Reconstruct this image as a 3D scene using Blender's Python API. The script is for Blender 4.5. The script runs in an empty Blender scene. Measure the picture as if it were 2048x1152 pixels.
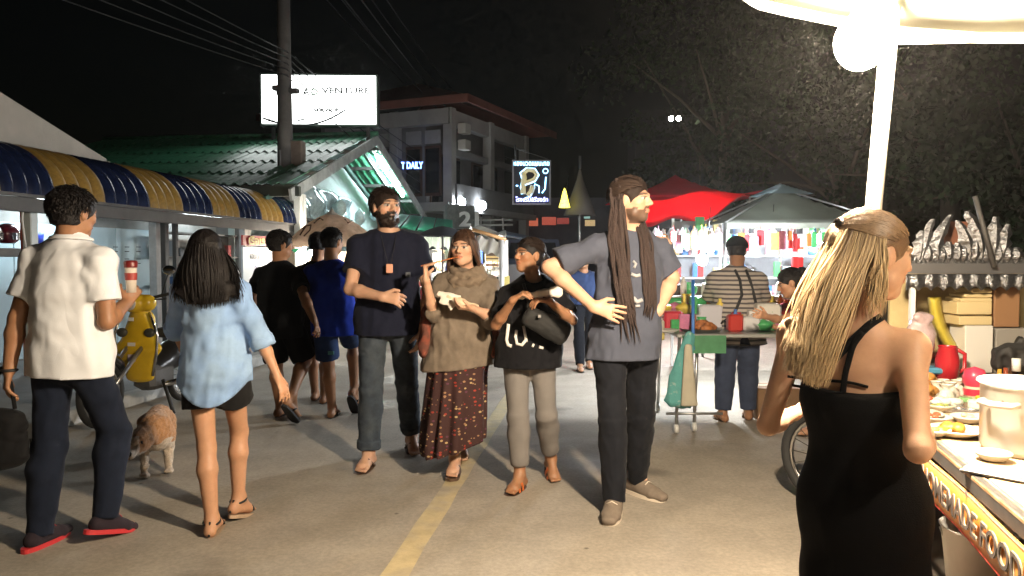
import bpy, bmesh, math, random, time
import numpy as np
from mathutils import Vector, Matrix, noise as mnoise

T0 = time.time()
SC = bpy.context.scene
COL = SC.collection
RAD = math.radians

# ------------------------------------------------------------------ camera
FPX, CX, CY, CAMH, PITCH = 1500.0, 1024.0, 576.0, 1.40, RAD(2.33)   # in pixels of the 2048 x 1152 photograph
cam_d = bpy.data.cameras.new("camera")
cam = bpy.data.objects.new("camera", cam_d); COL.objects.link(cam)
cam.location = (0, 0, CAMH); cam.rotation_euler = (RAD(90) - PITCH, 0, 0)
cam_d.sensor_width = 36.0; cam_d.lens = FPX / 2048 * 36; cam_d.clip_start = 0.05; cam_d.clip_end = 600
SC.camera = cam

# ------------------------------------------------------------------ night sky
world = bpy.data.worlds.new("World"); SC.world = world; world.use_nodes = True
wn = world.node_tree; bg = wn.nodes["Background"]
sky = wn.nodes.new("ShaderNodeTexSky"); sky.sky_type = 'NISHITA'; sky.sun_disc = False
sky.sun_elevation = RAD(4); sky.sun_rotation = RAD(200)
wn.links.new(sky.outputs[0], bg.inputs[0]); bg.inputs[1].default_value = 0.0004
sun_d = bpy.data.lights.new("moon", 'SUN'); sun_d.energy = 0.002; sun_d.angle = RAD(0.5); sun_d.color = (0.8, 0.88, 1)
sun = bpy.data.objects.new("moon", sun_d); COL.objects.link(sun); sun.rotation_euler = (RAD(40), 0, RAD(20))

vs = SC.view_settings
vs.view_transform = 'Standard'; vs.look = 'None'; vs.exposure = 1.0; vs.gamma = 1.0; vs.use_curve_mapping = False
SC.render.engine = 'CYCLES'
cy = SC.cycles
cy.use_denoising = True; cy.sample_clamp_indirect = 4.0; cy.max_bounces = 5; cy.diffuse_bounces = 3; cy.glossy_bounces = 2; cy.use_adaptive_sampling = True; cy.adaptive_threshold = .02; cy.adaptive_min_samples = 24
cy.transmission_bounces = 4; cy.transparent_max_bounces = 8; cy.volume_bounces = 0
cy.caustics_reflective = False; cy.caustics_refractive = False

# ------------------------------------------------------------------ measuring: photograph pixel + depth -> point in the place
def V(*a): return np.array(a, dtype=np.float64)
CAMP = V(0, 0, CAMH)
FW, UPV, RT = V(0, math.cos(PITCH), -math.sin(PITCH)), V(0, math.sin(PITCH), math.cos(PITCH)), V(1, 0, 0)
def ray(px, py): return FW + RT * ((px - CX) / FPX) + UPV * ((CY - py) / FPX)
def P(px, py, d): return CAMP + ray(px, py) * d
def G(px, py, z=0.0):
    r = ray(px, py); return CAMP + r * ((z - CAMH) / r[2])
RA = RAD(6.7); RU, RV = V(math.sin(RA), math.cos(RA), 0), V(math.cos(RA), -math.sin(RA), 0)   # along / across the road
def R(u, v, z=0.0): return RU * u + RV * v + V(0, 0, z)
def nrm(a): return a / (np.linalg.norm(a) + 1e-12)

# ------------------------------------------------------------------ materials
MATS = {}
def mat(name, col=(.5, .5, .5), rough=.6, metal=0.0, var=0.0, vscale=8.0, bump=0.0, bscale=60.0, col2=None, emit=None, estr=0.0,
        attr=None, sss=0.0, spec=0.5, alpha=1.0, trans=0.0, mask=(.42, .62), stretch=None, coat=0.0, sheen=0.0, transl=0.0, crease=0.0):
    if name in MATS: return MATS[name]
    m = bpy.data.materials.new(name); m.use_nodes = True; nt = m.node_tree; n = nt.nodes; L = nt.links
    b = n["Principled BSDF"]; b.inputs["Roughness"].default_value = rough; b.inputs["Metallic"].default_value = metal
    b.inputs["Specular IOR Level"].default_value = spec; b.inputs["Alpha"].default_value = alpha
    b.inputs["Transmission Weight"].default_value = trans; b.inputs["Coat Weight"].default_value = coat
    if sheen: b.inputs["Sheen Weight"].default_value = sheen
    if sss:
        b.inputs["Subsurface Weight"].default_value = sss; b.inputs["Subsurface Scale"].default_value = 0.012
        b.inputs["Subsurface Radius"].default_value = (1, .35, .2)
    c = tuple(col) + (1,)
    b.inputs["Base Color"].default_value = c
    src = None
    if attr:
        a = n.new("ShaderNodeAttribute"); a.attribute_name = attr; src = a.outputs["Color"]
    if var or bump or col2 or crease:
        tc = n.new("ShaderNodeTexCoord"); vec = tc.outputs["Object"]
        if stretch:
            mp = n.new("ShaderNodeMapping"); mp.inputs["Scale"].default_value = stretch; L.new(vec, mp.inputs[0]); vec = mp.outputs[0]
    if col2:
        nz = n.new("ShaderNodeTexNoise"); nz.inputs["Scale"].default_value = vscale; nz.inputs["Detail"].default_value = 6
        L.new(vec, nz.inputs["Vector"]); rp = n.new("ShaderNodeValToRGB")
        rp.color_ramp.elements[0].position, rp.color_ramp.elements[1].position = mask
        rp.color_ramp.elements[0].color = c; rp.color_ramp.elements[1].color = tuple(col2) + (1,)
        L.new(nz.outputs[0], rp.inputs[0]); src = rp.outputs[0]
    if var:
        nz = n.new("ShaderNodeTexNoise"); nz.inputs["Scale"].default_value = vscale * (2.3 if col2 else 1); nz.inputs["Detail"].default_value = 7
        nz.inputs["Roughness"].default_value = .65
        L.new(vec, nz.inputs["Vector"]); mr = n.new("ShaderNodeMapRange")
        mr.inputs[1].default_value = .3; mr.inputs[2].default_value = .7; mr.inputs[3].default_value = 1 - var; mr.inputs[4].default_value = 1 + var
        L.new(nz.outputs[0], mr.inputs[0]); mx = n.new("ShaderNodeVectorMath"); mx.operation = 'SCALE'
        if src: L.new(src, mx.inputs[0])
        else: mx.inputs[0].default_value = col
        L.new(mr.outputs[0], mx.inputs["Scale"]); src = mx.outputs[0]
    if src is not None: L.new(src, b.inputs["Base Color"])
    if bump:
        nz = n.new("ShaderNodeTexNoise"); nz.inputs["Scale"].default_value = bscale; nz.inputs["Detail"].default_value = 5
        L.new(vec, nz.inputs["Vector"]); bp = n.new("ShaderNodeBump"); bp.inputs["Strength"].default_value = bump; bp.inputs["Distance"].default_value = .01
        L.new(nz.outputs[0], bp.inputs["Height"]); L.new(bp.outputs[0], b.inputs["Normal"])
    if crease:
        nz = n.new("ShaderNodeTexNoise"); nz.inputs["Scale"].default_value = 4.6; nz.inputs["Detail"].default_value = 2; nz.inputs["Distortion"].default_value = .5
        mpc = n.new("ShaderNodeMapping"); mpc.inputs["Scale"].default_value = (1, 1, .55); L.new(tc.outputs["Object"], mpc.inputs[0]); L.new(mpc.outputs[0], nz.inputs["Vector"])
        s1 = n.new("ShaderNodeMath"); s1.operation = 'SUBTRACT'; s1.inputs[1].default_value = .5; L.new(nz.outputs[0], s1.inputs[0]); s2 = n.new("ShaderNodeMath"); s2.operation = 'ABSOLUTE'; L.new(s1.outputs[0], s2.inputs[0])
        b2 = n.new("ShaderNodeBump"); b2.inputs["Strength"].default_value = crease; b2.inputs["Distance"].default_value = .05; L.new(s2.outputs[0], b2.inputs["Height"])
        if b.inputs["Normal"].is_linked: L.new(b.inputs["Normal"].links[0].from_socket, b2.inputs["Normal"])
        L.new(b2.outputs[0], b.inputs["Normal"])
    if emit:
        b.inputs["Emission Color"].default_value = tuple(emit) + (1,); b.inputs["Emission Strength"].default_value = estr
    if transl:
        t = n.new("ShaderNodeBsdfTranslucent"); mxs = n.new("ShaderNodeMixShader"); mxs.inputs[0].default_value = transl
        if src is not None: L.new(src, t.inputs[0])
        else: t.inputs[0].default_value = c
        L.new(b.outputs[0], mxs.inputs[1]); L.new(t.outputs[0], mxs.inputs[2]); L.new(mxs.outputs[0], n["Material Output"].inputs["Surface"])
    MATS[name] = m; return m

# ------------------------------------------------------------------ object plumbing
def tag(o, label=None, cat=None, group=None, kind=None):
    if label: o["label"] = label
    if cat: o["category"] = cat
    if group: o["group"] = group
    if kind: o["kind"] = kind
    return o
def empty(name, loc, label=None, cat=None, group=None, rz=0.0):
    o = bpy.data.objects.new(name, None); COL.objects.link(o); o.empty_display_size = .1
    o.location = tuple(loc); o.rotation_euler = (0, 0, rz); return tag(o, label, cat, group)
def link(name, me, m, parent=None, loc=None, rot=None):
    o = bpy.data.objects.new(name, me); COL.objects.link(o)
    if m is not None and len(me.materials) == 0: me.materials.append(m)
    if parent is not None: o.parent = parent
    if loc is not None: o.location = tuple(loc)
    if rot is not None: o.rotation_euler = rot
    return o
def np_mesh(name, v, f, smooth=True, cols=None):
    """v (n,3) array, f (m,k) array -> mesh, fast."""
    v = np.asarray(v, dtype=np.float32); f = np.asarray(f, dtype=np.int32); k = f.shape[1]
    me = bpy.data.meshes.new(name); me.vertices.add(len(v)); me.vertices.foreach_set("co", v.ravel())
    me.loops.add(f.size); me.loops.foreach_set("vertex_index", f.ravel())
    me.polygons.add(len(f)); me.polygons.foreach_set("loop_start", np.arange(0, f.size, k, dtype=np.int32))
    me.polygons.foreach_set("use_smooth", np.full(len(f), smooth, dtype=bool))
    if cols is not None:
        a = me.color_attributes.new("Col", 'FLOAT_COLOR', 'POINT')
        c = np.ones((len(v), 4), dtype=np.float32); c[:, :3] = cols; a.data.foreach_set("color", c.ravel())
    me.update(calc_edges=True); me.validate(); return me

class MB:
    """Collects shapes of ONE piece and links them as one mesh."""
    def __init__(s): s.v = []; s.f = []; s.sm = []
    def add(s, vs_, fs, smooth=False):
        o = len(s.v); s.v += [tuple(map(float, q)) for q in vs_]; s.f += [tuple(i + o for i in q) for q in fs]; s.sm += [smooth] * len(fs); return s
    def box(s, c, size, ax=None, bev=0.0):
        hx, hy, hz = [q / 2 for q in size]; c = np.array(c, float)
        ax = ax if ax is not None else (V(1, 0, 0), V(0, 1, 0), V(0, 0, 1))
        if bev <= 0:
            pts = [c + ax[0] * sx * hx + ax[1] * sy * hy + ax[2] * sz * hz for sz in (-1, 1) for sx, sy in ((-1, -1), (1, -1), (1, 1), (-1, 1))]
            return s.add(pts, [(3, 2, 1, 0), (4, 5, 6, 7), (0, 1, 5, 4), (1, 2, 6, 5), (2, 3, 7, 6), (3, 0, 4, 7)])
        rings = []
        for z, i in ((-hz, bev), (-hz + bev, 0), (hz - bev, 0), (hz, bev)):
            x, y, b2 = hx - i, hy - i, bev
            rings.append([(x, y - b2), (x - b2, y), (-x + b2, y), (-x, y - b2), (-x, -y + b2), (-x + b2, -y), (x - b2, -y), (x, -y + b2)])
        pts = []
        for (z, _), rg in zip(((-hz, 0), (-hz + bev, 0), (hz - bev, 0), (hz, 0)), rings):
            pts += [c + ax[0] * a + ax[1] * b + ax[2] * z for a, b in rg]
        fs = [tuple(range(7, -1, -1)), tuple(range(24, 32))]
        for k in range(3):
            for i in range(8): fs.append((k * 8 + i, k * 8 + (i + 1) % 8, k * 8 + 8 + (i + 1) % 8, k * 8 + 8 + i))
        return s.add(pts, fs)
    def tube(s, pts, r, n=8, caps=True, closed=False):
        pts = [np.array(q, float) for q in pts]; m = len(pts)
        rr = r if hasattr(r, '__len__') else [r] * m
        out = []; up = None
        for i in range(m):
            d = nrm(pts[(i + 1) % m] - pts[i - 1]) if closed else nrm(pts[min(i + 1, m - 1)] - pts[max(i - 1, 0)])
            if up is None: up = nrm(np.cross(d, V(.31, .2, .93) if abs(d[2]) < .9 else V(1, .1, .1)))
            up = nrm(up - d * up.dot(d)); w = np.cross(d, up)
            out += [pts[i] + rr[i] * (up * math.cos(a) + w * math.sin(a)) for a in [2 * math.pi * j / n for j in range(n)]]
        fs = []
        for i in range(m if closed else m - 1):
            for j in range(n): fs.append((i * n + j, i * n + (j + 1) % n, ((i + 1) % m) * n + (j + 1) % n, ((i + 1) % m) * n + j))
        s.add(out, fs, n > 4)
        if caps and not closed:
            s.f.append(tuple(len(s.v) - len(out) + j for j in range(n - 1, -1, -1))); s.sm.append(False)
            s.f.append(tuple(len(s.v) - n + j for j in range(n))); s.sm.append(False)
        return s
    def lathe(s, prof, c=(0, 0, 0), n=24, ax=None, sx=1.0, sy=1.0):
        c = np.array(c, float); ax = ax if ax is not None else (V(1, 0, 0), V(0, 1, 0), V(0, 0, 1)); pts = []
        for r, z in prof:
            pts += [c + ax[0] * (r * sx * math.cos(2 * math.pi * j / n)) + ax[1] * (r * sy * math.sin(2 * math.pi * j / n)) + ax[2] * z for j in range(n)]
        fs = [(i * n + j, i * n + (j + 1) % n, (i + 1) * n + (j + 1) % n, (i + 1) * n + j) for i in range(len(prof) - 1) for j in range(n)]
        return s.add(pts, fs, True)
    def sphere(s, c, r, n=14, m=9, sc=(1, 1, 1)):
        c = np.array(c, float); pts = []
        for i in range(m + 1):
            a = math.pi * i / m
            pts += [c + r * V(sc[0] * math.sin(a) * math.cos(2 * math.pi * j / n), sc[1] * math.sin(a) * math.sin(2 * math.pi * j / n), -sc[2] * math.cos(a)) for j in range(n)]
        return s.add(pts, [(i * n + j, i * n + (j + 1) % n, (i + 1) * n + (j + 1) % n, (i + 1) * n + j) for i in range(m) for j in range(n)], True)
    def prism(s, poly, ext):
        """poly: 3-D points of a planar outline; ext: extrusion vector."""
        poly = [np.array(q, float) for q in poly]; n = len(poly); ext = np.array(ext, float)
        s.add(poly + [q + ext for q in poly], [tuple(range(n - 1, -1, -1)), tuple(range(n, 2 * n))] + [(i, (i + 1) % n, n + (i + 1) % n, n + i) for i in range(n)])
        return s
    def sheet(s, fn, nu, nv, smooth=True):
        pts = [fn(i / nu, j / nv) for i in range(nu + 1) for j in range(nv + 1)]
        return s.add(pts, [(i * (nv + 1) + j, (i + 1) * (nv + 1) + j, (i + 1) * (nv + 1) + j + 1, i * (nv + 1) + j + 1) for i in range(nu) for j in range(nv)], smooth)
    def mesh(s, name, org=(0, 0, 0)):
        me = bpy.data.meshes.new(name); o = np.array(org, float)
        me.from_pydata([tuple(np.array(q) - o) for q in s.v], [], s.f)
        me.polygons.foreach_set("use_smooth", np.array(s.sm, dtype=bool)); me.update(); return me
    def build(s, name, m, parent=None, org=None, solid=0.0):
        """world-space points; org: where the object's origin goes (for children: the parent's location is used)."""
        if org is None:
            org = parent.matrix_world.translation if False else (0, 0, 0)
            if parent is not None:
                q = parent; org = np.zeros(3)
                while q is not None: org = org + np.array(q.location); q = q.parent
            elif len(s.v):
                a = np.array(s.v); org = ((a[:, 0].min() + a[:, 0].max()) / 2, (a[:, 1].min() + a[:, 1].max()) / 2, a[:, 2].min())
        me = s.mesh(name, org); o = link(name, me, m, parent)
        if parent is None: o.location = tuple(org)
        if solid:
            md = o.modifiers.new("thickness", 'SOLIDIFY'); md.thickness = solid; md.offset = 0
        return o
def frame(d, up=(0, 0, 1)):
    """axes (x, y=d, z)"""
    y = nrm(np.array(d, float)); x = nrm(np.cross(y, np.array(up, float))); return (x, y, np.cross(x, y))

def text(name, body, m, loc, xdir, updir, size, parent=None, align='CENTER', extrude=.002, sx=1.0, fit=None, bold=0.0, shear=0.0):
    """lettering as a mesh; loc world point of the baseline centre."""
    cu = bpy.data.curves.new(name, 'FONT'); cu.body = body; cu.size = size; cu.align_x = align; cu.extrude = extrude; cu.offset = bold; cu.shear = shear
    cu.resolution_u = 3
    o = bpy.data.objects.new(name + "_tmp", cu); COL.objects.link(o)
    bpy.context.view_layer.update()
    me = bpy.data.meshes.new_from_object(o.evaluated_get(bpy.context.evaluated_depsgraph_get()))
    bpy.data.objects.remove(o); bpy.data.curves.remove(cu)
    x = nrm(np.array(xdir, float)); u = np.array(updir, float); u = nrm(u - x * u.dot(x)); z = np.cross(x, u)
    n = len(me.vertices); co = np.zeros(n * 3, dtype=np.float32); me.vertices.foreach_get("co", co); co = co.reshape(-1, 3).astype(float)
    if fit and n:
        w = co[:, 0].max() - co[:, 0].min(); sx = fit / max(w, 1e-6)
    org = np.zeros(3); q = parent
    while q is not None: org = org + np.array(q.location); q = q.parent
    w = np.array(loc, float) - org + co[:, :1] * sx * x + co[:, 1:2] * u + co[:, 2:3] * z
    me.vertices.foreach_set("co", w.astype(np.float32).ravel()); me.update(); me.materials.clear()
    return link(name, me, m, parent)
# ------------------------------------------------------------------ bodies: distance fields turned into one continuous surface
class Field:
    def __init__(s, lo, hi, h):
        s.h = h; s.lo = np.array(lo, float); n = np.ceil((np.array(hi, float) - s.lo) / h).astype(int) + 1
        s.ax = [(s.lo[i] + h * np.arange(n[i])).astype(np.float32) for i in range(3)]
        s.F = np.full(tuple(n), .2, dtype=np.float32)
    def sub(s, lo, hi):
        sl = []
        for i in range(3):
            a = max(0, int((lo[i] - s.lo[i]) / s.h)); b = min(len(s.ax[i]), int((hi[i] - s.lo[i]) / s.h) + 2)
            if b - a < 2: return None
            sl.append(slice(a, b))
        return tuple(sl), (s.ax[0][sl[0]][:, None, None], s.ax[1][sl[1]][None, :, None], s.ax[2][sl[2]][None, None, :])
    def put(s, fn, lo, hi, k=.0, op='u'):
        mg = k + 3 * s.h; r = s.sub(np.array(lo) - mg, np.array(hi) + mg)
        if r is None: return
        sl, p = r; d = np.broadcast_to(fn(p), s.F[sl].shape).astype(np.float32); A = s.F[sl]
        if op == 'u':
            if k > 0:
                hh = np.clip(.5 + .5 * (A - d) / k, 0, 1); s.F[sl] = A * (1 - hh) + d * hh - k * hh * (1 - hh)
            else: s.F[sl] = np.minimum(A, d)
        else:
            d = -d
            if k > 0:
                hh = np.clip(.5 + .5 * (d - A) / k, 0, 1); s.F[sl] = A * (1 - hh) + d * hh + k * hh * (1 - hh)
            else: s.F[sl] = np.maximum(A, d)
    def cone(s, a, b, ra, rb, k=.02, op='u', flat=False):
        s.ell(a, b, (ra, ra), (rb, rb), V(1, .013, .017), k, op, flat)
    def ell(s, a, b, ra, rb, side, k=.02, op='u', flat=False):
        a = np.array(a, float); b = np.array(b, float); ba = b - a; L = np.linalg.norm(ba) + 1e-9; d = ba / L
        side = np.array(side, float); side = side - d * side.dot(d)
        if np.linalg.norm(side) < 1e-3: side = np.cross(d, V(0, 1, .1))
        side = nrm(side); fr = np.cross(d, side); R_ = max(max(ra), max(rb))
        def fn(p):
            q = [p[i] - a[i] for i in range(3)]
            ld = q[0] * d[0] + q[1] * d[1] + q[2] * d[2]; t = np.clip(ld / L, 0, 1)
            rx = ra[0] + (rb[0] - ra[0]) * t; ry = ra[1] + (rb[1] - ra[1]) * t; m = np.minimum(rx, ry)
            ss = (q[0] * side[0] + q[1] * side[1] + q[2] * side[2]) / rx; ff = (q[0] * fr[0] + q[1] * fr[1] + q[2] * fr[2]) / ry
            if flat:
                return np.maximum((np.sqrt(ss * ss + ff * ff) - 1) * m, np.maximum(ld - L, -ld))
            l = (ld - t * L) / m
            return (np.sqrt(ss * ss + ff * ff + l * l) - 1) * m
        s.put(fn, np.minimum(a, b) - R_, np.maximum(a, b) + R_, k, op)
    def ball(s, c, r, k=.02, op='u', axes=None):
        """ellipsoid, r = 3 radii, axes = 3 unit vectors"""
        r = r if hasattr(r, '__len__') else (r, r, r); c = np.array(c, float); ax = axes or (V(1, 0, 0), V(0, 1, 0), V(0, 0, 1)); R_ = max(r); m = min(r)
        def fn(p):
            q = [p[i] - c[i] for i in range(3)]
            e = [(q[0] * ax[i][0] + q[1] * ax[i][1] + q[2] * ax[i][2]) / r[i] for i in range(3)]
            k0 = np.sqrt(e[0] ** 2 + e[1] ** 2 + e[2] ** 2); k1 = np.sqrt((e[0] / r[0]) ** 2 + (e[1] / r[1]) ** 2 + (e[2] / r[2]) ** 2)
            return np.where(k0 < .05, -m, k0 * (k0 - 1) / (k1 + 1e-6))
        s.put(fn, c - R_, c + R_, k, op)
    def loft(s, pts, rad, side, k=.015):
        for i in range(len(pts) - 1): s.ell(pts[i], pts[i + 1], rad[i], rad[i + 1], side, k)
    def plane(s, pt, n):
        """keep the side the normal points away from"""
        n = nrm(np.array(n, float)); X, Y, Z = [s.ax[0][:, None, None], s.ax[1][None, :, None], s.ax[2][None, None, :]]
        s.F = np.maximum(s.F, ((X - pt[0]) * n[0] + (Y - pt[1]) * n[1] + (Z - pt[2]) * n[2]).astype(np.float32))
    def ripple(s, amp, freq, seed=0, aniso=(1, 1, 1), band=.05):
        rng = np.random.RandomState(seed); ix = np.nonzero(np.abs(s.F) < band)
        p = np.stack([s.ax[i][ix[i]] * aniso[i] for i in range(3)], 1).astype(np.float32) * freq
        w = np.zeros(len(p), np.float32)
        for o in range(2):
            q = p * (1.9 ** o); wp = np.stack([np.sin(q @ rng.randn(3) + rng.rand() * 6) for _ in range(3)], 1) * .9
            q = q + wp
            for _ in range(3): w += np.sin(q @ rng.randn(3).astype(np.float32) + rng.rand() * 6) / (1.7 ** o)
        s.F[ix] += (amp * w / 3).astype(np.float32)
    def net(s):
        F = s.F; sg = F < 0; h = s.h
        c = [F[i:F.shape[0] - 1 + i, j:F.shape[1] - 1 + j, k:F.shape[2] - 1 + k] for i in (0, 1) for j in (0, 1) for k in (0, 1)]
        cs = sum((q < 0).astype(np.int8) for q in c); act = (cs > 0) & (cs < 8); ix = np.nonzero(act)
        vals = [q[ix] for q in c]; acc = np.zeros((len(ix[0]), 3), np.float32); cnt = np.zeros(len(ix[0]), np.float32)
        cn = [(i, j, k) for i in (0, 1) for j in (0, 1) for k in (0, 1)]
        for a in range(8):
            for b in range(a + 1, 8):
                if sum(abs(cn[a][t] - cn[b][t]) for t in range(3)) != 1: continue
                m = (vals[a] < 0) != (vals[b] < 0)
                t = np.where(m, vals[a] / (vals[a] - vals[b] + 1e-12), 0)
                A = np.array(cn[a], np.float32); B = np.array(cn[b], np.float32)
                acc += m[:, None] * (A + t[:, None] * (B - A)); cnt += m
        v = acc / np.maximum(cnt, 1)[:, None]
        v = (np.stack(ix, 1) + v) * h + s.lo
        idx = np.full(act.shape, -1, np.int32); idx[ix] = np.arange(len(ix[0]), dtype=np.int32)
        quads = []
        for ax in range(3):
            o1, o2 = [t for t in range(3) if t != ax]
            A = np.take(sg, range(F.shape[ax] - 1), ax); B = np.take(sg, range(1, F.shape[ax]), ax)
            e = np.nonzero(A != B); e = np.stack(e, 1)
            ok = (e[:, o1] > 0) & (e[:, o1] < F.shape[o1] - 1) & (e[:, o2] > 0) & (e[:, o2] < F.shape[o2] - 1); e = e[ok]
            if not len(e): continue
            def g(d1, d2):
                q = e.copy(); q[:, o1] -= d1; q[:, o2] -= d2; return idx[q[:, 0], q[:, 1], q[:, 2]]
            f = np.stack([g(1, 1), g(0, 1), g(0, 0), g(1, 0)], 1)
            inside = sg[e[:, 0], e[:, 1], e[:, 2]]
            if ax == 1: inside = ~inside
            f[~inside] = f[~inside][:, ::-1]; quads.append(f)
        return v, np.concatenate(quads)

def solve(S, px, py, L, sg):
    """the point at distance L from joint S that the photograph shows at (px, py); sg -1 nearer, +1 farther."""
    D = ray(px, py); w = CAMP - S; a = D.dot(D); b = 2 * w.dot(D); c = w.dot(w) - L * L; q = b * b - 4 * a * c
    t = (-b + sg * math.sqrt(max(q, 0))) / (2 * a); p = CAMP + D * t
    return S + nrm(p - S) * L
def ik(a, b, la, lb, pole):
    d = b - a; L = np.linalg.norm(d); L2 = min(L, (la + lb) * .999); x = (la * la - lb * lb + L2 * L2) / (2 * L2); y = math.sqrt(max(la * la - x * x, 0))
    u = d / L; w = np.array(pole, float); w = nrm(w - u * w.dot(u)); return a + u * x * L / L2 + w * y

def fdir(a): return V(math.sin(RAD(a)), math.cos(RAD(a)), 0)      # a: degrees clockwise from straight away from the camera
def rdir(a): return V(math.cos(RAD(a)), -math.sin(RAD(a)), 0)

SKINS = dict(fair=(.56, .33, .22), warm=(.50, .27, .16), tan=(.34, .17, .09), brown=(.22, .10, .052))
class Fig:
    def __init__(s, label, neck, pelvis, H, yaw, head, head_yaw, head_pitch=0, pel_yaw=None, sex='m', girth=1.0, skin='warm', h=.006, head_roll=0, hair_col=(.012, .009, .008), group=None, pz=None):
        pelvis = np.array((pelvis[0], pelvis[1], pz if pz else .535 * H)); s.k = k = H / 1.75; s.sex = sex; s.g = girth; s.h = h; s.skin = np.array(SKINS[skin]); s.neck = neck; s.pel = pelvis; s.headc = head; s.hair_col = hair_col
        s.base = V(pelvis[0], pelvis[1], 0); s.label = label; s.seed = int(abs(pelvis[0] * 997 + pelvis[1] * 131)) % 9999
        s.root = empty('person', s.base, label, 'person', group)
        s.up = nrm(neck - pelvis); s.f = fdir(yaw); s.r = rdir(yaw); s.pr = rdir(yaw if pel_yaw is None else pel_yaw); s.pf = fdir(yaw if pel_yaw is None else pel_yaw)
        sw = (.182 if sex == 'm' else .158) * k * (.5 + .5 * girth)
        dn = s.up * .088 * k
        s.sh = {1: neck + s.r * sw - dn, -1: neck - s.r * sw - dn}          # 1 = the person's own right
        s.hip = {1: pelvis + s.pr * .088 * k - V(0, 0, .03 * k), -1: pelvis - s.pr * .088 * k - V(0, 0, .03 * k)}
        hf = fdir(head_yaw); hp = RAD(head_pitch); hr = rdir(head_yaw)
        s.hy = nrm(hf * math.cos(hp) + V(0, 0, 1) * math.sin(hp)); s.hx = hr; s.hz = np.cross(s.hx, s.hy)
        if head_roll:
            c, n = math.cos(RAD(head_roll)), math.sin(RAD(head_roll)); s.hx, s.hz = s.hx * c - s.hz * n, s.hz * c + s.hx * n
        s.hs = k * 1.0; s.el = {}; s.wr = {}; s.hand = {}; s.kn = {}; s.an = {}; s.toe = {}; s.heel = {}
        s.LU, s.LF, s.LT, s.LS = .295 * k, .25 * k, .420 * k, .405 * k
    def H_(s, x, y, z): return s.headc + (s.hx * x + s.hy * y + s.hz * z) * s.hs
    def arm(s, side, e, w, se=1, sw=-1, curl=.5, hdir=None, palm=None, spread=1.0, thumb=1.0):
        s.el[side] = solve(s.sh[side], e[0], e[1], s.LU, se) if len(e) == 2 else P(*e)
        s.wr[side] = solve(s.el[side], w[0], w[1], s.LF, sw) if len(w) == 2 else P(*w)
        fd = nrm(s.wr[side] - s.el[side]); hd = fd if hdir is None else nrm(np.array(hdir, float))
        pn = (-s.r * side if palm is None else np.array(palm, float)); pn = nrm(pn - hd * pn.dot(hd)); s.hand[side] = (hd, pn, curl, spread, thumb)
    def leg(s, side, foot, yaw, lift=0.0, heel_up=0.0, bend=None):
        """foot: ground point under the ankle; heel_up metres (heel raised, pivoting on the toes)"""
        k = s.k; d = fdir(yaw); A = np.array(foot, float) + V(0, 0, .085 * k + lift)
        heel = np.array(foot, float) - d * .045 * k + V(0, 0, .034 * k + lift); ball = np.array(foot, float) + d * .115 * k + V(0, 0, .03 * k + lift)
        if heel_up:
            A = A + V(0, 0, heel_up) + d * heel_up * .45; heel = heel + V(0, 0, heel_up) + d * heel_up * .3
        s.an[side] = A; s.heel[side] = heel; s.toe[side] = (ball, d)
        s.kn[side] = ik(s.hip[side], A, s.LT, s.LS, s.pf if bend is None else bend)
    def L(s, p): return np.array(p, float) - s.base
    # ---------------------------------------------------------------- the body
    def head_field(s, Fd):
        L = s.L; q = s.hs; ax = (s.hx, s.hy, s.hz); Hh = lambda x, y, z: L(s.H_(x, y, z)); w = .94 if s.sex == 'f' else 1.0
        Fd.ball(Hh(0, -.014, .028), (.077 * q, .097 * q, .087 * q), .01, 'u', ax)
        Fd.ball(Hh(0, .030, -.030), (.060 * q * w, .062 * q, .078 * q), .03, 'u', ax)
        Fd.ball(Hh(0, .064, -.090), (.026 * q * w, .022 * q, .020 * q), .03, 'u', ax)
        for sg in (1, -1):
            Fd.ball(Hh(.044 * sg * w, .03, -.066), .022 * q, .03)                        # jaw corner
            Fd.ball(Hh(.043 * sg, .058, -.014), .021 * q, .025)                          # cheekbone
            Fd.ball(Hh(.033 * sg, .102, .006), .0165 * q, .012, 's')                     # socket
            Fd.ball(Hh(.032 * sg, .079, .006), .0125 * q, .003)                          # eye
            Fd.cone(Hh(.016 * sg, .089, .026), Hh(.045 * sg, .078, .028), .010 * q, .008 * q, .012)
            Fd.ball(Hh(.0775 * sg, -.004, -.004), (.009 * q, .019 * q, .031 * q), .008, 'u', ax)
            Fd.ball(Hh(.012 * sg, .097, -.026), .0085 * q, .006)
        Fd.cone(Hh(0, .089, .018), Hh(0, .110, -.020), .0075 * q, .0115 * q, .010)
        Fd.ball(Hh(0, .090, -.049), (.023 * q, .011 * q, .0055 * q), .005, 'u', ax); Fd.ball(Hh(0, .089, -.060), (.020 * q, .0115 * q, .0065 * q), .005, 'u', ax)
        nb = L(s.neck); r = (.056 if s.sex == 'm' else .047) * s.k * (.6 + .4 * s.g)
        Fd.cone(Hh(0, -.018, -.05), nb + L(s.base) * 0 - s.up * .0, r, r * 1.12, .03)
    def body(s, paint=None, toes=True):
        L = s.L; k = s.k; g = s.g; pts = [L(q) for q in list(s.sh.values()) + list(s.el.values()) + list(s.wr.values()) + list(s.kn.values()) + list(s.an.values()) + [s.headc, s.neck, s.pel]]
        pts += [L(s.wr[i] + s.hand[i][0] * .2 * k) for i in s.wr] + [L(s.toe[i][0] + s.toe[i][1] * .09 * k) for i in s.toe] + [L(q) for q in s.heel.values()]
        pts = np.array(pts); lo = pts.min(0) - .13; hi = pts.max(0) + .14; lo[2] = max(lo[2], -.02)
        Fd = Field(lo, hi, s.h); f = s.sex == 'f'
        p0, p1 = L(s.pel), L(s.neck); A = lambda t: p0 + (p1 - p0) * t
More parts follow.
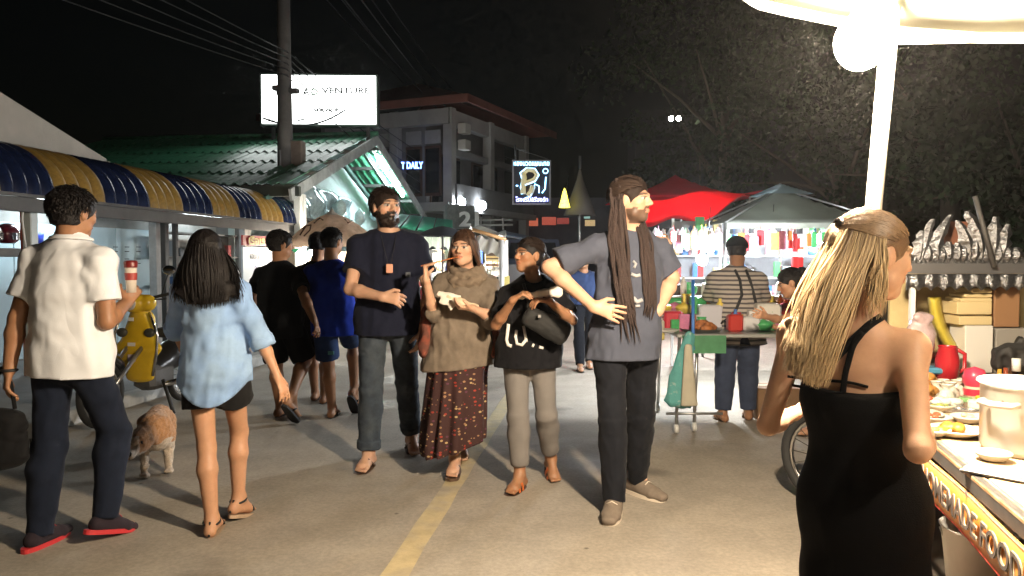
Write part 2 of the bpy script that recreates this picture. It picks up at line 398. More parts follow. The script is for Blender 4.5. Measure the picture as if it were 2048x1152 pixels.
        ts = [-.10, .02, .28, .56, .78, .95]
        rx = [.125, .155, .132, .148, .132, .062] if not f else [.125, .158, .114, .128, .115, .055]; ry = [.092, .108, .094, .108, .092, .055]
        if f: ry = [.10, .115, .088, .10, .085, .052]
        sd = nrm(s.r + s.pr)
        Fd.loft([A(t) for t in ts], [(a * k * g, b * k * g) for a, b in zip(rx, ry)], sd, .03)
        for q in (1, -1):
            Fd.cone(L(s.neck - s.up * .028 * k), L(s.sh[q] + s.up * .008 * k), .040 * k, .044 * k * g, .05)
            if f: Fd.ball(L(s.neck + (s.pel - s.neck) * .38 + s.f * .075 * k + s.r * q * .065 * k), .058 * k, .03)
            if q in s.el:
                a0 = (.047 if not f else .040) * k * g
                Fd.cone(L(s.sh[q]), L(s.el[q]), a0 * 1.04, a0 * .78, .04)
                m = s.el[q] + (s.wr[q] - s.el[q]) * .3
                Fd.cone(L(s.el[q]), L(m), a0 * .80, a0 * .84, .015); Fd.cone(L(m), L(s.wr[q]), a0 * .84, a0 * .56, .02)
                s.hand_field(Fd, q)
            if q in s.kn:
                t0 = (.082 if not f else .080) * k * g; c0 = .052 * k * g
                Fd.cone(L(s.hip[q]), L(s.kn[q]), t0, c0 * 1.0, .03)
                m = s.kn[q] + (s.an[q] - s.kn[q]) * .3; back = nrm(np.cross(np.cross(s.an[q] - s.kn[q], s.pf), s.an[q] - s.kn[q]) ) * -.016 * k
                Fd.cone(L(s.kn[q]), L(m + back), c0 * .98, c0 * 1.06, .02); Fd.cone(L(m + back), L(s.an[q]), c0 * 1.06, .036 * k, .025)
                ball, d = s.toe[q]; he = s.heel[q]; sdv = np.cross(d, V(0, 0, 1)); sdv = nrm(sdv)
                Fd.cone(L(s.an[q]), L(he), .034 * k, .031 * k, .02); Fd.ell(L(he), L(ball), (.030 * k, .03 * k), (.042 * k, .024 * k), sdv, .02)
                Fd.cone(L(s.an[q] + d * .02), L(ball - V(0, 0, .004)), .032 * k, .022 * k, .03)
                if toes:
                    for j, (o, ln) in enumerate(((-.030, .045), (-.012, .062), (.003, .058), (.018, .05), (.031, .04))):
                        o = o * q if True else o
                        b0 = ball + sdv * (o * k); big = (j == 0) ; b0 = b0 - V(0, 0, .008 * k)
                        o2 = {True: .0125, False: .0095}[big] * k
                        Fd.cone(L(b0), L(b0 + d * ln * k * (1.15 if big else .9) - V(0, 0, .006 * k)), o2, o2 * .9, .006)
                else: Fd.ell(L(ball), L(ball + d * .05 * k - V(0, 0, .006)), (.04 * k, .022 * k), (.03 * k, .016 * k), sdv, .01)
        s.head_field(Fd)
        v, q = Fd.net()
        cols = np.tile(s.skin, (len(v), 1)); s.paint_face(v + s.base, cols)
        if paint: paint(v + s.base, cols)
        me = np_mesh('body', v, q, True, cols)
        return link('body', me, mat('skin', attr='Col', rough=.5, var=.07, vscale=30, bump=.04, bscale=180, sss=.12, spec=.4), s.root)
    def hand_field(s, Fd, q):
        L = s.L; k = s.k * (1.0 if s.sex == 'm' else .92); hd, pn, curl, spread, th = s.hand[q]; W = s.wr[q]; sd = np.cross(hd, pn) * q      # sd points to the thumb side
        sd = -np.cross(pn, hd) * q if True else sd
        sd = np.cross(hd, pn) * (1 if q == 1 else -1)
        Fd.ell(L(W - hd * .01), L(W + hd * .085 * k), (.027 * k, .019 * k), (.040 * k, .014 * k), sd, .015)
        for j, (o, ln) in enumerate(((.030, .072), (.010, .08), (-.011, .075), (-.031, .06))):
            b = W + hd * .082 * k + sd * o * k; dr = nrm(hd + sd * o * 4 * spread); a = curl * (.75 + .1 * j)
            for seg, r in ((.45, .0092), (.32, .0085), (.25, .0078)):
                dr = nrm(dr * math.cos(a) + pn * math.sin(a)); e = b + dr * ln * seg * k
                Fd.cone(L(b), L(e), r * k, r * .93 * k, .004); b = e
        b = W + hd * .02 * k + sd * .026 * k; e = b + nrm(hd * .7 + sd * .7 * th + pn * .35) * .045 * k; Fd.cone(L(b), L(e), .014 * k, .011 * k, .012)
        e2 = e + nrm(hd * .9 + sd * .25 * th + pn * (.3 + curl * .5)) * .034 * k; Fd.cone(L(e), L(e2), .011 * k, .0095 * k, .005)
    def hl(s, w):
        q = (w - s.headc) / s.hs; return q @ s.hx, q @ s.hy, q @ s.hz
    def paint_face(s, w, c):
        x, y, z = s.hl(w); ax = np.abs(x); fr = (y > .04) & (np.abs(z) < .13)
        def mixin(m, col, a=1.0): c[m] = c[m] * (1 - a) + np.array(col) * a
        mixin(fr & (((ax - .036) / .026) ** 2 + ((z + .028) / .022) ** 2 < 1), s.skin * (1.05, .85, .8), .6)
        mixin(fr & ((x / .024) ** 2 + ((z + .055) / .011) ** 2 < 1), s.skin * (.95, .55, .52), .85)
        mixin(fr & (np.abs(z + .0545) < .0022) & (ax < .02), s.skin * .35, .8)
        mixin(fr & (((ax - .032) / .0165) ** 2 + ((z - .006) / .0085) ** 2 < 1), (.42, .37, .33))
        mixin(fr & (((ax - .032) / .0075) ** 2 + ((z - .006) / .0085) ** 2 < 1), (.02, .013, .01))
        mixin(fr & (np.abs(z - .0135) < .003) & (np.abs(ax - .032) < .018), s.skin * .18, .9)
        mixin(fr & (np.abs(z - .029 + (ax - .03) ** 2 * 4) < .0055) & (np.abs(ax - .034) < .021), np.array(s.hair_col) * 1.5 + .01, .85)
        mixin((y > .085) & (np.abs(z + .033) < .004) & (np.abs(ax - .007) < .004), s.skin * .25, .8)
    def cap_hair(s, m, thick=.014, line=.052, back=-.075, seed=1, rough=.004, freq=90, side=-.02, name='hair', sideburn=.03):
        """short hair: a shell over the cranium, open at the face"""
        q = s.hs; ax = (s.hx, s.hy, s.hz); L = s.L; r = .13 * q; Fd = Field(L(s.headc) - r, L(s.headc) + r, s.h * .8); Hh = lambda x, y, z: L(s.H_(x, y, z))
        Fd.ball(Hh(0, -.016, .032), ((.077 + thick) * q, (.097 + thick) * q, (.087 + thick) * q), 0, 'u', ax)
        Fd.ball(Hh(0, -.045, -.035), ((.060 + thick) * q, (.046 + thick) * q, .055 * q), .02, 'u', ax)
        n = s.hy * 1.0 - s.hz * .55
        Fd.ball(Hh(0, .115, line - .085), (.088 * q, .075 * q, .085 * q), .012, 's', ax)
        Fd.ball(Hh(0, .085, -.085), (.12 * q, .085 * q, .085 * q), .01, 's', ax)
        for g in (1, -1): Fd.ball(Hh(.085 * g, .0, -.012), (.03 * q, .026 * q, .04 * q), .008, 's', ax)
        Fd.plane(Hh(0, 0, back), -s.hz)
        if rough: Fd.ripple(rough, freq, seed, (1, 1, 1), .03)
        v, f = Fd.net(); return link(name, np_mesh(name, v, f), m, s.root)
    def short_strands(s, m, n=900, ln=.028, lift=.35, off=.012, seed=2, zmin=-.055, r=.0022, face=.035, name='hair_strands', down=1.0):
        rng = np.random.RandomState(seed); paths = []
        while len(paths) < n:
            d = rng.randn(3); d /= np.linalg.norm(d); p = V(d[0] * (.077 + off), d[1] * (.097 + off) - .016, d[2] * (.087 + off) + .032)
            if p[2] < zmin or (p[1] > face - .55 * min(0, p[2] - .075) * -1 and p[2] < .082) or (abs(p[0]) > .06 and -.03 < p[1] < .03 and p[2] < .02): continue
            nr = nrm(V(d[0] / .077, d[1] / .097, d[2] / .087)); tg = nrm(V(d[0] * .4, -.35 if d[1] < .3 else .35, -down) + rng.randn(3) * .45); tg = nrm(tg - nr * tg.dot(nr)); L_ = ln * rng.uniform(.6, 1.3)
            q = [p - nr * .006, p + tg * L_ * .5 + nr * lift * L_ * .5, p + tg * L_ + nr * lift * L_ * .55]; paths.append([s.H_(*x) for x in q])
        return strands(name, paths, r, m, s.root, None, 3, s.base)
    def comb(s, m, n=320, r=.003, k_=1.12, end=(0, -1, -.05), seed=6, name='combed_hair', jit=.012, top=.36):
        """hair drawn back from the hairline to one point"""
        rng = np.random.RandomState(seed); paths = []; e = nrm(V(*end))
        for i in range(n):
            a = rng.uniform(-1, 1); d0 = nrm(V(math.sin(a * 1.5), math.cos(a * 1.5) * .92, top - .30 * a * a)); om = math.acos(max(-.999, min(.999, d0.dot(e)))); t0 = rng.uniform(0, .45) if rng.rand() < .6 else 0; q = []
            kk = k_ + rng.randn() * jit
            for t in np.linspace(t0, .97, 7):
                d = (d0 * math.sin((1 - t) * om) + e * math.sin(t * om)) / math.sin(om); d = nrm(d + V(0, 0, .22 * math.sin(math.pi * t) * (1 - abs(a)))); kt = kk if t0 else 1.0 + (kk - 1.0) * min(1, t / .16 + .15); q.append(s.H_(.077 * kt * d[0], .097 * kt * d[1] - .015, .030 + .087 * kt * d[2]))
            paths.append(q)
        return strands(name, paths, r, m, s.root, None, 3, s.base)
    # ---------------------------------------------------------------- clothing
    def top(s, m, hem, off=.018, sleeve=.62, neck_r=.075, folds=.006, loose=.0, name='shirt', sleeve_w=.016, flare=0.0, hem_tilt=(0, 0), vneck=0.0, cuts=None, waist=.9, h=None, arms=(1, -1), sleeve_fore=0.0, freq=9, hem_curve=0.0):
        """hem: height of the hem above ground"""
        L = s.L; k = s.k; g = s.g; f = s.sex == 'f'; p0, p1 = L(s.pel), L(s.neck); A = lambda t: p0 + (p1 - p0) * t
        pts = [p0, p1] + [L(s.sh[q]) for q in (1, -1)] + [L(s.el[q]) for q in s.el] + ([L(s.wr[q]) for q in s.wr] if sleeve_fore else []); pts = np.array(pts)
        lo, hi = pts.min(0) - .2, pts.max(0) + .14; lo[2] = hem - .06; Fd = Field(lo, hi, h or max(s.h * 1.15, .0078))
        ts = [min(-.1, (hem - .05 - s.pel[2]) / (s.neck[2] - s.pel[2])), .02, .28, .56, .78, .93]
        rx = [.170 + flare, .166 + flare * .7, (.136 if not f else .120) + .018 * waist, .152 if not f else .134, .140 if not f else .122, .070]
        ry = [.124 + flare * .6, .119 + flare * .5, (.096 if not f else .088) + .016 * waist, .112 if not f else .104, .095 if not f else .086, .056]
        sd = nrm(s.r + s.pr)
        Fd.loft([A(t) for t in ts], [(a * k * g + off + loose * (1 - t), b * k * g + off + loose * .8 * (1 - t)) for a, b, t in zip(rx, ry, ts)], sd, .03)
        for q in (1, -1):
            Fd.cone(L(s.neck - s.up * .030 * k), L(s.sh[q] + s.r * q * -.01 + s.up * .012 * k), .046 * k + off * .4, .044 * k * g + off * .5, .06)
            if f: Fd.ball(L(s.neck + (s.pel - s.neck) * .38 + s.f * .075 * k + s.r * q * .065 * k), .058 * k + off * .8, .04)
            if q in s.el and q in arms:
                a0 = (.047 if not f else .040) * k * g; E = s.sh[q] + (s.el[q] - s.sh[q]) * sleeve
                Fd.cone(L(s.sh[q]), L(E), a0 * .98 + sleeve_w * .6, a0 * 1.02 + sleeve_w * 1.25, .05, 'u', True) if not sleeve_fore else Fd.cone(L(s.sh[q]), L(s.el[q]), a0 * 1.0 + sleeve_w * .7, a0 * .9 + sleeve_w, .05)
                Fd.ball(L(s.sh[q]), a0 * .98 + sleeve_w * .6, .04)
                if sleeve_fore: Fd.cone(L(s.el[q]), L(s.el[q] + (s.wr[q] - s.el[q]) * sleeve_fore), a0 * .9 + sleeve_w, a0 * .75 + sleeve_w, .01, 'u', True)
        if folds:
            Fd.ripple(folds * 1.4, freq, s.seed, (1, 1, .4), .06); Fd.ripple(folds * .6, freq * 2.3, s.seed + 5, (.9, .9, .7), .05); Fd.ripple(folds * .4, freq * 4.5, s.seed + 6, (1, 1, .5), .05)
        Fd.ball(L(s.neck + s.up * .035 * k + s.f * (.03 + vneck * .3)), (neck_r * k, neck_r * k, (.05 + vneck) * k), .01, 's', (s.r, s.f, s.up))
        Fd.plane((p0[0], p0[1], hem), -nrm(V(0, 0, 1) + s.pr * hem_tilt[0] + s.pf * hem_tilt[1]))
        if hem_curve:
            X, Y, Z = [Fd.ax[0][:, None, None], Fd.ax[1][None, :, None], Fd.ax[2][None, None, :]]
            lat = ((X - p0[0]) * s.pr[0] + (Y - p0[1]) * s.pr[1]) / (.17 * k); Fd.F = np.maximum(Fd.F, (hem + hem_curve * np.clip(lat * lat, 0, 1.3) - Z).astype(np.float32) * .9)
        if cuts: cuts(Fd)
        v, q = Fd.net(); s.shirt = link(name, np_mesh(name, v, q), m, s.root); return s.shirt
    def legs(s, m, hem=.1, off=.012, name='trousers', waist=.06, folds=.004, thigh=0.0, cuff=0.0, h=None, taper=1.0, knee_frac=None):
        """hem: how far above the ankle joint the leg ends along the shin, or knee_frac: fraction of thigh covered (shorts)"""
        L = s.L; k = s.k; g = s.g; f = s.sex == 'f'
        pts = np.array([L(s.pel)] + [L(s.hip[q]) for q in (1, -1)] + [L(s.kn[q]) for q in s.kn] + ([] if knee_frac else [L(s.an[q]) for q in s.an])); lo, hi = pts.min(0) - .16, pts.max(0) + .16
        Fd = Field(lo, hi, h or max(s.h * 1.15, .0078)); p0 = L(s.pel); up = s.up
        Fd.ell(p0 - up * .03 * k, p0 + up * .12 * k, (.153 * k * g + off, .108 * k * g + off), (.138 * k * g + off, .10 * k * g + off), s.pr, .03)
        for q in s.kn:
            t0 = (.082 if not f else .080) * k * g; c0 = .052 * k * g
            if knee_frac:
                E = s.hip[q] + (s.kn[q] - s.hip[q]) * knee_frac; r1 = t0 + (c0 - t0) * knee_frac
                Fd.cone(L(s.hip[q]), L(E), t0 + off * 1.1, r1 + off + thigh, .03, 'u', True); Fd.ball(L(s.hip[q]), t0 + off, .03)
                continue
            Fd.cone(L(s.hip[q]), L(s.kn[q]), t0 + off + thigh * .4, c0 + off + thigh, .03)
            dn = nrm(s.an[q] - s.kn[q]); E = s.an[q] - dn * hem
            Fd.cone(L(s.kn[q]), L(E), c0 + off + thigh, (.040 * k + off + thigh * .9) * taper, .02, 'u', True)
            mc = s.kn[q] + (s.an[q] - s.kn[q]) * .3; bk_ = nrm(np.cross(np.cross(s.an[q] - s.kn[q], s.pf), s.an[q] - s.kn[q])) * -.016 * k
            Fd.cone(L(s.kn[q]), L(mc + bk_), c0 + off, c0 * 1.06 + off, .02); Fd.cone(L(mc + bk_), L(s.kn[q] + (s.an[q] - s.kn[q]) * .75), c0 * 1.06 + off, c0 * .8 + off, .03)
            if cuff: Fd.cone(L(E - dn * .05), L(E), (.046 * k + off + thigh * .9) * taper + cuff, (.046 * k + off + thigh * .9) * taper + cuff, .004, 'u', True)
        if folds:
            Fd.ripple(folds, 10, s.seed + 2, (1, 1, .9), .05); Fd.ripple(folds * .5, 26, s.seed + 3, (.6, .6, 1.1), .05)
        Fd.plane(p0 + up * (waist * k + .06), up)
        v, q = Fd.net(); return link(name, np_mesh(name, v, q), m, s.root)
    def sandal(s, q, sole_m, strap_m, kind='thong', name='sandal', sole_h=.018):
        k = s.k; ball, d = s.toe[q]; he = s.heel[q]; sd = nrm(np.cross(d, V(0, 0, 1)))
        fl = nrm(ball - he - V(0, 0, (.03 - .034) * k)); up = nrm(np.cross(sd, fl))
        n = 16; c0 = he - up * .034 * k - fl * .03 * k; Ls = .27 * k; top_, bot = [], []
        for i in range(n):
            t = i / (n - 1); w = (.032 + .016 * math.sin(min(t * 1.25, 1) * math.pi * .5) - .0 * t) * k * (math.sqrt(max(0, 1 - ((t - .5) / .5) ** 6)) * .9 + .1)
            for lst, sgn in ((top_, 1), (bot, -1)): lst.append((c0 + fl * Ls * t, w))
        ring = [p + sd * w for p, w in top_] + [p - sd * w for p, w in reversed(top_)]
        o = MB().prism([x for x in ring], -up * sole_h).build(name, sole_m, s.root)
        m = MB(); tp = he + fl * (.185 * k) ; s1 = he + fl * .07 * k
        lift = up * .052 * k
        if kind == 'thong':
            for sg in (1, -1):
                m.tube([tp - up * .01, (tp * .45 + (s1 + sd * sg * .04 * k) * .55) + up * .030 * k, s1 + sd * sg * .045 * k - up * .024 * k], [.006, .008, .009], 6)
        elif kind == 'band':
            for a0, wd in ((.10, .018), (.15, .018)):
                c = he + fl * a0 * k
                m.sheet(lambda u, v: c + fl * (v - .5) * wd * 1.6 + sd * math.cos(math.pi * u) * .05 * k + up * (math.sin(math.pi * u) * (.075 if a0 < .12 else .05) * k - .03 * k), 10, 1)
        elif kind == 'ankle':
            c = s.an[q] + V(0, 0, -.012) ; m.tube([c + (d * math.cos(a) + sd * math.sin(a)) * .045 * k + up * .008 * math.cos(a) for a in np.linspace(0, 2 * math.pi, 15)[:-1]], .006, 6, closed=True)
            c2 = he + fl * .15 * k; m.tube([c2 + sd * math.cos(a) * .047 * k + up * (math.sin(a) * .04 - .016) * k for a in np.linspace(0, math.pi, 9)], .0055, 6)
            m.tube([s.heel[q] - fl * .034 * k - up * .02, s.an[q] - d * .045 * k], .006, 6)
        m.build('strap', strap_m, o); return o
    def shoe(s, q, m_up, m_sole, name='shoe'):
        k = s.k; L = s.L; ball, d = s.toe[q]; he = s.heel[q]; sd = nrm(np.cross(d, V(0, 0, 1)))
        fl = nrm(ball - he - V(0, 0, -.004 * k)); up = nrm(np.cross(sd, fl)); c0 = he - up * .034 * k
        pts = np.array([L(he), L(ball + fl * .12 * k), L(s.an[q])]); Fd = Field(pts.min(0) - .09, pts.max(0) + .08, .005)
        Fd.ell(L(he + up * .01), L(ball), (.040 * k, .042 * k), (.050 * k, .034 * k), sd, .02); Fd.ell(L(ball), L(ball + fl * .06 * k - up * .006), (.050 * k, .034 * k), (.038 * k, .024 * k), sd, .01)
        Fd.cone(L(s.an[q]), L(ball - fl * .03 * k), .046 * k, .034 * k, .03)
        Fd.plane(L(s.an[q] + V(0, 0, .012)), V(0, 0, 1)); Fd.plane(L(c0 + up * .006), -up)
        v, f = Fd.net(); o = link(name, np_mesh(name, v, f), m_up, s.root)
        ring = []
        for a in np.linspace(0, 2 * math.pi, 28)[:-1]:
            t = math.cos(a); w = (.042 + .010 * max(0, min(1, t + .6))) * k; ring.append(c0 + fl * (.085 + .148 * t) * k + sd * w * math.copysign(abs(math.sin(a)) ** .7, math.sin(a)))
        MB().prism(ring, up * .022).build('sole', m_sole, o)
        lace = MB()
        for t in (.25, .45, .65):
            c = s.an[q] + (ball - s.an[q]) * t + up * .037 * k
            lace.tube([c + sd * .028 * k - up * .012, c + up * .004, c - sd * .028 * k - up * .012], .003, 5)
        lace.build('lace', m_sole, o); return o
def strands(name, paths, r, m, parent, cols=None, n=4, base=None):
    """many thin tapering locks as one mesh"""
    vs_, fs, cc = [], [], []; b = np.zeros(3) if base is None else base
    for i, p in enumerate(paths):
        p = np.array(p); k = len(p); rr = r[i] if hasattr(r, '__len__') else r
        d = np.gradient(p, axis=0); d /= np.linalg.norm(d, axis=1)[:, None] + 1e-9
        u = np.cross(d, V(.2, 1, .1)); u /= np.linalg.norm(u, axis=1)[:, None] + 1e-9; w = np.cross(d, u)
        tp = rr * np.clip(np.minimum(1.0, (1 - np.linspace(0, 1, k)) * 3 + .15), .15, 1)
        o = sum(len(x) for x in vs_)
        ring = np.concatenate([(p[:, None] + tp[:, None, None] * (u[:, None] * math.cos(a) + w[:, None] * math.sin(a))) for a in 2 * math.pi * np.arange(n) / n], 1)
        vs_.append(ring.reshape(-1, 3)); I = np.arange(k - 1)[:, None] * n; J = np.arange(n)[None]; J2 = (J + 1) % n
        fs.append((np.stack([I + J, I + J2, I + n + J2, I + n + J], -1)).reshape(-1, 4) + o)
        if cols is not None: cc.append(np.tile(cols[i], (k * n, 1)) if np.ndim(cols[i]) == 1 else np.repeat(cols[i], n, 0))
    return link(name, np_mesh(name, np.concatenate(vs_) - b, np.concatenate(fs), True, np.concatenate(cc) if cols is not None else None), m, parent)
# ------------------------------------------------------------------ ground
Z3 = V(0, 0, 1)
def Q(px, py, v):
    """photo pixel -> point on the vertical plane at road offset v"""
    r = ray(px, py); return CAMP + r * ((v - CAMP.dot(RV)) / r.dot(RV))
def uv(p): return p.dot(RU), p.dot(RV)
def lampstr(power, area): return power / (math.pi * area)
def emitter(name, col, strength): return mat(name, (.9, .9, .9), rough=.5, emit=col, estr=strength)
RAXES = (RV, RU, Z3)

def build_road():
    m = mat('worn concrete road', (.30, .275, .235), rough=.82)
    nt = m.node_tree; n, L = nt.nodes, nt.links; b = n['Principled BSDF']; tc = n.new('ShaderNodeTexCoord')
    def nz(sc, det, ro=.6):
        t = n.new('ShaderNodeTexNoise'); t.inputs['Scale'].default_value = sc; t.inputs['Detail'].default_value = det; t.inputs['Roughness'].default_value = ro; L.new(tc.outputs['Object'], t.inputs['Vector']); return t.outputs[0]
    def ramp(src, p0, p1, c0, c1):
        r = n.new('ShaderNodeValToRGB'); r.color_ramp.elements[0].position = p0; r.color_ramp.elements[1].position = p1; r.color_ramp.elements[0].color = c0 + (1,); r.color_ramp.elements[1].color = c1 + (1,); L.new(src, r.inputs[0]); return r.outputs[0]
    def mul(a, bb, f=1.0):
        x = n.new('ShaderNodeMix'); x.data_type = 'RGBA'; x.blend_type = 'MULTIPLY'; x.inputs[0].default_value = f; L.new(a, x.inputs[6]); L.new(bb, x.inputs[7]); return x.outputs[2]
    c = ramp(nz(.55, 6), .32, .7, (.30, .265, .22), (.385, .34, .275))
    c = mul(c, ramp(nz(3.2, 8, .72), .36, .66, (.82, .82, .82), (1.06, 1.05, 1.04)))
    c = mul(c, ramp(nz(42, 4, .7), .38, .62, (.86, .86, .86), (1.08, 1.07, 1.06)))
    c = mul(c, ramp(nz(1.15, 3, .5), .60, .68, (1, 1, 1), (.58, .57, .57)))           # old damp stains
    vo = n.new('ShaderNodeTexVoronoi'); vo.inputs['Scale'].default_value = 3.1; L.new(tc.outputs['Object'], vo.inputs['Vector'])
    c = mul(c, ramp(vo.outputs['Distance'], .022, .05, (.38, .37, .36), (1, 1, 1)))    # spots of gum and oil
    L.new(c, b.inputs['Base Color'])
    r = ramp(nz(1.15, 3, .5), .5, .7, (.85, .85, .85), (.5, .5, .5)); L.new(r, b.inputs['Roughness'])
    bp = n.new('ShaderNodeBump'); bp.inputs['Strength'].default_value = .5; bp.inputs['Distance'].default_value = .004; L.new(nz(70, 6, .75), bp.inputs['Height']); L.new(bp.outputs[0], b.inputs['Normal'])
    g = MB(); g.sheet(lambda u, v: V(-150 + 300 * u, -60 + 300 * v, 0), 6, 6, False); o = g.build('road', m, org=(0, 0, 0)); tag(o, kind='structure')
    # worn yellow centre line
    rng = random.Random(4); ym = mat('worn yellow road paint', (.46, .37, .21), rough=.75, col2=(.35, .30, .23), vscale=5.5, mask=(.45, .75), var=.14, bump=.3, bscale=90)
    a = uv(G(788, 1152)); va = a[1]; left, right = [], []
    for i in range(150):
        u = 1.0 + i * .28; left.append(R(u, va - .062 + rng.uniform(-.006, .006), .004)); right.append(R(u, va + .062 + rng.uniform(-.006, .006), .004))
    b2 = MB(); k = len(left); b2.add(left + right, [(i, k + i, k + i + 1, i + 1) for i in range(k - 1)]); b2.build('centre_line', ym, o)
    return o
road = build_road()
PAVM = mat('cement pavement', (.24, .24, .235), rough=.85, var=.22, vscale=2.5, bump=.3, bscale=60)
pv = MB(); pv.box(R(14, -9.6, .05), (10.3, 40, .10), RAXES, .01); pv = pv.build('pavement', PAVM); tag(pv, kind='structure')
kb = MB(); kb.box(R(14, -4.42, .06), (.13, 40, .13), RAXES, .015); kb = kb.build('kerb', mat('painted kerb concrete', (.42, .42, .40), rough=.8, var=.25, vscale=6)); tag(kb, kind='structure')

# ------------------------------------------------------------------ repair shop on the left with its striped awning
VW = -7.25
shop = empty('shop_building', R(11, VW, 0), 'low pale blue shop front behind the striped awning', 'shop')
BLU = mat('pale blue painted steel', (.34, .45, .50), rough=.55, var=.06, vscale=3); DGR = mat('dark grey steel', (.075, .072, .07), rough=.6, var=.2, vscale=5)
MB().box(R(11.0, VW - .10, 1.15), (.16, 11, 2.3), RAXES).build('wall', mat('grimy plaster', (.22, .22, .21), rough=.9, var=.25, vscale=2), shop)
for i in range(4):
    MB().box(R(8.05 + i * .99, VW, .98), (.03, .975, 1.72), RAXES, .006).build('door_panel', BLU, shop)
for gx in (0, 1):
    for c_ in (0, 1):
        for r_ in range(4):
            p = Q(208 + gx * 46 + c_ * 23, (494, 503, 518, 527)[r_], VW + .02); MB().box(p, (.012, .095, .012), RAXES).build('vent_slot', mat('slot black', (.01, .01, .012)), shop)
for px, w, m_ in ((311, .12, mat('grey post paint', (.26, .25, .24), rough=.7, var=.2, vscale=6)), (330, .10, DGR), (352, .07, DGR), (488, .12, MATS['grey post paint'])):
    p = Q(px, 560, -6.6); MB().box(V(p[0], p[1], 1.2), (w, w, 2.4), RAXES, .008).build('post', m_, shop)
p = Q(60, 440, -6.2); MB().box(V(p[0], p[1], 1.1), (.11, .11, 2.2), RAXES, .01).build('post', mat('white post paint', (.55, .60, .60), rough=.5), shop)
p = Q(50, 440, -6.25); MB().box(V(p[0], p[1], 1.1), (.07, .07, 2.2), RAXES, .005).build('post', mat('red oxide post', (.30, .08, .06), rough=.6), shop)
MB().box(R(11.2, -6.02, 1.955), (.09, 10.0, .15), RAXES, .006).build('beam', DGR, shop)
MB().box(R(11.2, -6.75, 2.2), (1.35, 10.0, .05), RAXES).build('soffit', mat('dark soffit', (.06, .06, .06), rough=.9), shop)
# roof behind the awning: a sheet falling towards the road with a pale gable end
gp = [Q(-250, 300, -6.9), Q(-250, 60, -6.9), Q(215, 318, -6.9), Q(215, 345, -6.9)]
MB().prism([Q(-260, 318, -6.9), Q(-260, 20, -6.9), Q(213, 318, -6.9), Q(213, 352, -6.9)], -RV * .12).build('gable_wall', mat('off white render', (.42, .39, .34), rough=.9, var=.10, vscale=3, bump=.2, bscale=30), shop)
MB().prism([Q(216, 322, -6.92), Q(218, 350, -6.92), Q(305, 372, -6.92), Q(300, 366, -6.92)], -RV * .12).build('gable_wall', MATS['off white render'], shop)
MB().prism([Q(308, 344, -7.4), Q(308, 352, -7.4), Q(366, 384, -7.4), Q(372, 380, -7.4)], -RV * .5).build('flashing', mat('pale metal flashing', (.5, .5, .48), .4, .5), shop)
MB().box(R(11, -8.6, 2.45), (2.8, 10, .06), RAXES).build('roof', mat('dark roof sheet', (.04, .04, .04), rough=.8), shop)
# helmet shelf
MB().box(Q(5, 505, -6.85), (.34, 1.5, .10), RAXES, .01).build('shelf', DGR, shop)
MB().tube([Q(44, 388, -6.1), Q(46, 415, -6.1), Q(44, 440, -6.1), Q(48, 470, -6.1), Q(52, 500, -6.1)], .012, 6).build('cable', mat('white cable', (.65, .63, .58)), shop)
def helmet(c, col, label, yaw=0):
    t = empty('helmet', c, label, 'helmet'); r = .13; ax = (fdir(yaw), rdir(yaw), Z3)
    Fd = Field((-.17, -.17, -.02), (.17, .17, .28), .010); Fd.ball((0, 0, .13), (.125, .14, .125)); Fd.plane((0, 0, .02), -Z3); Fd.ball(ax[0] * .16 + V(0, 0, .09), (.10, .09, .06), .01, 's', ax)
    v, q = Fd.net(); link('shell', np_mesh('shell', v, q), mat('helmet paint ' + label[:8], col, rough=.25, coat=.5), t)
    MB().sheet(lambda u, w: np.array(c) + V(0, 0, .06 + w * .08) + (ax[0] * math.cos((u - .5) * 2) + ax[1] * math.sin((u - .5) * 2)) * .142, 8, 3).build('visor', mat('dark visor', (.02, .02, .025), rough=.15), t); return t
helmet(Q(16, 487, -6.8) - V(0, 0, .02), (.12, .01, .02), 'dark red crash helmet on the shop shelf', 70)
helmet(Q(-22, 487, -6.8) - V(0, 0, .02), (.45, .44, .40), 'cream crash helmet at the edge of the shop shelf', 70)
bb = MB(); c = Q(76, 478, -6.9); bb.lathe([(0, 0), (.055, 0), (.065, .16), (.06, .16)], c - V(0, 0, .08), 14); tag(bb.build('blue_bucket', mat('blue plastic', (.02, .05, .42), rough=.35)), 'small blue plastic pot behind the shoulder of the man in polo shirt', 'pot')
# striped awning, each curved rib its own sheet
aw = empty('awning', R(11, -6.3, 2.0), 'long curved awning in bands of navy blue and yellow ribs', 'awning')
def rib_mesh(name, w=.2):
    b = MB(); n = 10
    def fn(s, t):
        a = t * math.pi / 2; bulge = math.sin(math.pi * s) ** .7 * .055; rr = 1 + bulge * .0
        y = .66 * math.cos(a) ; z = .56 * math.sin(a)
        nr = nrm(V(y / .66 ** 2, 0, z / .56 ** 2)); return V(y - .66, (s - .5) * w, z) + V(nr[0], 0, nr[2]) * bulge
    b.sheet(fn, 6, n); return b
ymesh = rib_mesh('rib').mesh('rib'); bmesh_ = rib_mesh('rib').mesh('rib')
ymesh.materials.append(mat('glossy yellow fibreglass', (.29, .175, .042), rough=.34, var=.3, vscale=9, col2=(.20, .12, .035), mask=(.5, .8))); bmesh_.materials.append(mat('glossy navy fibreglass', (.010, .016, .046), rough=.24, var=.35, vscale=9, coat=.2))
edges = [uv(Q(x, 420, -5.94))[0] for x in (-330, -230, -110, 0, 110, 210, 300, 365, 425, 478, 522, 565, 602)]
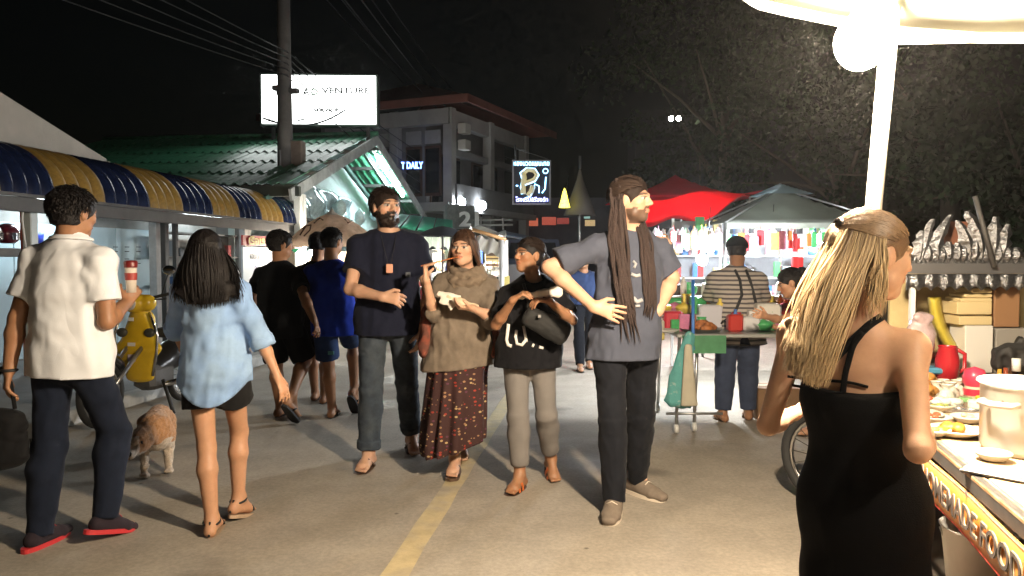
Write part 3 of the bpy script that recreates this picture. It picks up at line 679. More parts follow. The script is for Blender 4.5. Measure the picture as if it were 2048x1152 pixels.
for i in range(len(edges) - 1):
    e0, e1 = edges[i], edges[i + 1]; yellow = i % 2 == 0 if False else (i % 2 == 0)
    yellow = (i % 2 == 0) if i < 3 else (i % 2 == 0)
    for j in range(4):
        w = (e1 - e0) / 4; u = e0 + (j + .5) * w; o = bpy.data.objects.new('rib', (ymesh if (i % 2 == 0) else bmesh_)); COL.objects.link(o); o.parent = aw
        o.location = tuple(R(u, -5.94, 2.06) - np.array(aw.location)); o.rotation_euler = (random.Random(i * 9 + j).uniform(-.01, .01), 0, -RA); o.scale = (1, w / .2 * 1.02, 1)
MB().box(R(11, -5.93, 2.045), (.03, 10, .035), RAXES).build('front_rail', DGR, aw)
# fluorescent strip of the shop
def tube_lamp(name, a, b, r, col, power, label, holder=True):
    a, b = np.array(a, float), np.array(b, float); L_ = np.linalg.norm(b - a); t = empty(name, (a + b) / 2, label, 'lamp')
    o = MB().tube([a, b], r, 8).build('tube', emitter(name + ' glow ' + label[-12:], col, lampstr(power, 2 * math.pi * r * L_)), t)
    if holder:
        d = nrm(b - a); up = V(0, 0, 1); MB().box((a + b) / 2 + up * (r + .025), (.05, L_ + .08, .035), frame(d), .005).build('batten', mat('white enamel', (.75, .75, .73), rough=.4), t)
    return t
tube_lamp('fluorescent_lamp', R(8.2, -6.75, 2.09), R(9.4, -6.75, 2.09), .016, (.82, .95, 1), 34, 'fluorescent lamp under the striped awning above the blue doors')
tube_lamp('fluorescent_lamp', R(11.6, -6.75, 2.09), R(12.8, -6.75, 2.09), .016, (.82, .95, 1), 22, 'fluorescent lamp under the far end of the striped awning')
# hanging sign boards of the shop
sg = empty('shop_sign', Q(512, 560, -6.05), 'white shop board with red and yellow header under the awning', 'sign')
def board(p0, p1, v, th, name, m, parent): # pixel rect on plane v
    a, b = Q(p0[0], p0[1], v), Q(p1[0], p1[1], v); c = (a + b) / 2; u0, u1 = uv(a)[0], uv(b)[0]; return MB().box(V(c[0], c[1], (a[2] + b[2]) / 2), (th, abs(u1 - u0), abs(a[2] - b[2])), RAXES).build(name, m, parent)
board((484, 470), (548, 493), -6.0, .03, 'header', mat('red sign paint', (.42, .02, .02), rough=.5), sg); board((484, 494), (548, 566), -6.0, .03, 'panel', mat('white sign board', (.55, .62, .68), rough=.5), sg)
text('header_lettering', 'เรือเร', mat('yellow sign paint', (.65, .48, .03), rough=.5), Q(514, 489, -5.97), RU, Z3, .19, sg, fit=.62, bold=.008)
text('panel_lettering', 'แดดปะจ', mat('dark sign ink', (.05, .06, .10), rough=.5), Q(517, 518, -5.97), RU, Z3, .16, sg, fit=.6)
text('panel_lettering', 'จ', mat('blue sign ink', (.03, .04, .30), rough=.5), Q(512, 545, -5.97), RU, Z3, .2, sg)
# dim goods on hooks and shelves further along the shop
sh2 = empty('goods_rack', R(12.6, -7.0, 0), 'dark steel rack of spare parts at the back of the shop', 'rack')
for z in (.5, .95, 1.4, 1.8): MB().box(R(12.7, -6.98, z), (.3, 3.0, .03), RAXES).build('shelf', DGR, sh2)
rg = random.Random(8)
for i in range(46):
    z = rg.choice((.515, .965, 1.415)); u = rg.uniform(11.3, 14.1); hgt = rg.uniform(.08, .26); wd = rg.uniform(.06, .16)
    o = MB().box(R(u, -6.95 + rg.uniform(-.05, .08), z + hgt / 2 + .002), (.14, wd, hgt), RAXES, .006).build('parts_box', mat('goods %d' % (i % 6), [(.35, .35, .36), (.10, .11, .12), (.22, .20, .18), (.05, .10, .22), (.28, .05, .05), (.4, .38, .3)][i % 6], rough=.5))
    tag(o, 'small box of spare parts on the shelves at the back of the shop', 'box', 'boxes on the rack of spare parts')

# ------------------------------------------------------------------ utility pole and cables
pp = P(572, 430, 15.6); pole = empty('utility_pole', V(pp[0], pp[1], 0), 'tall dark concrete utility pole in front of the lit adventure sign', 'utility pole')
CON = mat('dark weathered concrete', (.10, .092, .085), rough=.9, var=.25, vscale=4, bump=.3, bscale=30)
MB().tube([V(pp[0], pp[1], 0), V(pp[0], pp[1], 5), V(pp[0], pp[1], 9.4)], [.19, .145, .11], 10).build('shaft', CON, pole)
for z in (8.6, 7.7): MB().box(V(pp[0], pp[1], z) + RU * -.17, (1.9, .10, .10), RAXES, .01).build('crossarm', CON, pole)
for z in (8.6, 7.7):
    for s_ in (-.8, -.4, .4, .8): MB().lathe([(0, 0), (.03, 0), (.05, .03), (.03, .05), (.05, .08), (.02, .11), (0, .11)], V(pp[0], pp[1], z + .05) + RV * s_ - RU * .17, 8).build('insulator', mat('brown porcelain', (.12, .05, .03), rough=.3), pole)
MB().box(P(594, 317, 15.6), (.30, .24, .72), RAXES, .02).build('meter_box', mat('brown steel box', (.16, .12, .095), rough=.7, var=.2), pole)
for px, py, w in ((556, 176, .22), (588, 182, .20), (560, 186, .12)): MB().box(P(px, py, 15.45), (w, .14, .10), RAXES, .015).build('cable_clamp', DGR, pole)
MB().tube([P(560, 300, 15.4), P(561, 360, 15.4), P(563, 420, 15.4)], .02, 6).build('conduit', mat('grey conduit', (.3, .3, .3)), pole)
CABM = mat('black cable', (.02, .02, .02), rough=.6)
def cable(a, b, sag, r, label):
    a, b = np.array(a, float), np.array(b, float); pts = [a + (b - a) * t - V(0, 0, sag * 4 * t * (1 - t)) for t in np.linspace(0, 1, 22)]
    o = MB().tube(pts, r, 5).build('power_cable', CABM); tag(o, label, 'cable', 'overhead cables along the street'); return o
rg = random.Random(3)
for i, (v_, z_) in enumerate(((-5.6, 8.72), (-6.0, 8.72), (-6.8, 8.72), (-7.2, 8.72), (-5.6, 7.82), (-6.0, 7.82))):
    A0 = V(pp[0], pp[1], 0) + RV * (v_ + 6.4) - RU * .17 + V(0, 0, z_); cable(A0, A0 - RU * 30 + V(0, 0, .3), .7, .016, 'black overhead cable strung along the street'); cable(A0, A0 + RU * 34, .9, .016, 'black overhead cable strung along the street')
for i in range(5):
    z = 5.6 - i * .12; A0 = V(pp[0] + .1, pp[1] - .15, z); cable(A0, A0 + RU * 26 + V(0, 0, -.3 * i) + RV * (.2 * i), .5 + .15 * i, .013, 'black overhead cable strung along the street'); cable(A0, A0 - RU * 20 - RV * (2.5 + i) + V(0, 0, 1.5), .4, .010, 'black overhead cable strung along the street')
cable(P(526, 236, 15.5), P(690, 220, 18), .25, .022, 'black overhead cable strung along the street')

# ------------------------------------------------------------------ green roofed house with a lit gable
VG = -5.6; U0, U1, U2, ZE, ZR = 13.35, 18.5, 23.9, 2.72, 4.46
house = empty('house', R(U1, -8, 0), 'green tiled house with a white lit gable facing the road', 'house')
GT_ = mat('green glazed cement tile', (.035, .19, .10), rough=.38, var=.22, vscale=5, col2=(.08, .25, .15), mask=(.4, .75))
n_r, n_c = 5, 34; tw = .21; rl = math.hypot(U1 - U0, ZR - ZE) / n_r; sl = nrm(RU * (U1 - U0) + Z3 * (ZR - ZE)); nn = nrm(np.cross(sl, -RV)); nn = nn if nn[2] > 0 else -nn
tb = MB()
def tile_fn(s, t): return V((s - .5) * tw * 1.03, (t - .5) * rl * 1.06, .032 * math.cos(2 * math.pi * s) + .030 * (1 - t))
tb.sheet(tile_fn, 6, 1); tm = tb.mesh('roof_tile'); tm.materials.append(GT_)
rot = Matrix((tuple(RV), tuple(sl), tuple(nn))).transposed().to_euler()
sl2 = nrm(-RU * (U2 - U1) + Z3 * (ZR - ZE)); nn2 = np.cross(-RV, sl2) ; nn2 = nn2 if nn2[2] > 0 else -nn2; rot2 = Matrix((tuple(-RV), tuple(sl2), tuple(np.cross(-RV, sl2)))).transposed().to_euler()
for r_ in range(n_r):
    for c_ in range(n_c):
        o = bpy.data.objects.new('roof_tile', tm); COL.objects.link(o); o.parent = house; jit = random.Random(r_ * 50 + c_)
        c0 = R(U0, VG - .1 - (c_ + .5) * tw, ZE) + sl * (r_ + .5) * rl + nn * (.02 + jit.uniform(0, .008)); o.location = tuple(c0 - np.array(house.location)); o.rotation_euler = rot
rl2 = math.hypot(U2 - U1, ZR - ZE) / 5; 
for r_ in range(5):
    for c_ in range(10):
        o = bpy.data.objects.new('roof_tile', tm); COL.objects.link(o); o.parent = house
        c0 = R(U2, VG - .1 - (c_ + .5) * tw, ZE) + sl2 * (r_ + .5) * rl2 + nn2 * .03; o.location = tuple(c0 - np.array(house.location)); o.rotation_euler = rot2; o.scale = (1, rl2 / rl, 1)
WPT = mat('white painted timber', (.62, .64, .62), rough=.6, var=.12, vscale=6)
for (ua, ub, s_, n_) in ((U0 - .25, U1, sl, nn), (U2 + .25, U1, sl2, nn2)):
    a, b = R(ua, VG, ZE + (-.09)), R(ub, VG, ZR); ln = np.linalg.norm(b - a); MB().box((a + b) / 2 - n_ * .10, (.05, ln, .22), (RV, s_, n_)).build('barge_board', mat('weathered barge board', (.36, .38, .37), rough=.7, var=.3, vscale=4), house)
    for k in range(5):
        t = (k + .5) / 5; c_ = a + (b - a) * t - n_ * .07 - RV * 1.2; MB().box(c_, (2.3, .06, .08), (RV, s_, n_)).build('purlin', DGR, house)
    for k in range(3):
        c_ = (a + b) / 2 - n_ * .17 - RV * (.5 + k * .75); MB().box(c_, (.06, ln, .09), (RV, s_, n_)).build('rafter', mat('dark green steel', (.04, .09, .075), rough=.5), house)
MB().box(R(U0 - .02, -9.3, ZE - .10), (7.6, .10, .18), RAXES).build('eave_board', mat('dark eave board', (.05, .06, .05), rough=.8), house)
MB().tube([R(U1, VG + .03, ZR + .05), R(U1, -13, ZR + .05)], .07, 8).build('ridge_cap', GT_, house)
# gable wall set back, with a pale upper panel and glossy bags hanging below it
VB = VG - 1.3
zl = lambda u: ZE + (ZR - ZE) * (1 - abs(u - U1) / (U1 - U0)) - .22
MB().prism([R(U0 + .2, VB, 1.2), R(U2 - .2, VB, 1.2), R(U2 - .2, VB, ZE - .2), R(U1, VB, ZR - .25), R(U0 + .2, VB, ZE - .2)], -RV * .12).build('gable_wall', mat('pale aqua wall paint', (.50, .60, .58), rough=.7, var=.08, vscale=2), house)
MB().box(R(U0 + .3, VB - 2.5, 1.1), (5.5, .15, 2.9), RAXES).build('side_wall', mat('dim plaster wall', (.20, .195, .185), rough=.9, var=.2, vscale=2), house)
for px in (596, 604): p = Q(px, 400, VG + .02 - .3); MB().box(V(p[0], p[1], 1.3), (.12, .12, 2.7), RAXES).build('post', WPT, house)
tube_lamp('fluorescent_lamp', Q(757, 322, VG - .30), Q(806, 392, VG - .30), .035, (.80, .97, 1), 190, 'bright fluorescent tube under the gable of the green roofed house', holder=False)
rg = random.Random(5)
ps = MB(); ps.sheet(lambda u, v: R(U0 + .35 + u * 6.2, VB + .10 + .05 * math.sin(u * 31 + v * 9) + .04 * math.sin(u * 13 - v * 17), 1.6 + v * (1.15 + .35 * math.sin(u * 2.6))), 70, 26)
tag(ps.build('plastic_sheet', mat('crumpled clear plastic', (.42, .52, .54), rough=.12, coat=.6, var=.35, vscale=7, bump=1.0, bscale=9), solid=.003), 'crumpled glossy plastic sheet hung across the lit gable', 'plastic sheet')
for i in range(8):
    u = rg.uniform(U1 - 1, U1 + 2.6); z = rg.uniform(2.2, 2.9); h_ = rg.uniform(.3, .5); c_ = R(u, VB + .2 + rg.uniform(0, .25), z)
    b = MB(); b.lathe([(.01, 0), (.09 + rg.uniform(0, .05), -.12), (.12 + rg.uniform(0, .04), -h_ * .7), (.03, -h_)], c_, 9, sx=1.0, sy=.6)
    tag(b.build('plastic_bag', mat('clear bag plastic %d' % (i % 3), [(.50, .62, .62), (.60, .68, .66), (.30, .42, .46)][i % 3], rough=.2, coat=.3, var=.3, vscale=12)), 'shiny clear plastic bag hung up inside the lit gable', 'bag', 'plastic bags hung in the gable')
# light box on the ridge
sc_ = (P(525, 152, 18.4) + P(751, 247, 18.4)) / 2; W_ = 226 * 18.4 / 1500; H_ = 96 * 18.4 / 1500
lb = empty('light_box_sign', sc_ - V(0, 0, H_ / 2 + .2), 'large glowing white light box reading ADVENTURE above the green roof', 'sign'); fx = (V(1, .04, 0) / np.linalg.norm(V(1, .04, 0)), nrm(V(-.04, 1, 0)), Z3)
MB().box(sc_ + fx[1] * .16, (W_ + .12, .28, H_ + .12), fx, .02).build('box', mat('dark sign casing', (.03, .045, .035), rough=.6), lb)
MB().box(sc_, (W_, .03, H_), fx).build('lit_face', emitter('sign face glow', (.96, 1, .98), 3.0), lb)
INK = mat('black sign ink', (.008, .012, .01), rough=.8); GIN = mat('green sign ink', (.02, .25, .02), rough=.8)
fr_ = -fx[1] * .02
for ch, px, py, w_c, mk in (('T', 588, 188, .15, INK), ('A', 612, 190, .17, INK), ('D', 629, 190, .15, GIN)): text('lettering', ch, mk, P(px, py, 18.36), fx[0], Z3, .22, lb, fit=w_c, bold=.006)
text('lettering', 'VENTURE', INK, P(692, 187, 18.36), fx[0], Z3, .21, lb, fit=1.18, bold=.006)
text('lettering', 'SERVICE', INK, P(652, 223, 18.36), fx[0], Z3, .10, lb, fit=.62, bold=.006); text('lettering', 'Tel. 0', INK, P(548, 244, 18.36), fx[0], Z3, .10, lb, fit=.34, bold=.006); text('lettering', '1  690111', INK, P(606, 243, 18.36), fx[0], Z3, .10, lb, fit=.50, bold=.006)
for s_ in (-1, 1): MB().box(sc_ + fx[0] * s_ * W_ * .42 + fx[1] * .2 - V(0, 0, H_ / 2 + .3), (.08, .08, .7)).build('leg', DGR, lb)

# ------------------------------------------------------------------ two storey concrete building
bd = nrm(V(.40, .917, 0)); bn = V(bd[1], -bd[0], 0); B0 = P(906, 400, 25.0); B0 = V(B0[0], B0[1], 0); BA = (bn, bd, Z3); bl2 = -bn
def Bp(t, o, z): return B0 + bd * t + bn * o + V(0, 0, z)      # t along the road side, o outwards (negative = along the near side wall)
bld = empty('concrete_building', B0 + bd * 3, 'two storey grey concrete building with open balcony and red roof', 'building')
CB = mat('grey building render', (.20, .20, .20), rough=.9, var=.2, vscale=.8); CB2 = mat('pale building trim', (.34, .34, .33), rough=.8, var=.15, vscale=1.5); DW = mat('dark window glass', (.012, .014, .016), rough=.15)
MB().box(Bp(3.6, -3.4, 3.2), (4.4, 6.6, 6.4), BA).build('wall', CB, bld)
for t in (.15, 3.2, 6.6): MB().box(Bp(t, -.2, 3.2), (.34, .34, 6.4), BA, .02).build('column', CB2, bld)
for o_ in (-2.3, -4.6): MB().box(Bp(.12, o_, 3.2), (.34, .30, 6.4), BA, .02).build('column', CB2, bld)
MB().box(Bp(3.4, -.55, 3.05), (1.5, 7.2, .22), BA).build('balcony_slab', CB2, bld); MB().box(Bp(3.4, -.25, 6.1), (.3, 7.0, .5), BA).build('beam', CB2, bld); MB().box(Bp(3.4, .12, 3.5), (.08, 6.8, .70), BA).build('parapet', CB, bld); MB().box(Bp(3.4, -.26, 4.95), (.26, 6.6, .22), BA).build('beam', CB, bld)
MB().box(Bp(.02, -2.6, 6.1), (5.0, .3, .5), BA).build('beam', CB2, bld); MB().box(Bp(.02, -2.6, 3.1), (5.0, .36, .3), BA).build('beam', CB2, bld)
for t in (1.0, 2.2, 4.2, 5.5):
    w = MB().box(Bp(t, -1.16, 4.1), (.06, .95, 1.9), BA).build('window', mat('brown window wood', (.09, .05, .035), rough=.6), bld)
    for k in (-1, 1): MB().box(Bp(t + k * .23, -1.12, 4.1), (.06, .38, 1.7), BA).build('pane', DW, w)
for o_ in (-.9, -1.65, -2.95, -3.7):
    w = MB().box(Bp(.27, o_, 4.35), (.62, .08, 1.7), BA).build('window', MATS['brown window wood'], bld); MB().box(Bp(.22, o_, 4.35), (.5, .06, 1.5), BA).build('pane', DW, w)
    MB().box(Bp(.26, o_, 5.5), (.6, .06, .45), BA).build('vent_panel', CB2, bld)
RR = mat('rust red roof sheet', (.22, .08, .06), rough=.7, var=.2, vscale=2); ez, rz_ = 6.42, 8.0
E_ = [Bp(-.9, 1.0, ez), Bp(7.2, 1.0, ez), Bp(7.2, -7.5, ez), Bp(-.9, -7.5, ez)]; r0, r1_ = Bp(3.2, -3.2, rz_), Bp(4.6, -3.2, rz_)
for pl_ in ([E_[0], E_[1], r1_, r0], [E_[3], E_[0], r0], [E_[1], E_[2], r1_]): MB().prism(pl_, V(0, 0, .12)).build('roof', RR, bld)
MB().box((E_[0] + E_[1]) / 2 + V(0, 0, .02), (.06, 8.1, .26), BA).build('fascia', RR, bld); MB().box((E_[0] + E_[3]) / 2 + V(0, 0, .02), (8.5, .06, .26), BA).build('fascia', RR, bld)
for z in (5.2, 5.75): MB().box(Bp(.6, .12, z), (.3, .42, .34), BA, .02).build('air_conditioner', mat('ac casing', (.55, .55, .52), rough=.5), bld)
NEO = emitter('blue neon', (.12, .25, 1), 5.0)
text('neon_lettering', 'T DAILY', NEO, P(824, 337, 24.3), V(1, -.1, 0), Z3, .30, bld, fit=.72, bold=.01)
def flood(px, py, d, label, power=60):
    c = P(px, py, d); t = empty('floodlight', c, label, 'floodlight'); ax = frame(nrm(V(.18, -1, -.35)))
    MB().box(c - ax[1] * .07, (.34, .12, .28), ax, .02).build('housing', DGR, t); MB().sphere(c + ax[1] * .01, .17, 12, 8).build('lamp', emitter('floodlight glow', (.86, .93, 1), lampstr(power, .36)), t)
    MB().tube([c - ax[1] * .1, c - ax[1] * .1 - V(0, 0, .5) + V(0, .3, 0)], .025, 6).build('arm', DGR, t)
flood(921, 404, 25.2, 'white floodlight nearer the green roof on the concrete building', 45); flood(963, 411, 26.4, 'white floodlight farther along the concrete building', 45)
# lit fascia sign under the floodlights
fs = empty('fascia_sign', P(930, 450, 23.8), 'silver grey fascia sign with pale numerals under the floodlights', 'sign')
MB().box(P(920, 434, 23.9), (1.1, .12, .75), (nrm(V(1, .9, 0)), nrm(V(-.9, 1, 0)), Z3)).build('panel', mat('grey sign metal', (.30, .33, .33), .35, .3, var=.3, vscale=5), fs)
text('numerals', '21', mat('pale sign metal', (.75, .78, .8), .3), P(942, 452, 23.3), V(1, .3, 0), Z3, .62, fs, fit=.62, bold=.02, extrude=.04)
MB().box(P(985, 450, 23.8), (1.3, .05, .06)).box(P(985, 440, 23.8), (1.3, .05, .05)).box(P(962, 446, 23.8), (.05, .05, .4)).box(P(1006, 448, 23.8), (.05, .05, .4)).build('railing', CB2, fs)
# blue LED sign hanging from a bracket
LS = 22.0; c0, c1 = P(1026, 322, LS), P(1100, 408, LS); cs = (c0 + c1) / 2; led = empty('led_sign', V(cs[0], cs[1], c1[2]), 'hanging square sign with blue LED outline letters and olive tree shape', 'sign')
w_, h_ = c1[0] - c0[0], c0[2] - c1[2]
MB().box(cs + V(0, .06, 0), (w_, .08, h_)).build('panel', mat('black sign panel', (.012, .012, .02), rough=.6), led)
for a, sz in ((V(0, 0, h_ / 2), (w_ + .06, .12, .05)), (V(0, 0, -h_ / 2), (w_ + .06, .12, .05)), (V(w_ / 2, 0, 0), (.05, .119, h_)), (V(-w_ / 2, 0, 0), (.05, .119, h_))): MB().box(cs + a + V(0, .04, 0), sz).build('frame', mat('grey sign frame', (.3, .3, .34), .5), led)
CYL = emitter('cyan led', (.25, .62, 1), 3.2); PB = emitter('violet led', (.32, .36, 1), 2.6); OL = emitter('olive backlit film', (.40, .32, .05), .30)
text('led_lettering', 'ห้องนวดแผนไทย', CYL, P(1063, 331, LS - .02), V(1, 0, 0), Z3, .19, led, fit=1.05, bold=.004); text('led_lettering', 'โรงแรม&รีสอร์ท', PB, P(1064, 403, LS - .02), V(1, 0, 0), Z3, .17, led, fit=.95, bold=.004)
def stroke(pix, r, m_, name, closed=False, d=LS - .03):
    return MB().tube([P(x, y, d) for x, y in pix], r, 6, closed=closed).build(name, m_, led)
Pst = [(1046, 388), (1046, 372), (1048, 356), (1046, 346)]; Pbw = [(1046, 346), (1056, 339), (1068, 341), (1074, 350), (1068, 360), (1056, 365), (1047, 367)]
MB().tube([P(x, y, LS + .01) for x, y in Pst], .09, 6).build('letter_fill', OL, led); MB().tube([P(x, y, LS + .01) for x, y in Pbw], .08, 6).build('letter_fill', OL, led); MB().tube([P(x, y, LS + .01) for x, y in ((1056, 392), (1062, 384), (1066, 372))], .08, 6).build('letter_fill', OL, led)
stroke([(1050, 386), (1043, 388), (1041, 374), (1044, 358), (1040, 346), (1052, 336), (1070, 337), (1078, 350), (1070, 363), (1050, 370)], .016, CYL, 'led_outline'); stroke([(1050, 396), (1060, 394), (1066, 380), (1070, 368), (1078, 372), (1078, 386)], .018, CYL, 'led_outline'); stroke([(1084, 386), (1090, 378), (1091, 364), (1092, 354)], .018, CYL, 'led_outline')
stroke([(1091 + 5 * math.cos(a), 342 + 5 * math.sin(a)) for a in np.linspace(0, 6.283, 10)[:-1]], .014, CYL, 'led_ring', True); stroke([(1032, 371), (1036, 372)], .02, CYL, 'led_outline')
MB().tube([P(1032, 318, LS), P(1030, 290, LS + .4)], .03, 6).tube([P(1095, 318, LS), P(1030, 296, LS + .4)], .012, 5).build('bracket', DGR, led)
# ------------------------------------------------------------------ market stalls along the road
WHP = mat('white stall pole', (.72, .72, .70), rough=.45); STL = mat('galvanised tube', (.45, .45, .45), .35, .8)
def canopy(b, c, w, d, z0, z1, ax=None, sag=.05, n=8):
    """four sided pyramid cloth"""
    ax = ax or (V(1, 0, 0), V(0, 1, 0)); c = np.array(c, float)
    def fn(u, v):
        x, y = u * 2 - 1, v * 2 - 1; m = max(abs(x), abs(y)); z = z1 - (z1 - z0) * m - sag * math.sin(math.pi * m) * (1 - .6 * abs(abs(x) - abs(y)))
        return V(c[0], c[1], z) + ax[0] * x * w / 2 + ax[1] * y * d / 2
    b.sheet(fn, n * 2, n * 2); return b
def valance(b, pts, h, sc=.12, wav=.02, n=40):
    pts = [np.array(p, float) for p in pts]; seg = np.cumsum([0] + [np.linalg.norm(pts[i + 1] - pts[i]) for i in range(len(pts) - 1)])
    def at(s): return V(*[np.interp(s * seg[-1], seg, [p[i] for p in pts]) for i in range(3)])
    def fn(u, v):
        p = at(u); hh = h * (1 - .22 * abs(math.sin(u * seg[-1] / sc * math.pi / 2))); return p - V(0, 0, hh * v) + V(math.sin(u * 60) * wav * v, math.cos(u * 47) * wav * v, 0)
    b.sheet(fn, n * 2, 3); return b
rg = random.Random(12)
# beige parasol with brown lettering
uc = P(664, 427, 12.6); um = empty('parasol', V(uc[0], uc[1], 0), 'dirty beige round parasol with brown lettering behind the men walking away', 'parasol')
Ru, zr = .82, 1.60
def par(u, v):
    a = u * 2 * math.pi; rib = 1 - .035 * abs(math.sin(a * 4)); r = v * Ru * rib; return V(uc[0] + r * math.cos(a), uc[1] + r * math.sin(a), uc[2] - (uc[2] - zr) * (v ** 1.7) - .03 * abs(math.sin(a * 4)) * v)
PBG = mat('stained beige canvas', (.74, .55, .42), transl=.5, rough=.85, col2=(.38, .22, .13), vscale=3.5, mask=(.52, .74), var=.12)
MB().sheet(par, 48, 8).build('canopy', PBG, um); MB().tube([V(uc[0], uc[1], 0), uc + V(0, 0, .08)], .022, 8).build('pole', STL, um)
MB().lathe([(.0, .10), (.05, .02), (.14, -.03)], uc, 10).build('cap', mat('pale canvas', (.55, .48, .40)), um)
for k in range(8): a = k * math.pi / 4; MB().tube([par(k / 8, .04) - V(0, 0, .02), par(k / 8, .97) - V(0, 0, .02)], .008, 5).build('rib', STL, um)
BRI = mat('brown lettering paint', (.10, .035, .02), rough=.8)
def on_par(px, py):
    r = ray(px, py); best = None
    for t in np.linspace(11.4, 12.8, 280):
        p = CAMP + r * t; q = math.hypot(p[0] - uc[0], p[1] - uc[1]); zz = uc[2] - (uc[2] - zr) * ((q / Ru) ** 1.7)
        if p[2] <= zz: best = p; break
    return (best if best is not None else P(px, py, 11.9)) - nrm(r) * .02
for pts in ([(600, 470), (612, 452), (622, 450), (620, 460), (608, 472)], [(612, 452), (604, 458)], [(626, 478), (620, 484), (624, 490), (630, 484)], [(628, 446), (640, 436), (646, 440)], [(690, 438), (696, 446), (704, 442)]): MB().tube([on_par(*p) for p in pts], .012, 5).build('lettering', BRI, um)

def person_far(*a): pass
# mint green canopy stall with clothes
ms = empty('clothes_stall', P(900, 600, 13.6) * V(1, 1, 0), 'market stall with mint green awning and pale valance behind the group', 'stall')
MINT = mat('mint green tarpaulin', (.14, .44, .35), transl=.45, rough=.55, var=.12, vscale=4)
A_, B_, C_, D_ = P(775, 452, 13.0), P(905, 474, 12.4), P(905, 440, 15.6), P(800, 428, 16.2)
MB().sheet(lambda u, v: (A_ * (1 - u) + B_ * u) * (1 - v) + (D_ * (1 - u) + C_ * u) * v - V(0, 0, .06 * math.sin(math.pi * v) * (1 + .4 * math.sin(u * 20))), 20, 8).build('awning', MINT, ms, solid=.006)
for u in (.2, .45, .7): MB().tube([A_ * (1 - u) + B_ * u + V(0, 0, .01), D_ * (1 - u) + C_ * u + V(0, 0, .01)], .012, 5).build('awning_cord', RUBBER if 'RUBBER' in globals() else mat('black cord', (.02, .02, .02)), ms)
MB().sheet(lambda u, v: P(790 + u * 110, 470 + v * 26 - 4 * math.sin(u * 30) * v, 12.5 + .05 * math.sin(u * 26)), 40, 4).build('valance', mat('pale green cloth', (.46, .52, .46), transl=.4, rough=.8, var=.15), ms)
DRKU = mat('dark grey parasol cloth', (.06, .065, .08), rough=.8); db = empty('dark_parasol', P(872, 640, 11.5) * V(1, 1, 0), 'low dark grey parasol next to the mint green awning', 'parasol')
dc = P(885, 452, 11.6); MB().sheet(lambda u, v: dc + V(v * .42 * math.cos(u * 6.283), v * .42 * math.sin(u * 6.283), -.16 * v ** 1.6), 24, 6).build('canopy', DRKU, db); MB().tube([V(dc[0], dc[1], 0), dc], .018, 6).build('pole', STL, db)
# pale roofed stall to its right, white posts
ws = empty('white_stall', P(990, 640, 12.6) * V(1, 1, 0), 'stall with rumpled white canvas roof and white posts behind the woman in shawl', 'stall')
A2, B2, C2, D2 = P(945, 462, 12.0), P(1012, 478, 12.0), P(1012, 466, 14.5), P(938, 452, 14.5)
MB().sheet(lambda u, v: (A2 * (1 - u) + B2 * u) * (1 - v) + (D2 * (1 - u) + C2 * u) * v + V(0, 0, .05 * math.sin(u * 9 + v * 5)), 14, 8).build('roof', mat('white canvas', (.62, .62, .60), transl=.35, rough=.8, var=.12, vscale=4), ws, solid=.006)
MB().sheet(lambda u, v: P(944 + u * 66, 470 + u * 14 + v * 30 + 3 * math.sin(u * 18), 12.0 + .07 * math.sin(u * 17 + v * 3)), 26, 6).build('valance', MATS['white canvas'], ws)
for px, d in ((1003, 11.9), (948, 14.2), (1012, 14.2)): p = P(px, 480, d); MB().tube([V(p[0], p[1], 0), V(p[0], p[1], p[2])], .045, 8).build('post', WHP, ws)
MB().tube([P(944, 459, 11.95), P(975, 468, 11.95), P(1012, 480, 11.95)], .03, 6).build('orange_strip', mat('orange plastic strip', (.8, .45, .2), rough=.4), ws)
# white T-shaped stand, lamps, goods between
p = P(862, 500, 12.2); cr = empty('white_rail', V(p[0], p[1], 0), 'white post with short cross bar in front of the bright clothes', 'post')
MB().box(V(p[0], p[1], .75), (.045, .045, 1.5)).build('post', WHP, cr); MB().box(V(p[0], p[1], 1.5) - V(0, 0, .0), (.22, .05, .045)).build('cross_bar', WHP, cr); MB().box(P(857, 558, 12.2), (.16, .05, .05)).build('cross_bar', WHP, cr)
def bulb(px, py, d, r, col, power, label, name='light_bulb', cord=.35):
    c = P(px, py, d); t = empty(name, c, label, 'lamp'); MB().sphere(c, r, 12, 8).build('bulb', emitter('%s %s' % (name, label[:28]), col, lampstr(power, 4 * math.pi * r * r)), t)
    MB().lathe([(.0, .07), (.018, .07), (.02, .0), (.026, -.02)], c + V(0, 0, r), 8).build('socket', mat('white socket', (.6, .6, .58)), t)
    if cord: MB().tube([c + V(0, 0, r + .06), c + V(.01, 0, r + .06 + cord)], .005, 5).build('cord', CABM, t)
    return t
bulb(845, 500, 13.6, .06, (1, .95, .82), 90, 'white bulb over the clothes behind the skewer', cord=.2); bulb(985, 506, 13.4, .06, (1, .95, .85), 80, 'white bulb inside the white canvas stall', cord=.2); bulb(622, 506, 14.5, .06, (1, .86, .7), 80, 'warm bulb under the beige parasol', cord=.1)
CLC = [(.65, .62, .55), (.06, .13, .45), (.5, .45, .35), (.55, .35, .2), (.7, .68, .6), (.3, .08, .08), (.55, .55, .5)]
def garment(c, col, w, h, i, label, group):
    c = np.array(c, float); b = MB()
    def fn(u, v):
        x = (u - .5) * w * (1.25 if v < .25 else 1.0); return c + V(x, .03 * math.sin(u * 13 + i) * (.4 + v), -h * v - .04 * abs(u - .5) * (1 if v < .2 else 0))
    b.sheet(fn, 10, 8); o = b.build('hanging_garment', mat('garment cloth %d' % (i % 7), col, rough=.85, var=.15, vscale=9), solid=.012); b = o; tag(o, label, 'garment', group); return o
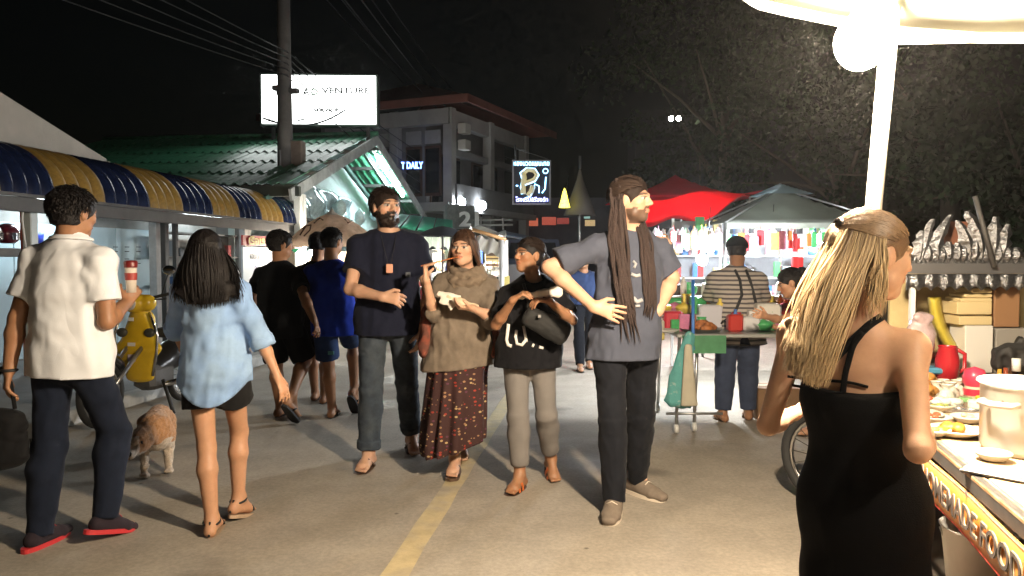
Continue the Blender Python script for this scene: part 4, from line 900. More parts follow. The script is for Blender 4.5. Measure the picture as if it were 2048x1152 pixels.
for i in range(22):
    px = 836 + (i % 11) * 15.5 + rg.uniform(-3, 3); py = 498 + (i // 11) * 26; d = 14.2 + rg.uniform(-.2, .4)
    garment(P(px, py, d), CLC[i % 7], rg.uniform(.11, .16), rg.uniform(.26, .42), i, 'small garment hung on the rail of the bright clothes stall', 'clothes on the mint green stall')
st_ = empty('menu_sign', P(990, 503, 13.2), 'small warm lit board with white lettering under the white canvas', 'sign')
MB().box(P(990, 506, 13.0), (.32, .03, .30)).build('board', mat('dark menu board', (.10, .06, .04), rough=.5), st_); text('lettering', 'ST', mat('white menu paint', (.85, .82, .76)), P(988, 504, 12.95), V(1, 0, 0), Z3, .14, st_, bold=.006)
for k, (py, cl) in enumerate(((514, (.7, .5, .2)), (521, (.75, .6, .3)), (530, (.2, .12, .08)))): MB().box(P(988, py, 12.95), (.28, .012, .04)).build('price_strip', mat('strip %d' % k, cl), st_)
tb_ = empty('market_table', P(930, 640, 13.0) * V(1, 1, 0), 'cloth covered trestle table under the clothes stall', 'table')
MB().box(P(930, 575, 13.0), (2.2, .9, .04)).build('table_top', mat('table board', (.3, .25, .2)), tb_); MB().sheet(lambda u, v: P(826 + u * 200, 576, 12.55) * V(1, 1, 0) + V(0, .03 * math.sin(u * 40), P(826, 576, 12.55)[2] * (1 - v)), 60, 4).build('cloth', mat('red table cloth', (.35, .05, .06), rough=.85), tb_)
for i in range(14):
    px = 830 + i * 14; c = P(px, 572, 12.7 + rg.uniform(0, .4)); hh_ = rg.uniform(.06, .2); o = MB().box(c + V(0, 0, hh_ / 2 - .01), (.12, .12, hh_), bev=.008).build('goods_box', mat('goods paint %d' % (i % 5), [(.6, .6, .55), (.5, .1, .08), (.1, .2, .5), (.7, .6, .2), (.2, .4, .2)][i % 5], rough=.4)); tag(o, 'small box of goods on the clothes stall table', 'box', 'boxes on the clothes stall table')
# behind the walking men: small lit stall
gs = empty('snack_stall', P(610, 640, 15.0) * V(1, 1, 0), 'small lit snack stall with white post behind the man in black', 'stall')
p = P(601, 510, 14.6); MB().box(V(p[0], p[1], .9), (.16, .16, 1.8)).build('post', WHP, gs); MB().box(P(640, 530, 15.2), (1.6, .1, .55)).build('back_panel', mat('cream stall panel', (.62, .5, .36), rough=.7), gs)
MB().prism([P(580, 497, 14.4), P(600, 497, 14.4), P(590, 506, 14.4)], V(0, .02, 0)).build('pennant', mat('green pennant', (.05, .4, .18)), gs)

# ------------------------------------------------------------------ far end of the street
fr = empty('far_shop', P(1110, 540, 32) * V(1, 1, 0), 'dim far shop with red and orange boards at the end of the street', 'shop')
MB().box(P(1105, 470, 33), (5.5, 1, 3.2)).build('wall', mat('dim far wall', (.10, .10, .115), rough=.9, var=.3, vscale=.8), fr)
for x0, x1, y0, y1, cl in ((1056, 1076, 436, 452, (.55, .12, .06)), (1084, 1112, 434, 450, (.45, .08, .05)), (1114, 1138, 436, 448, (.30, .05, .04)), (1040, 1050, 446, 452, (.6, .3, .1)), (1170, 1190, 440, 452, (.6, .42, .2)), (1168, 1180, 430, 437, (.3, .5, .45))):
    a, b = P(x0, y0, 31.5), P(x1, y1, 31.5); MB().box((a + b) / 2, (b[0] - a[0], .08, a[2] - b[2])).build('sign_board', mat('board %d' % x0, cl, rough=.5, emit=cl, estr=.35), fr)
MB().prism([P(1010, 470, 20), P(1090, 484, 20), P(1090, 478, 24), P(1010, 462, 24)], V(0, 0, -.05)).build('lean_to_roof', mat('blue grey roof sheet', (.16, .19, .24), .5, .3), fr)
tk = empty('pickup_truck', P(1060, 560, 18) * V(1, 1, 0), 'parked dark pickup truck seen from behind far down the street', 'truck')
c = P(1066, 530, 18); MB().box(c + V(0, .8, -.25), (1.7, 3.2, .7), bev=.08).build('body', mat('dark truck paint', (.05, .06, .09), rough=.3, coat=.5), tk); MB().prism([c + V(-.75, 0, .08), c + V(.75, 0, .08), c + V(.62, .25, .62), c + V(-.62, .25, .62)], V(0, 1.4, 0)).build('cab', MATS['dark truck paint'], tk)
MB().prism([c + V(-.62, -.01, .16), c + V(.62, -.01, .16), c + V(.53, .16, .54), c + V(-.53, .16, .54)], V(0, -.02, 0)).build('rear_window', DW, tk)
for s_ in (-1, 1): MB().box(c + V(s_ * .72, -.82, -.2), (.14, .05, .26)).build('tail_light', mat('tail light red', (.4, .02, .02), rough=.2), tk); MB().lathe([(0, -.1), (.28, -.1), (.31, 0), (.28, .1), (0, .1)], c + V(s_ * .78, .1, -.62), 14, (V(0, 1, 0), Z3, V(1, 0, 0))).build('wheel', RUBBER if 'RUBBER' in globals() else CABM, tk)
MB().box(c + V(0, -.83, -.42), (.4, .03, .12)).build('number_plate', mat('plate white', (.6, .6, .6)), tk)
yl = empty('yellow_lantern', P(1129, 414, 19), 'glowing yellow cone shaped lantern hanging far down the street', 'lantern')
MB().lathe([(.0, .50), (.05, .40), (.10, .2), (.16, 0), (0, 0)], P(1129, 415, 19), 12, sx=.9).build('shade', emitter('yellow lantern glow', (1, .85, .06), 2.2), yl); MB().tube([P(1133, 380, 19), P(1138, 350, 19.2)], .012, 5).build('hanger', CABM, yl)
cu_ = empty('closed_parasol', P(1160, 560, 19.5) * V(1, 1, 0), 'tall folded dark parasol beside the yellow lantern', 'parasol')
q = P(1160, 335, 19.5); MB().lathe([(.02, 0), (.08, -.3), (.3, -.9), (.42, -1.25), (.1, -1.2), (.06, -1.0)], q, 12).build('canopy', mat('dull parasol cloth', (.13, .125, .12), rough=.9), cu_); MB().tube([V(q[0], q[1], 0), q + V(0, 0, .3)], .03, 6).build('pole', STL, cu_)

# ------------------------------------------------------------------ bright stall on the right: grey gazebo, red awnings, shelves of goods
gz = empty('gazebo', P(1560, 620, 9.6) * V(1, 1, 0), 'grey pyramid gazebo with pale blue peak over the bright stall', 'gazebo'); gc = P(1560, 372, 9.6); GW = 1.95
GRY = mat('translucent grey canopy', (.24, .26, .23), rough=.6, var=.12, vscale=3, transl=.35)
zb, zt = P(1560, 446, 8.7)[2], gc[2]
b = canopy(MB(), (gc[0], gc[1], 0), GW, GW, zb, zt, sag=.05); b.build('canopy', GRY, gz, solid=.004)
b = canopy(MB(), (gc[0], gc[1], 0), .62, .62, zt - .12, zt + .035, sag=.0); b.build('peak_cap', mat('pale blue cap cloth', (.42, .58, .66), rough=.6, transl=.5), gz)
b = MB(); hw = GW / 2; valance(b, [V(gc[0] - hw, gc[1] - hw, zb), V(gc[0] + hw, gc[1] - hw, zb), V(gc[0] + hw, gc[1] + hw, zb)], .08, .2, .01, 30); b.build('valance', GRY, gz)
for sx in (-1, 1):
    for sy in (-1, 1): q = V(gc[0] + sx * hw, gc[1] + sy * hw, zb); MB().tube([q * V(1, 1, 0), q], .018, 6).build('leg', STL, gz); MB().tube([q, V(gc[0], gc[1], zt - .03)], .012, 5).build('strut', STL, gz)
RED = mat('red tarpaulin', (.66, .03, .06), rough=.6, var=.10, vscale=3, transl=.7)
r1 = empty('red_awning', P(1400, 620, 12.2) * V(1, 1, 0), 'large sagging red tarpaulin awning behind the man with dreadlocks', 'awning')
a0, a1, a2, a3 = P(1270, 448, 10.4), P(1420, 440, 10.4), P(1545, 380, 13.6), P(1285, 402, 13.6)
MB().sheet(lambda u, v: (a0 * (1 - u) + a1 * u) * (1 - v) + (a3 * (1 - u) + a2 * u) * v + V(0, 0, .16 * math.sin(math.pi * v) - .05 * math.sin(u * 9)), 18, 10).build('cloth', RED, r1, solid=.005)
for px, py, d in ((1282, 447, 10.5), (1408, 440, 10.5)): p = P(px, py, d); MB().tube([p * V(1, 1, 0), p], .02, 6).build('pole', STL, r1)
r2 = empty('red_awning', P(1340, 600, 15.5) * V(1, 1, 0), 'upper dark red awning peak behind the larger red one', 'awning')
b = canopy(MB(), P(1350, 420, 15.5) * V(1, 1, 0), 2.6, 2.4, P(1350, 402, 15.5)[2], P(1350, 350, 15.5)[2], sag=.08); b.build('cloth', RED, r2, solid=.005)
for sx in (-1, 1): p = P(1350, 402, 15.5) + V(sx * 1.2, -1.1, 0); MB().tube([p * V(1, 1, 0), p], .02, 6).build('pole', STL, r2)
bulb(1362, 470, 11.4, .06, (.95, .97, 1), 240, 'white bulb under the large red awning', cord=.3); bulb(1418, 490, 7.6, .075, (.90, .96, 1), 175, 'dazzling white bulb hanging at the front of the bright stall', cord=.25)
bulb(1404, 520, 7.9, .06, (.92, .97, 1), 30, 'second white bulb just below the dazzling one', cord=.2); bulb(1545, 470, 9.0, .055, (.95, .98, 1), 30, 'white bulb under the peak of the gazebo', cord=.25); bulb(1640, 480, 9.4, .05, (.95, .98, 1), 16, 'white bulb at the back of the gazebo near the blonde woman', cord=.2)
rk = empty('goods_shelf', P(1500, 620, 9.4) * V(1, 1, 0), 'white shelf rack packed with goods under the gazebo', 'shelf'); RD = 9.5
for px in (1345, 1440, 1560, 1672): p = P(px, 560, RD + .15); MB().box(V(p[0], p[1], .95), (.03, .03, 1.9)).build('upright', WHP, rk)
for py in (470, 512, 556, 600, 640): a, b_ = P(1340, py, RD), P(1680, py, RD); MB().box((a + b_) / 2 + V(0, .1, 0), (b_[0] - a[0], .3, .02)).build('shelf_board', WHP, rk)
MB().box((P(1340, 440, RD + .4) + P(1690, 650, RD + .4)) / 2, (P(1690, 440, RD)[0] - P(1340, 440, RD)[0], .03, 1.35)).build('back_sheet', mat('white back sheet', (.34, .36, .40), rough=.8, var=.1), rk)
GC = [(.75, .74, .72), (.55, .05, .05), (.08, .22, .5), (.1, .4, .15), (.8, .65, .3), (.7, .7, .72), (.6, .3, .35), (.12, .12, .13), (.5, .62, .66)]
for i in range(120):
    sh = rg.choice((470, 512, 556, 600, 640)); px = rg.uniform(1342, 1676); base = P(px, sh, RD + rg.uniform(-.04, .14)) + V(0, 0, .012); kind = rg.choice('bbxxp'); cl = rg.randrange(9); m_ = mat('pack %d' % cl, GC[cl], rough=.3, var=.15, vscale=20); b = MB(); h_ = rg.uniform(.09, .22)
    if kind == 'b': b.lathe([(0, 0), (.03, 0), (.032, h_ * .65), (.012, h_ * .8), (.012, h_), (0, h_)], base, 10); nm, ct, lb_ = 'bottle', 'bottle', 'small bottle on the white shelves under the gazebo'
    elif kind == 'x': b.box(base + V(0, 0, h_ / 2), (rg.uniform(.06, .13), .06, h_), bev=.006); nm, ct, lb_ = 'packet', 'packet', 'coloured packet on the white shelves under the gazebo'
    else: b.lathe([(.0, 0), (.05, .005), (.065, h_ * .4), (.03, h_ * .75), (.045, h_)], base, 9, sx=1.1, sy=.6); nm, ct, lb_ = 'plastic_bag', 'bag', 'tied plastic bag on the white shelves under the gazebo'
    tag(b.build(nm, m_), lb_, ct, {'bottle': 'bottles on the gazebo shelves', 'packet': 'packets on the gazebo shelves', 'bag': 'bags on the gazebo shelves'}[ct])
for i, (px, py) in enumerate(((1582, 486), (1592, 488), (1602, 487), (1590, 524), (1600, 525))):
    c = P(px, py, 8.9); tag(MB().box(c, (.07, .04, .13), bev=.008).build('red_packet', mat('red packet', (.6, .03, .03), rough=.3)), 'red packet hung at the front of the gazebo shelves', 'packet', 'red packets at the gazebo front')
for i in range(16):
    px = 1310 + i * 9.5 + rg.uniform(-3, 3); c = P(px, 452 + rg.uniform(0, 6), 9.0 + rg.uniform(-.2, .3)); h_ = rg.uniform(.16, .3); b = MB(); b.lathe([(.008, 0), (.035, -.05), (.06, -h_ * .6), (.05, -h_ * .9), (.0, -h_)], c, 8, sx=1.0, sy=.6)
    tag(b.build('hanging_bag', mat('white bag plastic', (.72, .72, .76), rough=.3, var=.2, vscale=14)), 'white plastic bag hanging from the edge of the red awning', 'bag', 'bags along the awning edge')
# front table of that stall
TZ = .80; t0 = G(1372, 668, TZ); TX, TY = t0[0] - .04, t0[1]
ft = empty('stall_table', V(TX + .7, TY + .45, 0), 'folding stall table with green front and teal cloth at the bright stall', 'table')
MB().box(V(TX + .62, TY + .5, TZ - .015), (1.30, 1.0, .03), bev=.005).build('table_top', mat('table sheet metal', (.42, .42, .40), .4, .5), ft)
MB().box(V(TX + .18, TY - .012, TZ - .08), (.34, .02, .14)).build('green_panel', mat('green painted panel', (.06, .22, .10), rough=.5, var=.2, vscale=12), ft)
for dx, dy in ((.0, .05), (.16, .12), (1.2, .05), (.02, .9), (1.2, .9)): MB().tube([V(TX + dx, TY + dy, TZ - .03), V(TX + dx - .02, TY + dy, .06)], .014, 6).build('leg', STL, ft); MB().lathe([(0, -.015), (.035, -.015), (.04, 0), (.035, .015), (0, .015)], V(TX + dx - .02, TY + dy, .04), 10, (V(0, 1, 0), Z3, V(1, 0, 0))).build('caster', WHP, ft)
MB().tube([V(TX - .1, TY + .05, .16), V(TX + .35, TY + .05, .16)], .012, 6).build('cross_bar', STL, ft)
Fd = Field((-.16, -.12, -.62), (.16, .12, .05), .008); Fd.ell((.05, 0, 0), (-.04, 0, -.52), (.06, .03), (.12, .045), V(1, 0, 0), .02); Fd.ripple(.010, 22, 3, (1, 1, .2)); v, q = Fd.net()
tc_ = empty('teal_cloth', V(TX - .06, TY - .03, .2), 'teal patterned cloth hanging at the corner of the stall table', 'cloth'); c = P(1366, 680, TY - .06); o = link('cloth', np_mesh('cloth', v, q), mat('teal printed cloth', (.10, .34, .33), rough=.8, col2=(.42, .50, .48), vscale=14, mask=(.58, .68), var=.1), tc_); o.location = tuple(V(c[0], c[1], .80) - np.array(tc_.location))
Fd = Field((-.12, -.1, -.62), (.12, .1, .05), .008); Fd.ell((0, 0, -.04), (.01, 0, -.56), (.03, .02), (.072, .028), V(1, 0, 0), .02); Fd.ripple(.006, 20, 5, (1, 1, .2)); Fd.plane((0, 0, -.5), -Z3); v, q = Fd.net(); c = P(1377, 700, TY - .12)
o = link('beige_cloth', np_mesh('beige_cloth', v, q), mat('beige cloth', (.48, .44, .34), rough=.85, var=.08)); o.location = (c[0], c[1], .76); tag(o, 'long beige cloth hanging beside the teal one', 'cloth')
MB().tube([P(1386, 700, TY), P(1386, 560, TY + .2)], .014, 6).build('blue_pole', mat('blue pole paint', (.05, .2, .6), rough=.4), ft)
MB().box(P(1400, 618, 6.9), (.62, .35, .02)).build('upper_shelf', WHP, ft); MB().box(P(1380, 580, 7.1), (.5, .3, .10), bev=.01).build('dark_crate', mat('dark crate', (.05, .05, .06)), ft)
gb = P(1372, 604, 6.6); tag(MB().lathe([(0, -.18), (.02, -.175), (.04, -.15), (.042, .12), (.03, .16), (.012, .18)], gb, 14, (V(0, 1, 0), Z3, V(1, 0, 0))).build('green_bag', mat('green plastic roll', (.06, .36, .12), rough=.25, coat=.4)), 'long green plastic roll lying on the upper shelf of the bright stall', 'roll')
tr = empty('fried_food_tray', V(TX + .20, TY + .16, TZ), 'metal tray heaped with fried chicken pieces on the stall table', 'food tray')
MB().lathe([(0, .004), (.13, .004), (.15, .03), (.155, .03)], V(TX + .20, TY + .16, TZ), 20, sx=1.1).build('tray', STL, tr)
FRM = mat('fried batter', (.42, .15, .045), rough=.55, var=.35, vscale=40, bump=.6, bscale=120)
for i in range(16):
    a, r = rg.uniform(0, 6.28), rg.uniform(0, .11); c = V(TX + .20 + r * math.cos(a) * 1.1, TY + .16 + r * math.sin(a), TZ + .035 + (.11 - r) * .5 * rg.random()); MB().sphere(c, rg.uniform(.025, .038), 8, 6, (rg.uniform(.9, 1.7), 1, rg.uniform(.7, 1))).build('fried_piece', FRM, tr)
def plate(c, r, m_, label, food=None, fm=None, cat='plate'):
    t = empty('plate', c, label, cat); MB().lathe([(0, .004), (r * .6, .004), (r * .98, .022), (r, .026), (r * .96, .028), (r * .6, .010), (0, .010)], c, 24).build('dish', m_, t)
    if food:
        rr = random.Random(int(c[0] * 999))
        for i in range(food):
            a, q = rr.uniform(0, 6.28), rr.uniform(0, r * .55); MB().sphere(np.array(c) + V(q * math.cos(a), q * math.sin(a), .018 + .012 * rr.random()), r * rr.uniform(.16, .26), 8, 6, (1.1, 1, .75)).build('food_piece', fm, t)
    return t
WPL = mat('white glazed plate', (.74, .72, .68), rough=.3)
plate(V(TX - .10, TY + .10, TZ), .11, WPL, 'white plate at the near corner of the stall table'); plate(V(TX - .12, TY + .38, TZ + .10), .10, WPL, 'stack top plate behind the white corner plate')
for k in range(5): tag(MB().lathe([(0, 0), (.06, 0), (.10, .018), (.098, .02), (0, .006)], V(TX - .12, TY + .38, TZ + k * .02), 18).build('plate', WPL), 'white plate stacked under another on the stall table', 'plate', 'stack of plates on the stall table')
for i, (dx, dy, cl, s_) in enumerate(((.0, .3, (.5, .03, .05), (.16, .12, .16)), (.48, .2, (.5, .04, .03), (.12, .1, .14)), (.62, .25, (.7, .7, .72), (.14, .12, .12)), (.35, .5, (.6, .6, .66), (.2, .15, .2)), (-.2, .5, (.45, .06, .12), (.18, .16, .2)), (.8, .4, (.75, .72, .66), (.2, .2, .22)), (1.0, .2, (.2, .3, .5), (.15, .12, .12)))):
    o = MB().box(V(TX + dx, TY + dy, TZ + s_[2] / 2), s_, bev=.015).build('food_container', mat('container %d' % i, cl, rough=.35)); tag(o, ['red box in the middle of the stall table', 'small red box beside the fried chicken', 'white box right of the fried chicken', 'tall pale box behind the fried chicken', 'crimson cool box at the left end of the stall table', 'large white tub on the stall table', 'blue box at the right end of the stall table'][i], 'box')
jr = empty('glass_jar', P(1312, 672, 6.0), 'clear jar with yellow contents beside the man with dreadlocks', 'jar'); MB().box(P(1312, 660, 6.0), (.12, .1, .16), bev=.01).build('jar_body', mat('cloudy plastic', (.45, .42, .34), rough=.2), jr); MB().box(P(1312, 672, 5.99), (.121, .101, .06), bev=.01).build('contents', mat('yellow contents', (.55, .45, .12)), jr)
GK = [((.62, .05, .06), 'red'), ((.07, .20, .55), 'blue'), ((.08, .40, .14), 'green'), ((.80, .62, .10), 'yellow'), ((.75, .74, .72), 'white'), ((.62, .22, .36), 'pink'), ((.45, .18, .05), 'brown')]
for i in range(70):
    ci = rg.randrange(7); cl, cn_ = GK[ci]; row = i % 3; x_ = TX + rg.uniform(-.25, 1.25); y_ = TY + (.30, .55, .85)[row] + rg.uniform(-.08, .08); zb_ = TZ + (0, .12, .26)[row]; h_ = rg.uniform(.08, .18); b = MB(); kk = i % 4
    if kk == 0: b.lathe([(0, 0), (.035, 0), (.055, .03), (.06, h_ * .6), (.03, h_ * .85), (.04, h_)], V(x_, y_, zb_), 9, sx=1.1, sy=.8); nm = 'snack_bag'
    elif kk == 1: b.box(V(x_, y_, zb_ + h_ / 2), (rg.uniform(.06, .12), rg.uniform(.05, .09), h_), (rdir(rg.uniform(-25, 25)), fdir(rg.uniform(-5, 5)), Z3), .006); nm = 'snack_packet'
    elif kk == 2: b.lathe([(0, 0), (.028, 0), (.03, h_ * .7), (.012, h_ * .9), (.014, h_ * 1.05), (0, h_ * 1.05)], V(x_, y_, zb_), 10); nm = 'drink_bottle'
    else: b.lathe([(0, 0), (.05, 0), (.075, .05), (.08, .055), (.06, .075), (0, .10)], V(x_, y_, zb_), 12); nm = 'food_bowl'
    tag(b.build(nm, mat('stall goods ' + cn_, cl, rough=.35, var=.2, vscale=25)), '%s %s in the crowded rows on the bright stall table' % (cn_, nm.replace('_', ' ')), nm.split('_')[1], '%s %s on the bright stall table' % (cn_, nm.replace('_', ' ')))
MB().box(V(TX + .5, TY + .55, TZ + .058), (1.5, .22, .115), bev=.006).build('goods_step', mat('stepped shelf', (.5, .5, .48), rough=.6), ft); MB().box(V(TX + .5, TY + .85, TZ + .128), (1.5, .26, .255), bev=.006).build('goods_step', MATS['stepped shelf'], ft)
for i in range(26):
    cl, cn_ = GK[rg.randrange(7)]; px = 1320 + i * 13.5 + rg.uniform(-4, 4); c = P(px, 462 + rg.uniform(-4, 10), 8.4 + rg.uniform(-.1, .1)); h_ = rg.uniform(.10, .22); b = MB().box(c - V(0, 0, h_ / 2), (rg.uniform(.05, .10), .02, h_), bev=.006); b.tube([c, c + V(0, 0, .06)], .003, 4); tag(b.build('hanging_packet', MATS.get('stall goods ' + cn_) or mat('stall goods ' + cn_, cl, rough=.35)), '%s packet hanging in a row under the gazebo edge' % cn_, 'packet', '%s packets hanging under the gazebo' % cn_)
# stool and box near the customer
bs = empty('cardboard_box', P(1540, 850, 6.1) * V(1, 1, 0), 'brown cardboard box on the ground beside the striped shirt man', 'box'); c = G(1492, 850); MB().box(V(c[0] + .35, c[1] + .3, .14), (.4, .3, .28), bev=.006).build('carton', mat('brown cardboard', (.22, .13, .07), rough=.85, var=.15), bs); MB().box(V(c[0] + .35, c[1] + .3, .283), (.41, .06, .004)).build('tape', mat('tape', (.35, .26, .14), rough=.4), bs)
# ------------------------------------------------------------------ people
HAIRB = mat('black hair', (.009, .007, .007), rough=.55, bump=.35, bscale=220, spec=.3)
HAIRD = mat('dark brown hair', (.020, .012, .009), rough=.65, bump=.25, bscale=220, spec=.2)
def cloth(name, col, var=.10, rough=.85, **kw): return mat(name, col, rough=rough, var=var, vscale=kw.pop('vscale', 9), bump=.12, bscale=kw.pop('bscale', 420), sheen=.04, spec=.15, crease=kw.pop('crease', .34), **kw)
RUBBER = mat('black rubber', (.018, .017, .017), rough=.7); BROWNR = mat('brown leather', (.10, .055, .032), rough=.6, var=.2, vscale=30)
def arc_strands(seed, n, fn):
    rng = np.random.RandomState(seed); return [fn(rng) for _ in range(n)]

# --- man in a white polo shirt, walking away
f = Fig('man in white polo shirt and dark jeans walking away, holding a drink', P(140, 484, 3.62), P(140, 768, 3.66), 1.74, 12, P(148, 428, 3.62), 22, -6, girth=1.06, skin='tan', h=.007)
f.arm(-1, (30, 650), (18, 742), 1, -1, .55, palm=V(.6, .5, 0)); f.arm(1, (214, 648), (252, 606), -1, 1, .9, hdir=V(.35, .5, .9), palm=V(-.6, .6, -.2))
f.leg(-1, G(80, 1092), 8); f.leg(1, G(206, 1080), 22, .005, .04)
f.body(toes=False)
f.top(cloth('white pique cotton', (.78, .80, .84), .04), 0.83, .020, .66, .062, .007, .010, 'polo_shirt', .02, hem_tilt=(.05, 0), freq=8)
def collar(f, m, r=.064, hgt=.042, name='collar'):
    b = MB(); k = f.k
    def fn(u, v):
        a = u * 2 * math.pi * .92 + .25; rr = (r + .012 * (1 - v) + (.016 if v < .3 else 0)) * k
        return f.neck + f.f * (math.cos(a) * rr + .008) + f.r * math.sin(a) * rr * 1.08 + f.up * ((v * hgt) + .003 + .012 * (1 - math.cos(a)) * .5) * k
    b.sheet(fn, 26, 4); return b.build(name, m, f.root, solid=.004)
collar(f, MATS['white pique cotton'])
f.legs(cloth('dark navy denim', (.009, .013, .026), .22, vscale=14), -.02, .012, folds=.006, thigh=.004)
f.cap_hair(HAIRB, .014, .05, -.062, 3, .003, 150); f.short_strands(HAIRB, 1300, .03, .45, .012)
REDS = mat('red rubber sole', (.50, .03, .035), rough=.55)
for q in (1, -1): f.shoe(q, cloth('dark canvas shoe', (.025, .018, .024)), REDS)
o = MB(); o.tube([f.wr[-1] + (f.r * math.cos(a) + f.f * math.sin(a)) * .031 for a in np.linspace(0, 2 * math.pi, 15)[:-1]], .008, 6, closed=True); o.box(f.wr[-1] - f.r * .034, (.012, .034, .034), (f.r, f.f, V(0, 0, 1)), .003)
o.build('wristwatch', RUBBER, f.root)
polo = f
# drink in his hand
hd = f.wr[1] + f.hand[1][0] * .085; cupc = P(262, 556, 3.62)
cup = empty('drink_cup', cupc - V(0, 0, .07), 'drink cup with red band and dark lid held by the man in polo shirt', 'cup')
MB().lathe([(0, -.07), (.022, -.07), (.028, .07), (.0, .07)], cupc, 18).build('cup_body', mat('cup paper', (.62, .55, .48), rough=.5), cup)
MB().lathe([(.0295, .05), (.032, .074), (.028, .084), (0, .086)], cupc, 18).build('lid', mat('dark red lid', (.14, .012, .012), rough=.4), cup)
MB().lathe([(.0264, -.01), (.0285, .025)], cupc, 18).build('band', mat('red cup band', (.30, .04, .035), rough=.5), cup)
# black bag by his side
bagc = P(6, 868, 3.55); bag = empty('shoulder_bag', bagc - V(0, 0, .17), 'black fabric bag hanging at the left edge beside the man in polo shirt', 'bag')
Fd = Field((-.2, -.14, 0), (.2, .14, .36), .007); Fd.ell((0, 0, .06), (0, 0, .25), (.12, .06), (.10, .045), V(1, .2, 0), .02); Fd.ripple(.008, 14, 4)
v, q = Fd.net(); link('bag_body', np_mesh('bag_body', v, q), cloth('black bag cloth', (.008, .008, .009)), bag)
MB().tube([bagc + V(-.07, 0, .12), bagc + V(-.05, 0, .24), bagc + V(-.01, .02, .30), bagc + V(.03, .02, .24), bagc + V(.06, 0, .12)], .009, 6).build('strap', MATS['black bag cloth'], bag)

# --- girl in a pale denim shirt
f = Fig('woman with long black hair in pale denim shirt and black shorts walking away', P(418, 556, 3.80), P(430, 752, 3.84), 1.55, -4, P(412, 508, 3.80), -14, -4, sex='f', skin='warm', h=.007, girth=.98)
f.arm(-1, (352, 655), (366, 700), 1, 1, .5); f.arm(1, (528, 690), (566, 778), 1, -1, .35, palm=V(-.8, .4, 0))
f.leg(-1, G(424, 1068), -10); f.leg(1, G(474, 1038), 12, 0, .035)
f.body()
DEN = cloth('pale denim', (.235, .37, .62), .10, col2=(.29, .43, .64), vscale=6)
f.top(DEN, .652, .016, .8, .055, .009, .012, 'denim_shirt', .020, .006, waist=1.6, sleeve_fore=.12, hem_tilt=(0, 0), freq=8, hem_curve=.09)
for q in (1, -1):   # rolled sleeves
    e = f.el[q] + (f.wr[q] - f.el[q]) * .05; d = nrm(f.wr[q] - f.el[q])
    b = MB(); b.lathe([(.050, -.03), (.062, -.022), (.064, .0), (.062, .03), (.052, .036)], e, 20, (nrm(np.cross(d, V(0, 1, .2))), nrm(np.cross(d, np.cross(d, V(0, 1, .2)))), d)); b.build('rolled_cuff', DEN, f.root)
collar(f, DEN, .06, .03)
f.legs(cloth('black cotton', (.012, .012, .013)), 0, .020, 'shorts', knee_frac=.44, thigh=.018)
for q in (1, -1): f.sandal(q, mat('tan sandal sole', (.42, .30, .20), rough=.7), RUBBER, 'ankle')
f.cap_hair(HAIRB, .018, .055, -.11, 7, .003, 90)
def long_hair(f, m, n, seed, bottom, off, ell=(.072, .092), cols=None, rad=.003, wav=.006, lo=-.72, hi=.72, sag=.02, name='hair', start=(.0, .35)):
    """locks falling from the crown over the skull and down; bottom(rng, u) -> world end point, u = -1..1 round the head, 0 = back"""
    rng = np.random.RandomState(seed); paths, cc, rr = [], [], []
    for i in range(n):
        u = rng.uniform(lo, hi); phi = u * math.pi; e = bottom(rng, u); pts = []; a1 = rng.uniform(*start); o = off + rng.uniform(-.006, .004)
        for t in np.linspace(0, 1, 7):
            th = (a1 + (1.55 - a1) * t); pts.append(f.H_(math.sin(phi) * math.sin(th) * (ell[0] + o), -math.cos(phi) * math.sin(th) * (ell[1] + o) - .014, math.cos(th) * (.087 + o) + .03))
        side = pts[-1]; ph = rng.rand() * 6; out = (f.hx * math.sin(phi) - f.hy * math.cos(phi)) * sag * f.hs
        for t in np.linspace(.14, 1, 9):
            pts.append(side * (1 - t) + e * t + out * math.sin(t * math.pi) + f.hx * math.sin(t * 5 + ph) * wav * t + f.hy * math.cos(t * 4 + ph) * wav * t)
        q = np.array(pts)
        for _ in range(3): q[1:-1] = (q[:-2] + 2 * q[1:-1] + q[2:]) / 4
        paths.append(q); rr.append(rad * rng.uniform(.6, 1.3))
        if cols is not None: cc.append(cols(rng, len(pts)))
    return strands(name, paths, rr, m, f.root, cc if cols is not None else None, 3 if n > 2000 else 4, f.base)
def hair_mass(f, pts, rads, side, m, seed, name='hair_mass', rip=.004, fq=40):
    q = np.array([f.L(x) for x in pts]); Fd = Field(q.min(0) - .16, q.max(0) + .14, .006); Fd.loft(list(q), rads, side, .03); Fd.ripple(rip, fq, seed, (1, 1, .15), .03); v, fc = Fd.net(); return link(name, np_mesh(name, v, fc), m, f.root)
hair_mass(f, [f.H_(0, -.05, .02), P(413, 545, 3.735), P(412, 580, 3.715), P(412, 604, 3.70)], [(.085, .072), (.088, .045), (.118, .026), (.125, .010)], V(1, 0, 0), HAIRB, 5)
long_hair(f, HAIRB, 700, 11, lambda rng, u: P(412 + u * 92 + rng.uniform(-8, 8), 613 + rng.uniform(-20, 8) - 20 * abs(u), 3.675 + abs(u) * .06), .020, wav=.006, rad=.0042, sag=.03)
long_hair(f, HAIRB, 26, 12, lambda rng, u: P(476 + rng.uniform(-12, 14), 588 + rng.uniform(-25, 10), 3.70), .020, wav=.008, rad=.0032, lo=.4, hi=.75)
denim = f

